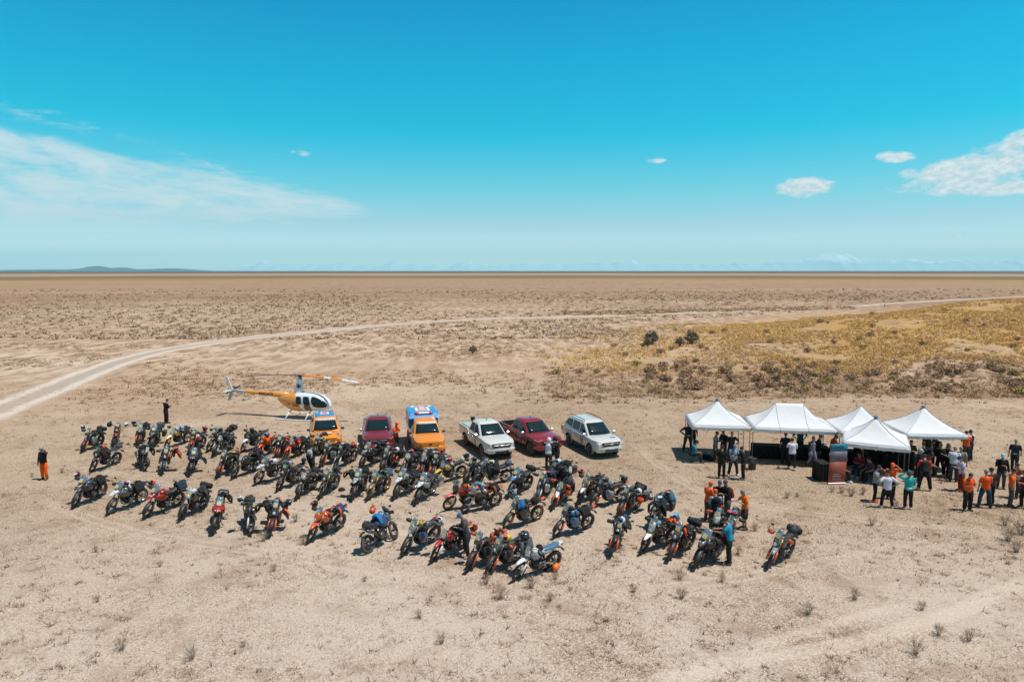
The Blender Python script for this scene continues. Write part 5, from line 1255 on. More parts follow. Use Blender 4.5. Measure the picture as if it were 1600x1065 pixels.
def tent(fl, fr, dep, label, ridge=0.0, eave=2.12, top=3.35, cap=True, w=None, val=.24):
    A = gp(*fl); B = gp(*fr); ux = (B - A).normalized(); W_ = w or (B - A).length; vy = Vector((-ux.y, ux.x, 0)); C = A + ux * W_ / 2 + vy * dep / 2
    yaw = atan2(ux.y, ux.x); rt = root('canopy_tent', C, yaw, 0, label, 'tent', 'white pop-up canopies'); a, b = W_ / 2, dep / 2
    def z_at(x, y):       # concave pyramid pulled up to the peak (or ridge)
        xx = max(0, abs(x) - ridge / 2) / (a - ridge / 2); yy = abs(y) / b; m = max(xx, yy); k = (1 - m)
        sag = .12 * sin(pi * min(1, 1 - m)) * (1 - min(xx, yy))
        return eave + (top - eave) * (.60 * k + .40 * k ** 2.4) - sag * .5
    n = 24; P = [[(a * (i / n * 2 - 1), b * (j / n * 2 - 1), 0) for i in range(n + 1)] for j in range(n + 1)]
    P = [[(x, y, z_at(x, y)) for x, y, _ in row] for row in P]
    mb = MB(); mb.sheet(P, n + 1, n + 1, .006); cn = ob('canopy', mb.mesh('canopy', CANVAS), rt)
    vb = MB(); per = [(-a, -b), (a, -b), (a, b), (-a, b)]
    for k in range(4):
        p, q = per[k], per[(k + 1) % 4]; m_ = 14; row = []
        nx, ny = (q[1] - p[1]), -(q[0] - p[0]); l = math.hypot(nx, ny); nx, ny = nx / l, ny / l
        for zz in (0.002, -.5, -1):
            row.append([(p[0] + (q[0] - p[0]) * i / m_ + nx * (.012 + .012 * sin(i * 1.7 + k) * -zz), p[1] + (q[1] - p[1]) * i / m_ + ny * (.012 + .012 * sin(i * 1.7 + k) * -zz), eave + zz * val - .03 * sin(pi * i / m_) * (1 if zz < 0 else .7)) for i in range(m_ + 1)])
        vb.sheet(row, m_ + 1, 3, .004)
    ob('valance', vb.mesh('valance', CANVAS), cn)
    sm_ = MB()
    for sx in (-1, 1):
        for sy in (-1, 1):
            pts = [(sx * (ridge / 2 + (a - ridge / 2) * u), sy * b * u) for u in [i / 12 for i in range(13)]]
            sm_.tube([(x, y, z_at(x, y) + .008) for x, y in pts], .011, 4)
    if ridge:
        for sx in (-1, 1): sm_.tube([(sx * ridge / 2, -b * u, z_at(sx * ridge / 2, -b * u) + .008) for u in [i / 10 for i in range(11)]], .012, 4); sm_.tube([(sx * ridge / 2, -b - .03, eave), (sx * ridge / 2, -b - .03, eave - val)], .01, 4)
    for k in range(4):
        p, q = per[k], per[(k + 1) % 4]; sm_.tube([(p[0] + (q[0] - p[0]) * i / 8 , p[1] + (q[1] - p[1]) * i / 8, eave - .02 * sin(pi * i / 8) + .002) for i in range(9)], .013, 4)
    ob('seam', sm_.mesh('seam', SEAM), cn)
    if cap:
        cp = MB(); cp.ell((0, 0, top + .0), (.12, .10, .07), 10, 6); ob('peak_cap', cp.mesh('peak_cap', paint('#2f6f96')), cn)
    for sx in (-1, 1):
        for sy in (-1, 1):
            lm = MB(); lm.box((sx * (a - .03), sy * (b - .03), 1.02), (.035, .035, 2.04), None, 0, .005); lm.box((sx * (a - .03), sy * (b - .03), 1.25), (.045, .045, .10), None, 1, .006); lm.box((sx * (a - .03), sy * (b - .03), .006), (.09, .09, .012), None, 1, .003); ob('leg', lm.mesh('leg', [STEEL, BLACKP]), rt)
    tr = MB()
    for sy in (-1, 1):
        m_ = 4
        for i in range(m_):
            x0, x1 = -a + 2 * a * i / m_, -a + 2 * a * (i + 1) / m_; z0, z1 = (2.02, 1.80) if i % 2 == 0 else (1.80, 2.02)
            tr.tube([(x0, sy * (b - .04), z0), (x1, sy * (b - .04), z1)], .011, 4); tr.tube([(x0, sy * (b - .05), z1), (x1, sy * (b - .05), z0)], .011, 4)
            y0, y1 = -b + 2 * b * i / m_, -b + 2 * b * (i + 1) / m_; tr.tube([(sy * (a - .04), y0, z0), (sy * (a - .04), y1, z1)], .011, 4)
    ob('truss', tr.mesh('truss', STEEL), rt)
    return rt
BLACKCLOTH = cloth('#17191b')
def cloth_table(x0, y0, x1, y1, dep, label, h=.76):
    """trestle table under a floor-length black cloth, from front-left to front-right corner"""
    A, B = Vector((x0, y0, 0)), Vector((x1, y1, 0)); u = (B - A).normalized(); L_ = (B - A).length; yaw = atan2(u.y, u.x)
    rt = root('draped_table', A + u * L_ / 2 + Vector((-u.y, u.x, 0)) * dep / 2, yaw, 0, label, 'table', 'tables under black cloths')
    tp = MB(); tp.box((0, 0, h - .025), (L_ - .02, dep - .02, .04)); ob('table_top', tp.mesh('table_top', BLACKP), rt)
    for sx in (-1, 1):
        lg = MB(); lg.tube([(sx * (L_ / 2 - .2), -dep / 2 + .08, .0), (sx * (L_ / 2 - .2), -dep / 2 + .08, h - .05)], .018, 6); lg.tube([(sx * (L_ / 2 - .2), dep / 2 - .08, .0), (sx * (L_ / 2 - .2), dep / 2 - .08, h - .05)], .018, 6); ob('leg', lg.mesh('leg', STEEL), rt)
    c = MB(); per = []; n = 60; a, b = L_ / 2, dep / 2
    T = 2 * (L_ + dep)
    for i in range(n):
        s_ = T * i / n
        if s_ < L_: p = (-a + s_, -b)
        elif s_ < L_ + dep: p = (a, -b + s_ - L_)
        elif s_ < 2 * L_ + dep: p = (a - (s_ - L_ - dep), b)
        else: p = (-a, b - (s_ - 2 * L_ - dep))
        per.append(p)
    rings = []
    for (z, k) in ((h + .004, 0), (h - .02, 1.0), (h * .5, 1.6), (.03, 2.6)):
        rings.append([(p[0] * (1 + .004 * k) + (.012 * k * sin(i * 2.1) if abs(p[0]) >= a - 1e-6 else 0), p[1] * (1 + .01 * k) + (.014 * k * sin(i * 1.9) if abs(p[1]) >= b - 1e-6 else 0), z) for i, p in enumerate(per)])
    vs = [p for r in rings for p in r]; fs = [tuple(range(n))] + [(j * n + i, j * n + (i + 1) % n, (j + 1) * n + (i + 1) % n, (j + 1) * n + i) for j in range(3) for i in range(n)]
    c.add(vs, fs, 0, False); ob('cloth', c.mesh('cloth', BLACKCLOTH), rt); return rt

# ------------------------------------------------------------------ people
ARMS = {'down': ((.02, .07, -.29), (.07, .09, -.54)), 'hip': ((-.07, .25, -.21), (.07, .02, -.40)), 'front': ((.07, .05, -.28), (.30, -.07, -.20)), 'head': ((.20, .20, .02), (.12, .0, .20)), 'cross': ((.09, .07, -.27), (.20, -.17, -.22)),
        'reach': ((.20, .05, -.20), (.44, -.02, -.20)), 'low': ((.13, .04, -.26), (.30, -.02, -.44)), 'lap': ((.10, .06, -.27), (.32, -.02, -.32)), 'back': ((-.05, .08, -.28), (-.10, .09, -.53)), 'swing': ((.09, .07, -.27), (.22, .07, -.47))}
def skeleton(al, ar, legs, bend, look=0.0, h=1.76):
    k = h / 1.76; J = {}; sit = legs == 'sit'; pz = .50 if sit else (.93 if legs in ('walk', 'wide') else .96)
    P = Vector((0, 0, pz)); RB = Matrix.Rotation(R(bend), 3, 'Y')
    up = lambda x, y, z: P + RB @ Vector((x, y, z))
    J['pel'] = P; J['bel'] = up(.01, 0, .16); J['che'] = up(.0, 0, .36); J['nb'] = up(-.01, 0, .50); J['nk'] = up(.01, 0, .57)
    J['hd'] = J['nk'] + Matrix.Rotation(R(bend * .6 + look), 3, 'Y') @ Vector((.03, 0, .12)); J['tilt'] = bend * .6 + look
    for s_, nm, arm in ((1, 'l', al), (-1, 'r', ar)):
        sh = up(-.01, s_ * .185, .46); e, w = ARMS[arm]; Ra = Matrix.Rotation(R(bend * .35), 3, 'Y')
        J['s' + nm] = sh; J['e' + nm] = sh + Ra @ Vector((e[0], s_ * e[1], e[2])); J['w' + nm] = sh + Ra @ Vector((w[0], s_ * w[1], w[2]))
        hp_ = P + Vector((0, s_ * .095, -.03)); J['h' + nm] = hp_
        if sit: kn, an = P + Vector((.42, s_ * .13, .0)), P + Vector((.46, s_ * .12, -.42))
        elif legs == 'walk': kn, an = (Vector((.16, s_ * .10, .50)), Vector((.22, s_ * .10, .085))) if s_ > 0 else (Vector((.02, s_ * .10, .49)), Vector((-.26, s_ * .10, .12)))
        elif legs == 'wide': kn, an = Vector((.02, s_ * .19, .50)), Vector((-.01, s_ * .25, .085))
        else: kn, an = Vector((.025, s_ * .115, .51)), Vector((-.015, s_ * .125, .085))
        J['k' + nm] = kn; J['a' + nm] = an; J['t' + nm] = an + Vector((.15, s_ * .03, -.045))
    return {n: (v * k if isinstance(v, Vector) else v) for n, v in J.items()}
def lerp(a, b, t): return a + (b - a) * t
def body_mesh(J, key):
    V = []; E = []; Rr = []
    def node(p, r, par=None):
        V.append(tuple(p)); Rr.append(r)
        if par is not None: E.append((par, len(V) - 1))
        return len(V) - 1
    pe = node(J['pel'], .105); be = node(J['bel'], .11, pe); ch = node(J['che'], .12, be); nb = node(J['nb'], .07, ch); nk = node(J['nk'], .052, nb); node(J['hd'] - (J['hd'] - J['nk']) * .3, .06, nk)
    for nm, s_ in (('l', 1), ('r', -1)):
        sh = node(J['s' + nm], .056, ch); el = node(J['e' + nm], .042, sh); wr = node(J['w' + nm], .028, el)
        d = (J['w' + nm] - J['e' + nm]).normalized(); side = d.cross(Vector((0, 0, 1)) if abs(d.z) < .8 else Vector((1, 0, 0))).normalized(); nrm = d.cross(side)
        pa = node(J['w' + nm] + d * .06, .032, wr)
        for i, (o, l) in enumerate(((-.030, .062), (-.010, .074), (.011, .070), (.031, .055))):
            b0 = J['w' + nm] + d * .088 + side * o; f1 = node(b0, .0095, pa); f2 = node(b0 + d * l * .5 + nrm * .008 + side * o * .2, .0088, f1); node(b0 + d * l * .9 + nrm * .028 + side * o * .3, .0078, f2)
        t1 = node(J['w' + nm] + d * .045 + side * .040 * s_ + nrm * .01, .011, pa); node(J['w' + nm] + d * .085 + side * .062 * s_ + nrm * .02, .009, t1)
        h = node(J['h' + nm], .08, pe); kn = node(J['k' + nm], .055, h); an = node(J['a' + nm], .038, kn); node(lerp(an_ := J['a' + nm], J['t' + nm], .7), .022, an)
    me = bpy.data.meshes.new('body'); me.from_pydata(V, E, []); o = bpy.data.objects.new('tmp', me); COL.objects.link(o)
    md = o.modifiers.new('s', 'SKIN'); md.use_smooth_shade = True
    if not me.skin_vertices: 
        bm = bmesh.new(); bm.from_mesh(me); bm.verts.layers.skin.verify(); bm.to_mesh(me); bm.free()
    for i, r in enumerate(Rr): me.skin_vertices[0].data[i].radius = (r, r); me.skin_vertices[0].data[i].use_root = (i == 0)
    s2 = o.modifiers.new('d', 'SUBSURF'); s2.levels = 1
    bpy.context.view_layer.update(); out = bpy.data.meshes.new_from_object(o.evaluated_get(bpy.context.evaluated_depsgraph_get()))
    mb = MB(); mb.add([v.co.copy() for v in out.vertices], [tuple(p.vertices) for p in out.polygons], 0)
    bpy.data.objects.remove(o); bpy.data.meshes.remove(out)
    # head with brow, nose, chin, ears, eyes and mouth
    H = J['hd']; RM = Matrix.Rotation(R(J['tilt']), 3, 'Y'); Eu = Euler((0, R(J['tilt']), 0)); hp_ = lambda x, y, z: H + RM @ Vector((x, y, z))
    mb.ell(hp_(0, 0, .03), (.098, .078, .105), 14, 10, 0, Eu); mb.ell(hp_(.03, 0, -.045), (.065, .060, .062), 12, 8, 0, Eu); mb.ell(hp_(.10, 0, .0), (.020, .014, .026), 8, 6, 0, Eu)
    for s_ in (-1, 1): mb.ell(hp_(-.005, s_ * .080, .005), (.020, .010, .032), 8, 6, 0, Eu); mb.ell(hp_(.086, s_ * .033, .030), (.010, .013, .007), 8, 5, 1, Eu)
    mb.ell(hp_(.089, 0, -.052), (.008, .024, .006), 8, 5, 2, Eu)
    return mb.mesh('body', [SKIN, SKIND, pm('lips', (.28, .10, .08), .6)])
def lerp(a, b, t): return a + (b - a) * t
def shirt_mesh(J, sl, loose):
    mb = MB(); q = .012 * loose; up = (1, 0, 0)
    lo = lerp(J['pel'], J['bel'], -.45); pts = [lo, J['pel'] + (J['bel'] - J['pel']) * .1, J['bel'], J['che'] - (J['che'] - J['bel']) * .2, J['che'] + (J['nb'] - J['che']) * .45, J['nb'], lerp(J['nb'], J['nk'], .35)]
    mb.tube(pts, [.180 + q, .182 + q, .164 + q, .185 + q, .190 + q, .115, .062], 14, 0, True, .66, up)
    for nm in 'lr':
        s_, e, w = J['s' + nm], J['e' + nm], J['w' + nm]; a = lerp(J['che'] + (J['nb'] - J['che']) * .45, s_, .55)
        if sl == 'long': mb.tube([a, s_, lerp(s_, e, .5), e, lerp(e, w, .55), lerp(e, w, .95)], [.075, .078, .068, .060, .050, .042], 10, 1)
        elif sl == 'short': mb.tube([a, s_, lerp(s_, e, .45), lerp(s_, e, .82)], [.075, .078, .070, .068], 10, 1)
        else: mb.tube([a, s_ + Vector((0, 0, 0))], [.07, .066], 10, 1)
    return mb.mesh('shirt', [cloth('#222222'), cloth('#222222')])
def trouser_mesh(J, short, loose):
    mb = MB(); q = .012 * loose; p = J['pel']
    mb.tube([lerp(p, J['bel'], .35), p, p + Vector((0, 0, -.10))], [.140 + q, .166 + q, .12], 14, 0, True, .68, (1, 0, 0))
    for nm in ('l', 'r'):
        h = J['h' + nm]; k = J['k' + nm]; a = J['a' + nm]
        if short: mb.tube([h, lerp(h, k, .5), lerp(h, k, 1.02)], [.098 + q, .092 + q, .085 + q], 10, 0)
        else: mb.tube([h, lerp(h, k, .5), k, lerp(k, a, .45), lerp(k, a, .92)], [.098 + q, .090 + q, .070 + q, .065 + q, .058 + q], 10, 0)
    return mb.mesh('trousers', [cloth('#1c1e22')])
def boot_mesh(J, nm, high):
    mb = MB(); a, t, k = J['a' + nm], J['t' + nm], J['k' + nm]; d = (t - a); 
    top = lerp(a, k, .62 if high else .12)
    mb.tube([top, lerp(a, top, .5), a, a + Vector((0, 0, -.045))], [.068 if high else .048, .060 if high else .048, .052, .045], 10, 0)
    yaw = atan2(d.y, d.x); M = Matrix.Rotation(yaw, 3, 'Z'); hb = MB(); hb.hull([(-.085, -.045, .030, .030), (-.05, -.032, .046, .050), (.04, -.030, .050, .054), (.13, -.045, .052, .038), (.185, -.058, .035, .018)], 10, 0, True, .75)
    mb.add([a + M @ Vector(v) for v in hb.v], hb.f, 0); return mb.mesh('boot' if high else 'shoe', [BLACKP])
def headgear_mesh(J, kind):
    H = J['hd']; RM = Matrix.Rotation(R(J['tilt']), 3, 'Y'); mb = MB(); hb = MB()
    if kind == 'cap':
        hb.ell((0, 0, .055), (.108, .090, .085), 14, 10, 0); hb.v = [(x, y, max(z, .035)) for x, y, z in hb.v]; hb.sheet([[(.07, y, .045), (.13, y * .9, .048), (.18, y * .6, .038)] for y in (-.07, -.03, .03, .07)], 3, 4, .006, 0)
    elif kind == 'hair':
        hb.ell((-.012, 0, .045), (.104, .088, .100), 14, 10, 0); hb.v = [(x if x < .075 + (z - .06) * .6 else min(x, .06), y, z if z > -.02 or x < 0 else -.01) for x, y, z in hb.v]
    elif kind == 'beanie': hb.ell((0, 0, .06), (.106, .088, .095), 14, 10, 0); hb.v = [(x, y, max(z, .02)) for x, y, z in hb.v]
    elif kind == 'helmet': hb.ell((0, 0, .02), (.145, .120, .145), 14, 10, 0); hb.box((.115, 0, .02), (.06, .16, .08), None, 0)
    mb.add([H + RM @ Vector(v) for v in hb.v], hb.f, 0); return mb.mesh(kind, [BLACKP])
PK = {}
def person(px, py, phi, label, shirt, trousers, al='down', ar='down', legs='stand', bend=0, look=12, sl='short', hg=('hair', None), boots=('k', 0), short=False, h=1.76, sleeve=None, loose=1, group=None, seat=None, fix=None, mid=None):
    q = gp(px, py) if fix is None else Vector(fix); yaw = head(phi); q.z = 0
    if legs == 'sit': q -= Vector((cos(yaw), sin(yaw), 0)) * .35
    rt = root('person', q, yaw, 0, label, 'person', group)
    key = (al, ar, legs, bend, look, h)
    if key not in PK:
        PK[key] = skeleton(al, ar, legs, bend, look, h)
    J = PK[key]
    ob('body', cached(('body',) + key, lambda: body_mesh(J, key)), rt)
    JJ = J
    so_ = ob('shirt', cached(('shirt', sl, loose) + key, lambda: shirt_mesh(JJ, sl, loose)), rt); recolour(so_, [cloth(shirt), cloth(sleeve or shirt)])
    to = ob('trousers', cached(('tro', short, loose) + key, lambda: trouser_mesh(JJ, short, loose)), rt); recolour(to, [cloth(trousers)])
    for nm in 'lr':
        b = ob('boot' if boots[1] else 'shoe', cached(('boot', nm, boots[1]) + key, lambda: boot_mesh(JJ, nm, boots[1])), rt); recolour(b, [BLACKP if boots[0] == 'k' else plastic(boots[0])])
    if hg[0] != 'bald':
        g = ob(hg[0], cached((hg[0],) + key, lambda: headgear_mesh(JJ, hg[0])), rt); recolour(g, [HAIR if hg[1] is None else (HAIRG if hg[1] == 'grey' else cloth(hg[1]))])
    if mid:
        m_ = MB(); J_ = JJ; m_.tube([lerp(J_['pel'], J_['bel'], -.1), lerp(J_['pel'], J_['bel'], .45)], [.186, .180], 14, 0, True, .70, (1, 0, 0)); ob('waistband', m_.mesh('waistband', cloth(mid)), rt)
    return rt
def pack_mesh():
    mb = MB(); mb.hull([(-.20, 1.22, .13, .20), (-.14, 1.24, .16, .24), (-.09, 1.24, .15, .24)], 12, 0, True, .6); mb.hull([(-.25, 1.14, .10, .10), (-.19, 1.14, .12, .13)], 10, 1, True, .6)
    for s_ in (-1, 1): mb.tube([(-.10, s_ * .10, 1.42), (.02, s_ * .11, 1.50), (.13, s_ * .12, 1.36), (.08, s_ * .15, 1.12), (-.08, s_ * .14, 1.06)], .018, 5, 1)
    return mb.mesh('backpack', [cloth('#8c9297'), cloth('#22262a')])
def backpack(p, c, label):
    o = ob('backpack', cached('pack', pack_mesh), None, p.location, p.rotation_euler); recolour(o, [cloth(c), None]); return tag(o, label, 'backpack')
def phone(p, side, label):
    J = None
    for k_, v in PK.items(): pass
    return None
def chair(px, py, phi, label, c='#1d2024'):
    q = gp(px, py); yaw = head(phi); q -= Vector((cos(yaw), sin(yaw), 0)) * .35; q.z = 0; rt = root('camp_chair', q, yaw, 0, label, 'chair', 'folding chairs in the tents')
    def st_():
        mb = MB(); mb.sheet([[(x, y, .43 - .04 * (1 - (y / .23) ** 2)) for y in (-.23, -.1, .1, .23)] for x in (-.2, 0, .24)], 4, 3, .01); return mb.mesh('seat', cloth('#1d2024'))
    def bk_():
        mb = MB(); mb.sheet([[(-.21 - z * .12 - .03 * (1 - (y / .23) ** 2), y, .45 + z) for y in (-.23, -.1, .1, .23)] for z in (0, .22, .44)], 4, 3, .01); return mb.mesh('backrest', cloth('#1d2024'))
    recolour(ob('seat', cached('cs', st_), rt), [cloth(c)]); recolour(ob('backrest', cached('cbk', bk_), rt), [cloth(c)])
    for i, (x0, y0, x1, y1) in enumerate(((-.2, -.24, .24, -.24), (.24, -.24, -.2, -.24), (-.2, .24, .24, .24), (.24, .24, -.2, .24))):
        def lg(x0=x0, y0=y0, x1=x1):
            mb = MB(); mb.tube([(x0, y0, .0), (x1, y0, .44)] + ([(x1 - .05, y0, .9)] if x1 < 0 else []), .011, 5); return mb.mesh('leg', DARKM)
        ob('leg', cached(('cl', i), lg), rt)
    return rt

# ------------------------------------------------------------------ who stands where
O_, W_, G_, D_, B_, R_, T_, Y_, N_, L_ = '#cf5018', '#cfd1d2', '#4c5154', '#1c1f23', '#1c3f66', '#a5241c', '#8c7858', '#c9ab48', '#161e2c', '#858d91'
K = 'k'
KT = [D_, K, N_, O_, K, O_]              # black and orange rally tourers
def head_of(F, Rr):
    a, b = gp(*F), gp(*Rr); return math.degrees(atan2(a.x - b.x, -(a.y - b.y)))
WH = {'ml': (.30, .44, 1.27), 'mr': (.30, -.46, 1.27), 'ta': (.10, .02, 1.17), 'se': (-.45, .03, 1.08), 'ba': (.36, .05, 1.28), 'tl': (-.78, .0, 1.12), 'lo': (.12, .30, .80), 'sl': (-.3, .28, .75)}
WN = {'ml': 'on the left bar end', 'mr': 'on the right bar end', 'ta': 'on the tank', 'se': 'on the seat', 'ba': 'on the handlebar', 'tl': 'on the tail', 'lo': 'beside the tank', 'sl': 'beside the seat'}
GEARN = [0]
def bk(F, Rr, kind, c, extra, look, ref, gear=(), grp=None, steer=20, lean=11, phi=None):
    ph = head_of(F, Rr) if phi is None else phi
    b = bike(F[0], F[1], ph, kind, list(c), look + ', ' + ref, grp or 'motorcycles parked in loose rows', lean, steer, extra)
    for g in gear:
        GEARN[0] += 1; sd = GEARN[0]
        if g[0] == 'h': helmet(on_bike(b, WH[g[1]]), b.rotation_euler.z + .5 * sin(sd * 2.3), g[2], g[3], g[4] + ' helmet ' + WN[g[1]] + ', ' + ref, .25 * sin(sd * 1.7))
        elif g[0] == 'j': jacket(b, (WH[g[1]][0], WH[g[1]][1], min(1.16, WH[g[1]][2] + .06)), g[2], g[3], g[4] + ' jacket ' + WN[g[1]] + ', ' + ref, .4 * sin(sd), 1.0 if len(g) < 6 else g[5], sd)
        elif g[0] == 'b': p = on_bike(b, WH[g[1]]); p.z -= .12; bag(p, b.rotation_euler.z + .3 * sin(sd * 3), g[2], g[3] + ' bag ' + WN[g[1]] + ', ' + ref, 1.0 if len(g) < 5 else g[4])
    EXTRA.append((b, ref, [g[1] for g in gear], kind))
    return b
EXTRA = []
def vb():
    fr = 'front row bike %s from left'; mr = 'middle row bike %s from left'; br = 'back row bike %s from left'
    # front row
    bk((119, 792), (155, 776), 'touring', [D_, '#24405e', D_, K, K, K], '', 'black and blue tourer', fr % 'first', [('h', 'mr', R_, W_, 'red and black')])
    bk((175, 802), (219, 785), 'touring', [W_, L_, G_, K, K, K], 'a', 'white beaked tourer with bright spokes', fr % 'second', [('j', 'ta', D_, W_, 'red and white', .6), ('h', 'ta', W_, R_, 'white and red')])
    bk((232, 808), (281, 789), 'touring', [R_, R_, R_, K, K, K], '', 'long red tourer', fr % 'third', [('h', 'mr', O_, K if 0 else D_, 'orange and black'), ('j', 'tl', '#1f3a4e', D_, 'dark blue', .8)])
    bk((284, 812), (325, 789), 'scrambler', [W_, D_, D_, O_, K, K], 'oR', 'black roadster with round white lamp', fr % 'fourth', [('b', 'ba', W_, 'flat white map', .7)])
    bk((334, 833), (342, 811), 'sharp', [R_, R_, R_, K, K, K], 'TH', 'red sharp nosed sport tourer', fr % 'fifth', [('j', 'tl', D_, D_, 'black', .9)], steer=-6)
    bk((389, 835), (383, 813), 'enduro', [D_, K, D_, D_, K, W_], 'm', 'slim black enduro seen head on', fr % 'sixth', [('h', 'mr', W_, D_, 'white and black patterned')], steer=14)
    bk((422, 837), (429, 815), 'adventure', [D_, K, D_, O_, K, O_], 'P', 'black rally bike with orange fork guards', fr % 'seventh', [('h', 'ml', '#2a2020', D_, 'dark'), ('j', 'lo', O_, B_, 'orange and blue', .7), ('j', 'mr', D_, D_, 'black', .8)], steer=0)
    bk((487, 846), (527, 827), 'tall', [O_, O_, O_, D_, O_, D_], '', 'orange high fendered bike', fr % 'eighth', [('h', 'mr', D_, R_, 'black and red'), ('j', 'se', B_, O_, 'blue and orange', .8)])
    bk((616, 842), (587, 858), 'tall', [G_, B_, B_, D_, K, K], '', 'blue and grey bike facing away', fr % 'ninth', [('h', 'ml', O_, R_, 'orange'), ('j', 'ta', '#1d74ae', '#1d74ae', 'bright blue', .9)], lean=11)
    bk((634, 866), (668, 850), 'adventure', [L_, K, B_, D_, K, K], '', 'grey nosed adventure bike', fr % 'tenth', [('h', 'ml', G_, Y_, 'grey and yellow'), ('b', 'ta', Y_, 'yellow', .7)])
    bk((680, 876), (722, 856), 'enduro', [W_, R_, R_, R_, R_, W_, R_], '', 'red enduro beside the man in grey', fr % 'eleventh', [('h', 'mr', W_, R_, 'white')])
    bk((735, 890), (776, 869), 'adventure', KT, 'h', 'black bike with orange fork guards', fr % 'twelfth', [('h', 'mr', R_, Y_, 'red and yellow'), ('j', 'se', D_, O_, 'black and orange', .7)])
    bk((766, 896), (806, 877), 'adventure', [G_, G_, D_, O_, K, O_], 'hC', 'grey and orange rally bike', fr % 'thirteenth', [('h', 'ta', Y_, O_, 'yellow and orange'), ('b', 'tl', D_, 'black tail', .8)])
    bk((811, 905), (868, 885), 'enduro', [W_, W_, L_, W_, W_, W_, '#2f6a88'], 'm', 'white enduro with blue seat', 'last bike of the front row', [('j', 'mr', G_, G_, 'grey', .9), ('h', 'mr', D_, D_, 'black')], steer=14)
    # middle row
    bk((146, 737), (186, 723), 'tall', [D_, K, D_, W_, K, K], '', 'black bike with white tail', mr % 'first', [('j', 'ba', D_, D_, 'black'), ('h', 'ba', O_, D_, 'orange and black'), ('b', 'tl', G_, 'grey', .8)])
    bk((224, 735), (213, 720), 'scrambler', [L_, W_, L_, K, K, K], '', 'light grey bike under black clothing', mr % 'second', [('j', 'ta', D_, D_, 'long black', 1.1), ('h', 'ta', L_, L_, 'pale grey')])
    bk((253, 741), (259, 721), 'adventure', [D_, K, D_, D_, K, L_], '', 'black bike seen head on', mr % 'third', [('h', 'ml', O_, O_, 'orange'), ('j', 'ml', D_, O_, 'black and orange', .8)], steer=4)
    bk((296, 743), (306, 722), 'sharp', [D_, B_, N_, K, K, K], 'H', 'navy tourer with grey lamp', mr % 'fourth', [('j', 'lo', '#16324a', N_, 'navy', .8)], steer=4)
    bk((341, 746), (368, 732), 'adventure', KT, '', 'black bike with orange trim', mr % 'fifth', [('h', 'ml', O_, Y_, 'orange and yellow')])
    bk((367, 747), (407, 732), 'scrambler', [D_, K, K, K, K, K], 'R', 'all black roadster with twin lamps', mr % 'sixth', [('j', 'se', D_, D_, 'charcoal', .8)])
    bk((405, 756), (448, 744), 'touring', [W_, D_, D_, K, K, K], 'C', 'white beaked boxer tourer', mr % 'seventh', [('h', 'ml', W_, W_, 'white'), ('j', 'ta', T_, D_, 'sand coloured', .7)])
    bk((437, 766), (474, 750), 'adventure', [D_, '#4a2a22', D_, L_, K, K], 'C', 'dark brown bike with crash bars', mr % 'eighth', [('h', 'ba', L_, D_, 'silver'), ('b', 'ta', T_, 'tan', .7), ('h', 'tl', D_, D_, 'black')])
    bk((465, 779), (488, 764), 'scrambler', [D_, K, K, D_, K, K], 'P', 'dark cruiser with panniers', mr % 'ninth', [('b', 'ba', T_, 'tan and red map', .5)])
    bk((501, 778), (524, 762), 'tall', ['#3d3f35', '#3d3f35', D_, D_, K, K], '', 'drab olive bike', mr % 'tenth', [('h', 'se', D_, D_, 'black')])
    bk((550, 781), (568, 764), 'touring', [L_, D_, G_, K, K, K], 'P', 'silver tourer with big screen', mr % 'eleventh', [('j', 'mr', D_, D_, 'black', .7)])
    bk((576, 781), (602, 766), 'tall', ['#6a6450', '#4c4a40', D_, D_, T_, T_], 'g', 'sand coloured bike with gold wheels', mr % 'twelfth', [('j', 'se', '#32586e', T_, 'faded blue', .8)])
    bk((618, 779), (643, 766), 'touring', [W_, L_, D_, K, K, K], 'a', 'white beaked tourer turned left', mr % 'thirteenth')
    bk((651, 787), (672, 773), 'touring', [W_, G_, L_, K, K, K], 'aP', 'white and grey tourer with cases', 'last bike of the middle row')
    # back row
    bk((130, 706), (155, 696), 'adventure', [D_, K, L_, L_, K, O_], 'R', 'grey bike with orange fork guards', br % 'first', [('h', 'mr', '#b9c4c8', '#b9c4c8', 'pale blue')])
    bk((178, 697), (185, 683), 'rally', [D_, R_, R_, R_, R_, D_], 'H', 'black bike with bright red fender', br % 'second', [('h', 'ml', W_, W_, 'white'), ('b', 'mr', D_, 'black', .8)], steer=4)
    bk((214, 697), (226, 684), 'adventure', [L_, K, D_, D_, K, O_], '', 'grey nosed rally bike', br % 'third', [('h', 'mr', '#4a7a9a', W_, 'blue and white'), ('j', 'se', D_, D_, 'black', .8)])
    bk((234, 702), (249, 689), 'touring', [D_, '#1c3440', D_, K, K, K], 'TP', 'dark teal tourer with cases', br % 'fourth')
    bk((262, 700), (281, 694), 'enduro', [W_, W_, Y_, W_, '#e4dfae', Y_], 'g', 'white and yellow enduro', br % 'fifth', [('h', 'ml', '#7f95ac', W_, 'blue grey'), ('j', 'ta', W_, L_, 'white', .7)])
    bk((296, 709), (319, 697), 'rally', [D_, W_, R_, W_, R_, K], '', 'white bike with red fender', br % 'sixth', [('h', 'tl', R_, D_, 'red')])
    bk((328, 705), (356, 696), 'touring', [D_, K, D_, K, K, K], 'TC', 'tall black tourer', br % 'seventh', [('h', 'ta', D_, D_, 'black')])
    bk((335, 713), (366, 700), 'scrambler', [W_, K, N_, W_, K, W_], 'o', 'black bike with round white plate and white tail', br % 'eighth', [('j', 'ta', N_, D_, 'navy', .9)])
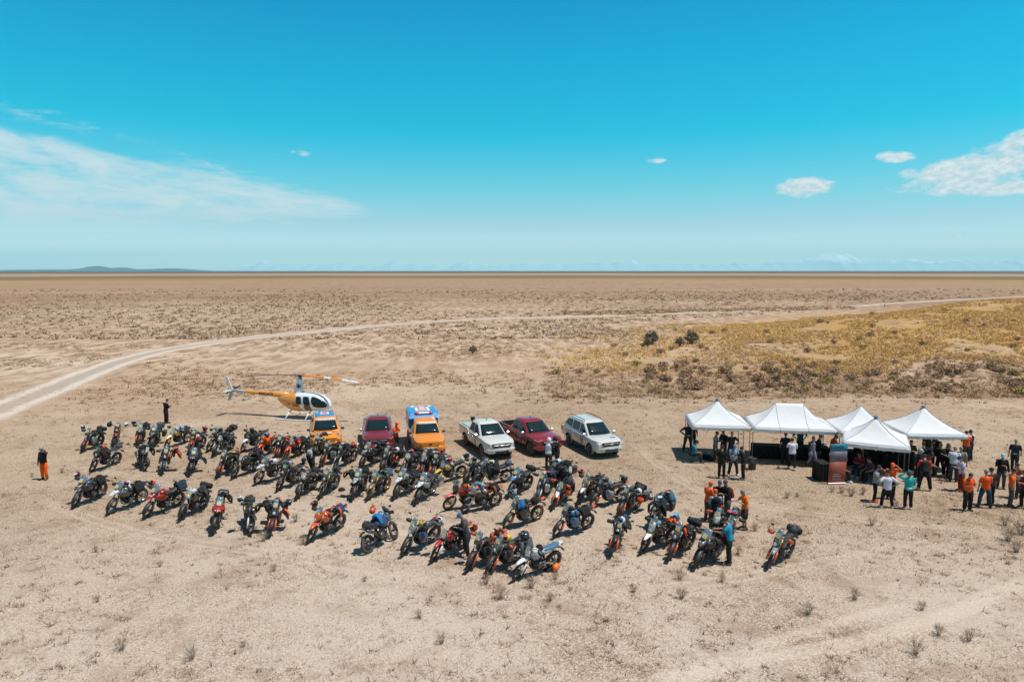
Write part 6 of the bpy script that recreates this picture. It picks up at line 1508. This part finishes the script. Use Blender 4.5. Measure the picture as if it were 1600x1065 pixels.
    bk((381, 706), (400, 700), 'enduro', [W_, D_, D_, D_, W_, W_], '', 'bike with white front fender', br % 'ninth', [('j', 'ba', D_, D_, 'black'), ('h', 'ba', D_, R_, 'black and red')])
    bk((404, 715), (428, 706), 'rally', [O_, O_, O_, W_, O_, O_], '', 'bright orange enduro', br % 'tenth', [('j', 'ba', O_, O_, 'orange', .7), ('h', 'ba', G_, G_, 'grey'), ('b', 'se', Y_, 'yellow', .6)])
    bk((430, 718), (450, 704), 'adventure', [D_, K, D_, L_, K, O_], 'h', 'black bike with round lamp and orange guards', br % 'eleventh')
    bk((447, 719), (473, 708), 'enduro', [L_, R_, R_, W_, O_, O_], 'h', 'red bike with orange fender and white tail', br % 'twelfth', [('h', 'ta', '#3aa0b4', R_, 'turquoise and red'), ('j', 'ta', R_, '#5a1a18', 'red', .7)])
    bk((489, 716), (505, 704), 'adventure', [D_, B_, D_, O_, K, K], '', 'dark blue bike behind the man with a pale backpack', br % 'thirteenth', [('h', 'ta', O_, D_, 'orange')])
    bk((503, 729), (531, 717), 'adventure', [D_, K, L_, O_, K, O_], '', 'black and silver bike', br % 'fourteenth', [('h', 'mr', Y_, L_, 'yellow')])
    bk((525, 732), (555, 719), 'tall', [D_, '#1b4a63', N_, W_, K, W_], '', 'navy and white bike', br % 'fifteenth', [('h', 'ba', D_, W_, 'black and white'), ('j', 'ta', D_, N_, 'black', .8), ('j', 'se', O_, D_, 'orange', .6)])
    bk((565, 732), (592, 721), 'touring', ['#59605a', D_, D_, K, K, K], 'R', 'grey green tourer with clear screen', br % 'sixteenth', [('h', 'se', D_, D_, 'dark green'), ('b', 'ta', R_, 'red', .6)])
    bk((596, 738), (622, 724), 'adventure', [G_, '#5c2422', D_, D_, K, K], 'RP', 'dark red bike loaded with bags', br % 'seventeenth', [('h', 'ml', W_, R_, 'white and red'), ('j', 'se', D_, D_, 'black', 1.1), ('b', 'lo', O_, 'orange', .7)])
    bk((628, 744), (652, 729), 'scrambler', [W_, K, '#3b1c1c', L_, K, K], 'R', 'dark bike with round white number plate', br % 'eighteenth', [('h', 'ta', '#b5343a', '#2b7f96', 'red and blue')])
    bk((655, 746), (670, 731), 'adventure', [L_, N_, N_, D_, K, O_], '', 'bike with pale screen and orange fork guards', br % 'nineteenth', [('h', 'ml', W_, L_, 'cream')])
    bk((673, 749), (688, 735), 'adventure', [D_, K, K, R_, K, O_], 'P', 'black bike with a red guard', br % 'twentieth', [('h', 'ba', R_, O_, 'red and orange'), ('b', 'sl', '#17324a', 'dark blue', .8)])
    bk((682, 756), (716, 747), 'enduro', [W_, W_, Y_, D_, Y_, Y_], 'g', 'white and yellow bike', 'last bike of the back row', [('h', 'ta', R_, W_, 'red and white'), ('b', 'tl', W_, 'white', .7)])
    # right hand group
    gr = 'motorcycles of the right hand group'
    def rk(*a, **k): return bk(*a, grp=gr, **k)
    rk((727, 758), (755, 745), 'adventure', [D_, K, L_, D_, K, K], '', 'dark bike with grey nose', 'bike left of the boxer', [('h', 'ba', D_, G_, 'black'), ('h', 'mr', D_, D_, 'small black')])
    rk((747, 759), (786, 753), 'touring', [D_, G_, D_, K, K, K], 'a', 'black boxer with bright wheels', 'boxer before the white pickup', [('j', 'ta', D_, D_, 'long black', 1.2), ('h', 'ta', W_, Y_, 'white and yellow'), ('b', 'tl', '#55646e', 'round blue grey', .9)])
    rk((703, 796), (751, 789), 'rally', [D_, R_, R_, '#d9532a', '#e03a24', L_, '#d9532a'], 'g', 'bright red rally bike side on', 'left bike of the red rally pair', [('b', 'ta', O_, 'orange', .6)])
    rk((729, 801), (777, 789), 'rally', [L_, '#b9bdc0', D_, '#d9532a', K, L_, '#d9532a'], '', 'silver and red rally bike', 'right bike of the red rally pair', [('j', 'se', D_, '#8a4a3a', 'black and brown', .9), ('h', 'ta', L_, '#2f88a8', 'silver and blue')])
    rk((797, 776), (832, 759), 'touring', ['#2a78b4', D_, N_, K, K, K], 'R', 'tourer with bright blue beak', 'blue beaked tourer', [('b', 'ta', '#1f4f6a', 'blue', .6), ('b', 'tl', '#3b4a42', 'green grey', .9)])
    rk((837, 785), (861, 767), 'adventure', [D_, B_, W_, L_, K, W_], 'R', 'navy bike with white fork guards', 'bike with white fork guards', [('h', 'se', D_, R_, 'black and red'), ('j', 'se', B_, D_, 'blue', .7)])
    rk((857, 761), (884, 750), 'adventure', [D_, '#1f4648', D_, D_, K, K], 'P', 'dark green bike behind the group', 'dark green bike before the two riders', [('h', 'ba', W_, '#3a6a70', 'white'), ('b', 'se', D_, 'black', 1.0)])
    rk((889, 770), (866, 757), 'scrambler', [L_, K, K, D_, K, K], 'RP', 'black bike with round grey lamp', 'black bike facing right', [('j', 'se', D_, D_, 'heavy black', 1.1)], steer=-10)
    rk((864, 795), (885, 778), 'enduro', [L_, D_, N_, D_, W_, O_, 'k'], 'h', 'bike with big orange hand guards', 'orange guarded bike, right group', [('b', 'lo', O_, 'orange', .6)])
    rk((905, 787), (933, 774), 'tall', ['#7c776c', K, D_, D_, W_, K], '', 'tan nosed bike with round white plate', 'bike with white plate left of the pair', [('h', 'mr', O_, R_, 'orange')])
    rk((929, 792), (963, 784), 'adventure', [D_, K, L_, '#c8451e', K, O_], 'C', 'black bike with rust orange tail', 'orange tailed bike of the pair', [('h', 'ba', D_, G_, 'glossy black'), ('h', 'tl', D_, D_, 'large black'), ('b', 'ta', '#5f8f9c', 'pale blue', .5)])
    rk((967, 808), (997, 792), 'adventure', [D_, K, D_, D_, K, O_], 'PR', 'black loaded bike with side cases', 'loaded bike right of the pair', [('h', 'ml', W_, D_, 'white'), ('b', 'sl', O_, 'orange', .7)])
    rk((794, 825), (847, 809), 'adventure', [G_, K, D_, '#e0582a', K, O_], 'g', 'grey and orange bike under a blue jacket', 'orange bike under the blue jacket', [('j', 'ba', '#166c9f', D_, 'bright blue', .7), ('h', 'mr', L_, D_, 'silver'), ('b', 'se', D_, 'black', .9)])
    rk((872, 838), (920, 824), 'adventure', [D_, '#2b7fb8', '#1f5f8c', O_, K, O_], '', 'black bike with bright blue tank', 'blue tanked bike', [('b', 'ba', D_, 'black', .6)])
    rk((955, 868), (966, 838), 'enduro', [D_, K, D_, D_, K, O_], '', 'slim black enduro standing alone', 'lone slim enduro', [('h', 'ba', '#cfc8e0', D_, 'white and violet')], phi=-20, steer=8)
    rk((1015, 827), (1034, 808), 'tall', [D_, K, K, D_, K, K], 'P', 'tall black bike with sand colored wheel', 'tall bike of the right group', [('j', 'ba', D_, D_, 'big black', 1.1), ('h', 'ba', '#4a4e50', W_, 'grey'), ('j', 'tl', '#24627c', D_, 'petrol blue', 1.0), ('h', 'tl', D_, O_, 'black and orange')])
    rk((1006, 863), (1040, 850), 'rally', [W_, D_, '#4a2420', D_, '#eeeade', K], 'h', 'dark bike with cream front fender', 'cream fendered bike', [('h', 'tl', '#2c8cbf', W_, 'blue and white'), ('j', 'se', O_, D_, 'orange', .7), ('b', 'ba', '#7aa0ae', 'pale blue map', .6)])
    rk((1046, 874), (1074, 856), 'adventure', [G_, G_, D_, W_, K, O_], 'RC', 'grey bike with orange knobs', 'grey bike right of the cream fender', [('j', 'ta', D_, O_, 'black and red', .7), ('b', 'tl', D_, 'black', .9)])
    rk((1088, 886), (1122, 866), 'touring', [D_, K, K, K, K, K], '', 'big black tourer beside the man in teal', 'tourer beside the man in teal', [('j', 'se', '#5a1c18', '#2a1514', 'dark red', .9)])
    rk((1110, 850), (1119, 829), 'adventure', [W_, K, K, O_, K, O_], 'h', 'bike with white lamp and orange panels', 'bike behind the black tourer', [('h', 'ml', O_, O_, 'orange')], steer=0)
    rk((1131, 855), (1141, 836), 'enduro', [W_, W_, R_, W_, W_, R_], '', 'white and red bike half hidden', 'white bike behind the man in teal', [('h', 'ba', '#2a80c8', R_, 'blue and red')], steer=0)
    rk((1201, 886), (1233, 866), 'tall', [G_, D_, N_, D_, L_, O_], 'hR', 'grey bike with orange hand guards and bags', 'rightmost motorcycle', [('b', 'tl', '#4a4e52', 'grey', 1.1)])
    bk((738, 690), (755, 683), 'enduro', [W_, '#4f8aa0', L_, D_, K, K], '', 'pale blue enduro', 'bike behind the white pickup', [('h', 'mr', D_, D_, 'black'), ('b', 'ba', Y_, 'small yellow', .4)], grp='motorcycle behind the pickup')
vb()
re_ = random.Random(3)
for b, ref, used, kind in EXTRA:             # dark kit strapped behind the seat or hung over the bars
    if 'tl' not in used and 'se' not in used and re_.random() < .62:
        if re_.random() < .5: p = on_bike(b, (-.62, 0, .97)); bag(p, b.rotation_euler.z + re_.random(), re_.choice([D_, '#15171a', '#2e3236', '#3a3c38']), 'dark bag strapped on the tail, ' + ref, .85 + .3 * re_.random())
        else: jacket(b, (-.35, 0, 1.06), re_.choice([D_, '#15171a', '#2a2e33']), re_.choice([D_, '#3c4044', '#15171a']), 'dark jacket over the seat, ' + ref, re_.random() - .5, .8 + .2 * re_.random(), int(re_.random() * 4))
    if 'ta' not in used and re_.random() < .45: p = on_bike(b, (.02, 0, 1.0)); bag(p, b.rotation_euler.z + pi / 2, re_.choice([D_, '#1b1d20']), 'black tank bag, ' + ref, .62)
helmet(gp(868, 892) + Vector((0, 0, .15)), 1.2, '#e8701c', '#e8701c', 'orange helmet lying on the ground beside the white enduro'); bag(gp(857, 891), .4, '#1d2024', 'black backpack lying on the ground beside the white enduro', .8)
bag(gp(534, 766), .8, '#22262c', 'black bag on bare ground between two middle row bikes', .8)
bag(gp(422, 776), .3, '#2a2a28', 'small dark bag alone on the ground below the boxer tourer', .35)
bag(gp(303, 712), .3, '#cfd0d0', 'small white bag on the ground behind the navy tourer', .4)

vehicle(511, 709, 17, 'wagon', '#e78a1e', 'orange rescue wagon with blue roof, left end of the vehicle row', 'rescue vehicle', (2.3, 0), 'OBL', roofc='#2b7fb8')
vehicle(592, 711, 12, 'pickup', '#7d1a26', 'dark red pickup between the two orange rescue vehicles', 'pickup truck', (2.5, 0), 'SW')
vehicle(673, 716, 14, 'pickup', '#e78a1e', 'orange rescue pickup with tall blue box and red light bar', 'rescue vehicle', (2.5, 0), 'OXBL')
vehicle(753.4, 714.6, 22, 'pickup', '#cfcdc6', 'white double cab pickup with covered bed', 'pickup truck', (1.54, -.86), 'DSWV')
vehicle(828.2, 710.0, 27, 'pickup', '#8c1620', 'dark red pickup right of the white pickup', 'pickup truck', (1.54, -.86), 'DSW')
vehicle(922, 712.5, 22, 'wagon', '#cdcbc5', 'white closed off road wagon, right end of the vehicle row', 'wagon', (1.37, -.86), 'DS')
helicopter(471, 652, 77, 'orange and white rescue helicopter parked behind the vehicles')

# canopies, tables and what stands under them
tent((1080, 721), (1171, 724), 3.0, 'white tent at the left end with blue peak cap')
tent((1174, 725), (1306, 731), 3.0, 'long white tent with a flat ridge and two seams', ridge=1.5, cap=False, top=3.25)
tent((1309, 733), (1404, 737), 3.0, 'white tent at the back, its tip rising behind another tent', cap=False, top=3.3)
tent((1313, 750), (1411, 762), 3.0, 'foremost white tent with blue peak cap', top=3.2, w=3.05, eave=2.06)
tent((1412, 738), (1508, 740), 3.0, 'white tent at the right end of the row')
def T(px, py, px2, py2, d, lb): a, b = gp(px, py), gp(px2, py2); cloth_table(a.x, a.y, b.x, b.y, d, lb)
T(1176, 716, 1228, 718, .75, 'long black draped table under the left part of the ridge tent')
T(1232, 718, 1296, 721, .75, 'black draped table behind the white shirted man')
T(1318, 726, 1372, 729, .75, 'black draped table at the back of the foremost tent')
T(1378, 731, 1436, 734, .75, 'black draped table right of the foremost tent')
a_ = gp(1281, 753); cloth_table(a_.x, a_.y, a_.x + .55, a_.y + .02, .9, 'narrow black draped table left of the banner', .95)
def banner():
    q = gp(1307, 756); rt = root('roll_up_banner', q, R(6), 0, 'roll-up banner with teal top and rust red lower half', 'banner')
    p = MB(); p.sheet([[(x, .02 - .10 * (z / 2.0), z) for x in (-.46, 0, .46)] for z in (.08, .6, 1.17)], 3, 3, .004); pl = ob('lower_panel', p.mesh('lower_panel', pm('rust_print', lin('#8a4234'), .6, 0, 0, .08)), rt)
    p = MB(); p.sheet([[(x, .02 - .10 * (z / 2.0), z) for x in (-.46, 0, .46)] for z in (1.19, 1.45, 1.72)], 3, 3, .004); ob('photo_panel', p.mesh('photo_panel', pm('photo_print', lin('#6b6370'), .6, 0, .0, .75, 5)), rt)
    p = MB(); p.sheet([[(x, .02 - .10 * (z / 2.0), z) for x in (-.46, 0, .46)] for z in (1.722, 1.9, 2.12)], 3, 3, .004); tp = ob('top_panel', p.mesh('top_panel', pm('teal_print', lin('#1f7893'), .6, 0, 0, .1)), rt)
    p = MB()
    for (x, z, w) in ((-.06, .52, .34), (-.02, .43, .48), (-.03, .345, .44), (-.01, .26, .46), (0, .96, .14)):
        n = int(w / .045)
        for k in range(n): p.box((x - w / 2 + (k + .5) * w / n, -.045 + .02 + .02 - .05 * z * 2 + .0, z), (w / n * (.85 if k % 4 else .5), .006, .026), None, 0, .001)
    for v in range(len(p.v)): x, y, z = p.v[v]; p.v[v] = (x, .02 - .05 * z - .009 + (y % .003), z)
    ob('lettering', p.mesh('lettering', pm('print_white', (.62, .58, .55), .6)), pl)
    p = MB(); p.box((0, .02 - .05 * 1.95 - .010, 1.95), (.50, .006, .12), None, 0, .002); ob('lettering', p.mesh('lettering', pm('teal_dark_print', lin('#155468'), .6)), tp)
    p = MB(); p.box((0, .03, .05), (.98, .16, .07), None, 0, .02); ob('base', p.mesh('base', ALU), rt)
    p = MB(); p.tube([(0, .05, .06), (0, -.06, 2.12)], .012, 6); ob('pole', p.mesh('pole', STEEL), rt); return rt
banner()
def bin_():
    q = gp(1175, 733); rt = root('waste_bin', q, 0, 0, 'black round bin at the corner between the two left tents', 'bin'); m = MB(); m.tube([(0, 0, .02), (0, 0, .62)], [.19, .23], 16); m2 = MB(); m2.ring((0, 0, .63), 'z', [(.245, -.03), (.245, .02), (.20, .03), (.20, -.03)], 18)
    ob('bin_body', m.mesh('bin_body', BLACKP), rt); ob('rim', m2.mesh('rim', DARKM), rt)
bin_()

# ------------------------------------------------------------------ the people
OR = '#e8571c'; BK = '#17191c'; WT = '#c9cbd2'; NV = '#18202e'; GY = '#5c6064'
g0 = 'people among the motorcycles'; g1 = 'people around the tents'
person(70, 749, -10, 'person in black top and bright orange trousers far left, hand at the face', BK, '#f0600f', 'head', 'down', 'stand', 0, 20, 'long', ('beanie', '#8d9598'), ('#2b2320', 1), sleeve='#3a3a32', group=g0)
person(260, 661, 150, 'person all in black standing alone beyond the bikes, looking down', BK, BK, 'front', 'front', 'stand', 3, 30, 'long', ('hair', None), group=g0)
p_ = person(487, 744, 165, 'person in black walking away, wearing a pale backpack', BK, BK, 'down', 'reach', 'walk', 4, 10, 'long', ('hair', None), ('k', 1), group=g0); backpack(p_, '#a7adb0', 'pale grey backpack worn by the person walking between the bikes')
person(619, 704, 60, 'person in orange shirt and cap leaning against the rescue pickup', OR, BK, 'cross', 'cross', 'stand', 0, 15, 'short', ('cap', OR), group=g0)
person(796, 693, 75, 'person in orange bent over the bed of the red pickup', OR, '#2a2422', 'reach', 'low', 'stand', 52, 10, 'short', ('cap', OR), group=g0, short=True)
person(857, 734, 160, 'rider in white and black jersey before the red pickup', '#cfd0dc', '#3a2c28', 'reach', 'down', 'stand', 3, 10, 'long', ('helmet', '#cfd4d8'), ('k', 1), sleeve=BK, group=g0, mid='#cfcfe0')
person(871, 731, -110, 'rider all in black facing the rider in white', BK, BK, 'front', 'front', 'stand', 3, 20, 'long', ('helmet', '#2a3038'), ('k', 1), group=g0)
person(729, 868, -75, 'man in grey shirt and blue cap standing over the red enduro', '#4a5054', '#25282c', 'front', 'front', 'wide', 12, 30, 'long', ('cap', '#2a6a9a'), ('#8a8478', 1), group=g0, h=1.8)
person(1106, 814, 120, 'person in orange shirt and cap, left of the standing group', OR, '#4a4440', 'front', 'down', 'stand', 3, 15, 'short', ('cap', OR), group=g0)
person(1122, 811, 0, 'person in black with navy cap at the back of the standing group', BK, BK, 'front', 'cross', 'stand', 0, 15, 'short', ('cap', '#3a4468'), group=g0)
p_ = person(1136, 813, -80, 'person in black jacket wearing a red backpack in the standing group', '#22262a', '#50545a', 'front', 'reach', 'stand', 4, 15, 'long', ('beanie', '#4a4a46'), group=g0, h=1.82); backpack(p_, '#a0281e', 'red backpack worn by the person in the black jacket')
person(1117, 829, 175, 'person in grey shouldered black jersey with orange cap, seen from behind', BK, BK, 'front', 'front', 'stand', 3, 20, 'short', ('cap', OR), sleeve='#8d9298', group=g0)
person(1163, 826, -85, 'person in orange shirt and dark shorts holding a phone', '#f0701c', '#33332f', 'front', 'reach', 'stand', 2, 30, 'short', ('hair', 'grey'), short=True, group=g0, h=1.72)
ph = MB(); ph.box((0, 0, 0), (.15, .075, .012), None, 0, .004); tag(ob('phone', ph.mesh('phone', BLACKP), None, gp(1163, 826) + Vector((-.56, .06, 1.19)), (0, .2, .2)), 'black phone held by the person in orange shirt and shorts', 'phone')
person(1139, 881, -115, 'man in teal shirt working at the black tourer', '#1688a6', BK, 'reach', 'reach', 'stand', 8, 35, 'short', ('hair', None), ('#3a3a3a', 0), group=g0, h=1.8)
# around and under the tents
person(1074, 705, 10, 'person with grey jacket at the waist and hands on hips, left of the tents', '#25282c', '#2b3036', 'hip', 'hip', 'wide', 0, 5, 'long', ('hair', None), group=g1, h=1.84, mid='#c8ccd0')
person(1082, 700, 20, 'person in red and black behind the left tent pole', '#a02a1c', '#2b3036', 'down', 'down', 'stand', 0, 5, 'long', ('hair', None), group=g1, sleeve=BK)
chair(1092, 722, 85, 'dark folding chair under the man in the teal shirt'); person(1092, 722, 80, 'man in teal shirt sitting at the left tent', '#1b84a2', '#33383c', 'lap', 'lap', 'sit', 12, 20, 'short', ('hair', None), group=g1)
person(1117, 721, 60, 'person in slate blue jacket under the left tent', '#3c4656', '#22262c', 'front', 'down', 'stand', 0, 15, 'long', ('hair', None), group=g1)
person(1130, 718, -60, 'person in dark jacket under the left tent, facing the slate jacket', '#24282c', '#22262c', 'front', 'cross', 'stand', 0, 15, 'long', ('hair', None), group=g1)
person(1142, 722, -5, 'person in black shirt facing out from the left tent', '#1c1f22', '#2c2c2c', 'hip', 'down', 'stand', 0, 10, 'short', ('hair', None), group=g1)
person(1127, 747, 150, 'person in black seen from behind, left of the trio before the tents', BK, BK, 'down', 'front', 'stand', 2, 10, 'short', ('hair', None), ('#3a3a3a', 1), group=g1)
person(1145, 743, 10, 'person in pale blue shirt and cap, middle of the trio before the tents', '#8fa3b4', '#2c3036', 'front', 'front', 'wide', 3, 20, 'short', ('cap', '#5a7c92'), ('#c9c9c4', 0), sleeve='#4f8fae', group=g1)
person(1161, 749, -100, 'person in black with grey chest patch, right of the trio before the tents', BK, '#202428', 'front', 'reach', 'stand', 4, 15, 'long', ('hair', None), ('#9a9a96', 1), group=g1)
person(1421, 737, -20, 'person in black shirt left of the right tent table, arms folded', '#1b1d20', BK, 'cross', 'cross', 'stand', 0, 12, 'short', ('hair', None), group=g1)
person(1452, 737, 60, 'person in slate grey between the crowd of the right tent', '#353a42', BK, 'front', 'down', 'stand', 3, 15, 'long', ('beanie', '#22262c'), group=g1, h=1.8)
person(1484, 746, -120, 'person in black cap behind the man in pale blue', '#202226', BK, 'front', 'front', 'stand', 4, 20, 'short', ('cap', '#26292e'), group=g1)
person(1349, 732, 30, 'person in brown shirt behind the seated people', '#3c2f2a', BK, 'reach', 'down', 'stand', 10, 20, 'short', ('hair', None), group=g1)
bag(gp(1104, 716), .5, '#15171a', 'heap of black gear under the left tent', 1.4); bag(gp(1111, 719), 1.5, '#1d2024', 'black bag beside the heap of gear under the left tent', 1.1)
person(1226, 724, 160, 'person in navy shirt at the long black table', NV, BK, 'swing', 'reach', 'stand', 6, 10, 'short', ('hair', None), group=g1)
person(1237, 733, 170, 'man in white shirt, black shorts and white socks before the tables', '#d4d6de', BK, 'reach', 'front', 'walk', 6, 10, 'short', ('hair', None), ('#b8b8b8', 1), group=g1)
person(1249, 712, 0, 'person in dark red and teal shirt behind the table', '#1f6a74', '#2a2c30', 'hip', 'hip', 'stand', 0, 20, 'short', ('hair', None), sleeve='#6a2a26', group=g1)
person(1268, 729, 20, 'rider in grey jersey and grey trousers under the ridge tent', '#7c7c8e', '#77768a', 'down', 'down', 'walk', 0, 10, 'long', ('hair', None), ('#55555e', 1), sleeve='#202226', group=g1)
person(1278, 727, 70, 'person in black jacket and grey cap behind the grey jersey', BK, '#25282c', 'front', 'down', 'stand', 0, 10, 'long', ('cap', '#8a9298'), group=g1)
person(1298, 724, 60, 'person in teal cap half hidden behind the banner', OR, BK, 'reach', 'reach', 'stand', 10, 25, 'short', ('cap', '#1f6f86'), group=g1, h=1.7)
person(1338, 724, 0, 'person in dark grey behind the table of the foremost tent', '#2e3036', BK, 'down', 'front', 'stand', 0, 10, 'short', ('hair', None), group=g1)
for i, (x, y, lb, c) in enumerate([(1360, 727, 'person in black, first of the four behind the table', '#1d2026'), (1373, 727, 'person in charcoal, second of the four behind the table', '#2a2c30'), (1386, 729, 'person in navy, third of the four behind the table', '#1b2230'), (1400, 730, 'person in black, last of the four behind the table', '#191b1e')]):
    person(x, y, (-30, 20, -10, -60)[i], lb, c, BK, ('front', 'cross', 'down', 'reach')[i], ('down', 'cross', 'front', 'front')[i], 'stand', (8, 0, 4, 6)[i], 15, ('short', 'long')[i % 2], ('hair', None), group=g1)
chair(1323, 752, 70, 'folding chair under the man in navy beside the banner'); person(1323, 752, 60, 'man in navy shirt sitting beside the banner', '#17345c', '#1c1f24', 'lap', 'lap', 'sit', 14, 20, 'short', ('hair', None), ('#d8d8d4', 0), group=g1)
chair(1338, 745, -60, 'folding chair under the person in dark red'); person(1338, 745, -50, 'person in dark red shirt sitting under the foremost tent', '#8a1a24', '#1b2a4a', 'lap', 'cross', 'sit', 6, 15, 'short', ('hair', None), ('#d8d8d4', 0), group=g1)
chair(1353, 752, -90, 'folding chair left of the person in orange boots'); person(1353, 752, -80, 'person in plum shirt sitting behind the person in orange boots', '#4c3442', '#201c22', 'lap', 'lap', 'sit', 16, 15, 'short', ('hair', None), group=g1)
person(1366, 783, 60, 'person in grey shirt, black trousers and orange boots', '#8a8c96', '#1d2022', 'front', 'front', 'stand', 4, 15, 'short', ('hair', None), ('#d8481c', 1), group=g1, mid='#2a2d31')
person(1385, 793, 175, 'person in white shirt with hands on hips and white boots', '#c9cad8', '#15171a', 'hip', 'hip', 'wide', 0, 5, 'short', ('beanie', '#1c2026'), ('#c2c4c8', 1), group=g1)
person(1391, 779, -10, 'person in orange behind the person in white boots', OR, BK, 'head', 'down', 'stand', 0, 10, 'short', ('cap', OR), group=g1)
person(1418, 795, 165, 'rider in turquoise jersey shading the eyes', '#1fa3a3', '#17191d', 'head', 'front', 'stand', 0, 0, 'long', ('helmet', '#33565e'), ('#c2c4c8', 1), group=g1, mid='#c8c9cf')
person(1444, 766, 160, 'big rider in black jersey with red shoulders, bending', '#1a1d22', '#1a1d22', 'reach', 'front', 'wide', 20, 20, 'long', ('hair', None), ('#b5b23a', 1), sleeve='#d8341c', group=g1, h=1.84, loose=2)
person(1432, 752, 20, 'person in grey helmet left of the big rider', '#24282c', BK, 'front', 'down', 'stand', 4, 15, 'long', ('helmet', '#9aa0a6'), group=g1)
person(1441, 741, 170, 'person in black shirt with a white chest mark under the right tent', '#16181b', BK, 'front', 'hip', 'stand', 0, 10, 'short', ('hair', None), group=g1)
person(1446, 726, 10, 'person in dark green at the back of the right tent', '#1f3a26', BK, 'down', 'down', 'stand', 0, 10, 'short', ('hair', None), group=g1)
chair(1457, 744, 75, 'folding chair under the man in profile in the right tent'); person(1457, 744, 70, 'man in black sitting in profile under the right tent', '#1d2024', '#202328', 'lap', 'lap', 'sit', 18, 10, 'short', ('hair', None), group=g1)
person(1461, 731, -60, 'tall person in black behind the man in profile', BK, BK, 'cross', 'front', 'stand', 0, 10, 'long', ('hair', None), group=g1, h=1.85)
person(1468, 742, -70, 'person in black with white shoes under the right tent', '#191b1f', BK, 'down', 'hip', 'wide', 0, 10, 'long', ('hair', None), ('#cfcfcf', 0), group=g1)
person(1477, 743, 10, 'person in black tee with folded hands under the right tent', '#191b1f', BK, 'cross', 'cross', 'stand', 0, 15, 'short', ('hair', None), group=g1)
person(1489, 752, 145, 'man in pale blue shirt and jeans, seen from behind', '#c3cad8', '#25364e', 'front', 'down', 'stand', 10, 15, 'short', ('hair', 'grey'), group=g1, h=1.82, mid='#4e6f94', loose=2)
person(1499, 749, -40, 'grey haired person behind the man in the pale blue shirt', '#8a8478', '#4a4038', 'down', 'front', 'stand', 0, 15, 'short', ('hair', 'grey'), group=g1)
person(1501, 767, -95, 'person in lilac shirt, rust shorts and navy cap', '#bcb8cc', '#7c2f22', 'front', 'front', 'stand', 5, 15, 'short', ('cap', '#1f3446'), ('#9c4634', 1), group=g1)
person(1508, 721, 170, 'person in orange seen from behind at the corner of the right tent', OR, '#22262c', 'front', 'front', 'stand', 0, 5, 'short', ('cap', '#2a3340'), group=g1)
person(1515, 719, -150, 'person in navy and white behind the right tent corner', '#18243a', '#1a2536', 'front', 'down', 'stand', 0, 5, 'long', ('hair', None), sleeve='#c8ccd6', group=g1)
person(1511, 797, 0, 'man in orange shirt and black trousers reading a paper', OR, '#1d2128', 'front', 'front', 'stand', 0, 25, 'short', ('hair', None), group=g1, loose=2)
person(1538, 793, 170, 'man in orange shirt and blue jeans with his back turned', OR, '#1f4258', 'down', 'front', 'wide', 0, 5, 'short', ('hair', 'grey'), group=g1, h=1.8)
person(1547, 789, -165, 'dark haired person hidden behind the man in jeans', '#27292c', '#1a1c20', 'front', 'down', 'stand', 0, 10, 'short', ('hair', None), group=g1)
person(1563, 763, -25, 'man in black shirt and pale blue cap with grey trousers', '#191b1d', '#4c4648', 'down', 'cross', 'stand', 0, 10, 'long', ('cap', '#6fb2cc'), group=g1, h=1.78)
person(1584, 735, 140, 'bald man in navy shirt walking away', '#1b2236', '#1c222c', 'down', 'swing', 'walk', 2, 5, 'short', ('bald', None), group=g1, mid='#8fa4ba')
person(1578, 791, 60, 'man in orange shirt and grey trousers at the right edge', '#f0621c', '#4c4a46', 'down', 'down', 'stand', 0, 10, 'short', ('hair', None), group=g1, h=1.8)
person(1592, 778, -90, 'dark haired person leaning in at the right edge', '#a05030', '#34363a', 'front', 'reach', 'walk', 12, 10, 'short', ('hair', None), group=g1)
person(1599, 793, -80, 'person cut by the right edge in dark red and black', '#5c1c20', '#1c1e22', 'front', 'hip', 'stand', 4, 10, 'short', ('hair', None), sleeve='#b8bcc8', group=g1)

# ------------------------------------------------------------------ the air over the plain
def build_haze():
    m = bpy.data.materials.new('thin_air_haze'); m.use_nodes = True; nt = m.node_tree; nt.nodes.clear()
    v = nt.nodes.new('ShaderNodeVolumePrincipled'); o = nt.nodes.new('ShaderNodeOutputMaterial')
    v.inputs['Color'].default_value = HAZE_C; v.inputs['Density'].default_value = HAZE_D; v.inputs['Anisotropy'].default_value = 0.0
    nt.links.new(v.outputs[0], o.inputs['Volume'])
    a, b = 68000, 1650
    vs = [(x, y, z) for z in (-4.5, b) for (x, y) in ((-a, -a), (a, -a), (a, a), (-a, a))]
    me = bpy.data.meshes.new('haze'); me.from_pydata(vs, [], [(3, 2, 1, 0), (4, 5, 6, 7), (0, 1, 5, 4), (1, 2, 6, 5), (2, 3, 7, 6), (3, 0, 4, 7)]); me.materials.append(m)
    tag(ob('haze', me), kind='stuff')
HAZE_C = (.40, .88, 1.0, 1); HAZE_D = 1.4e-5
build_haze()
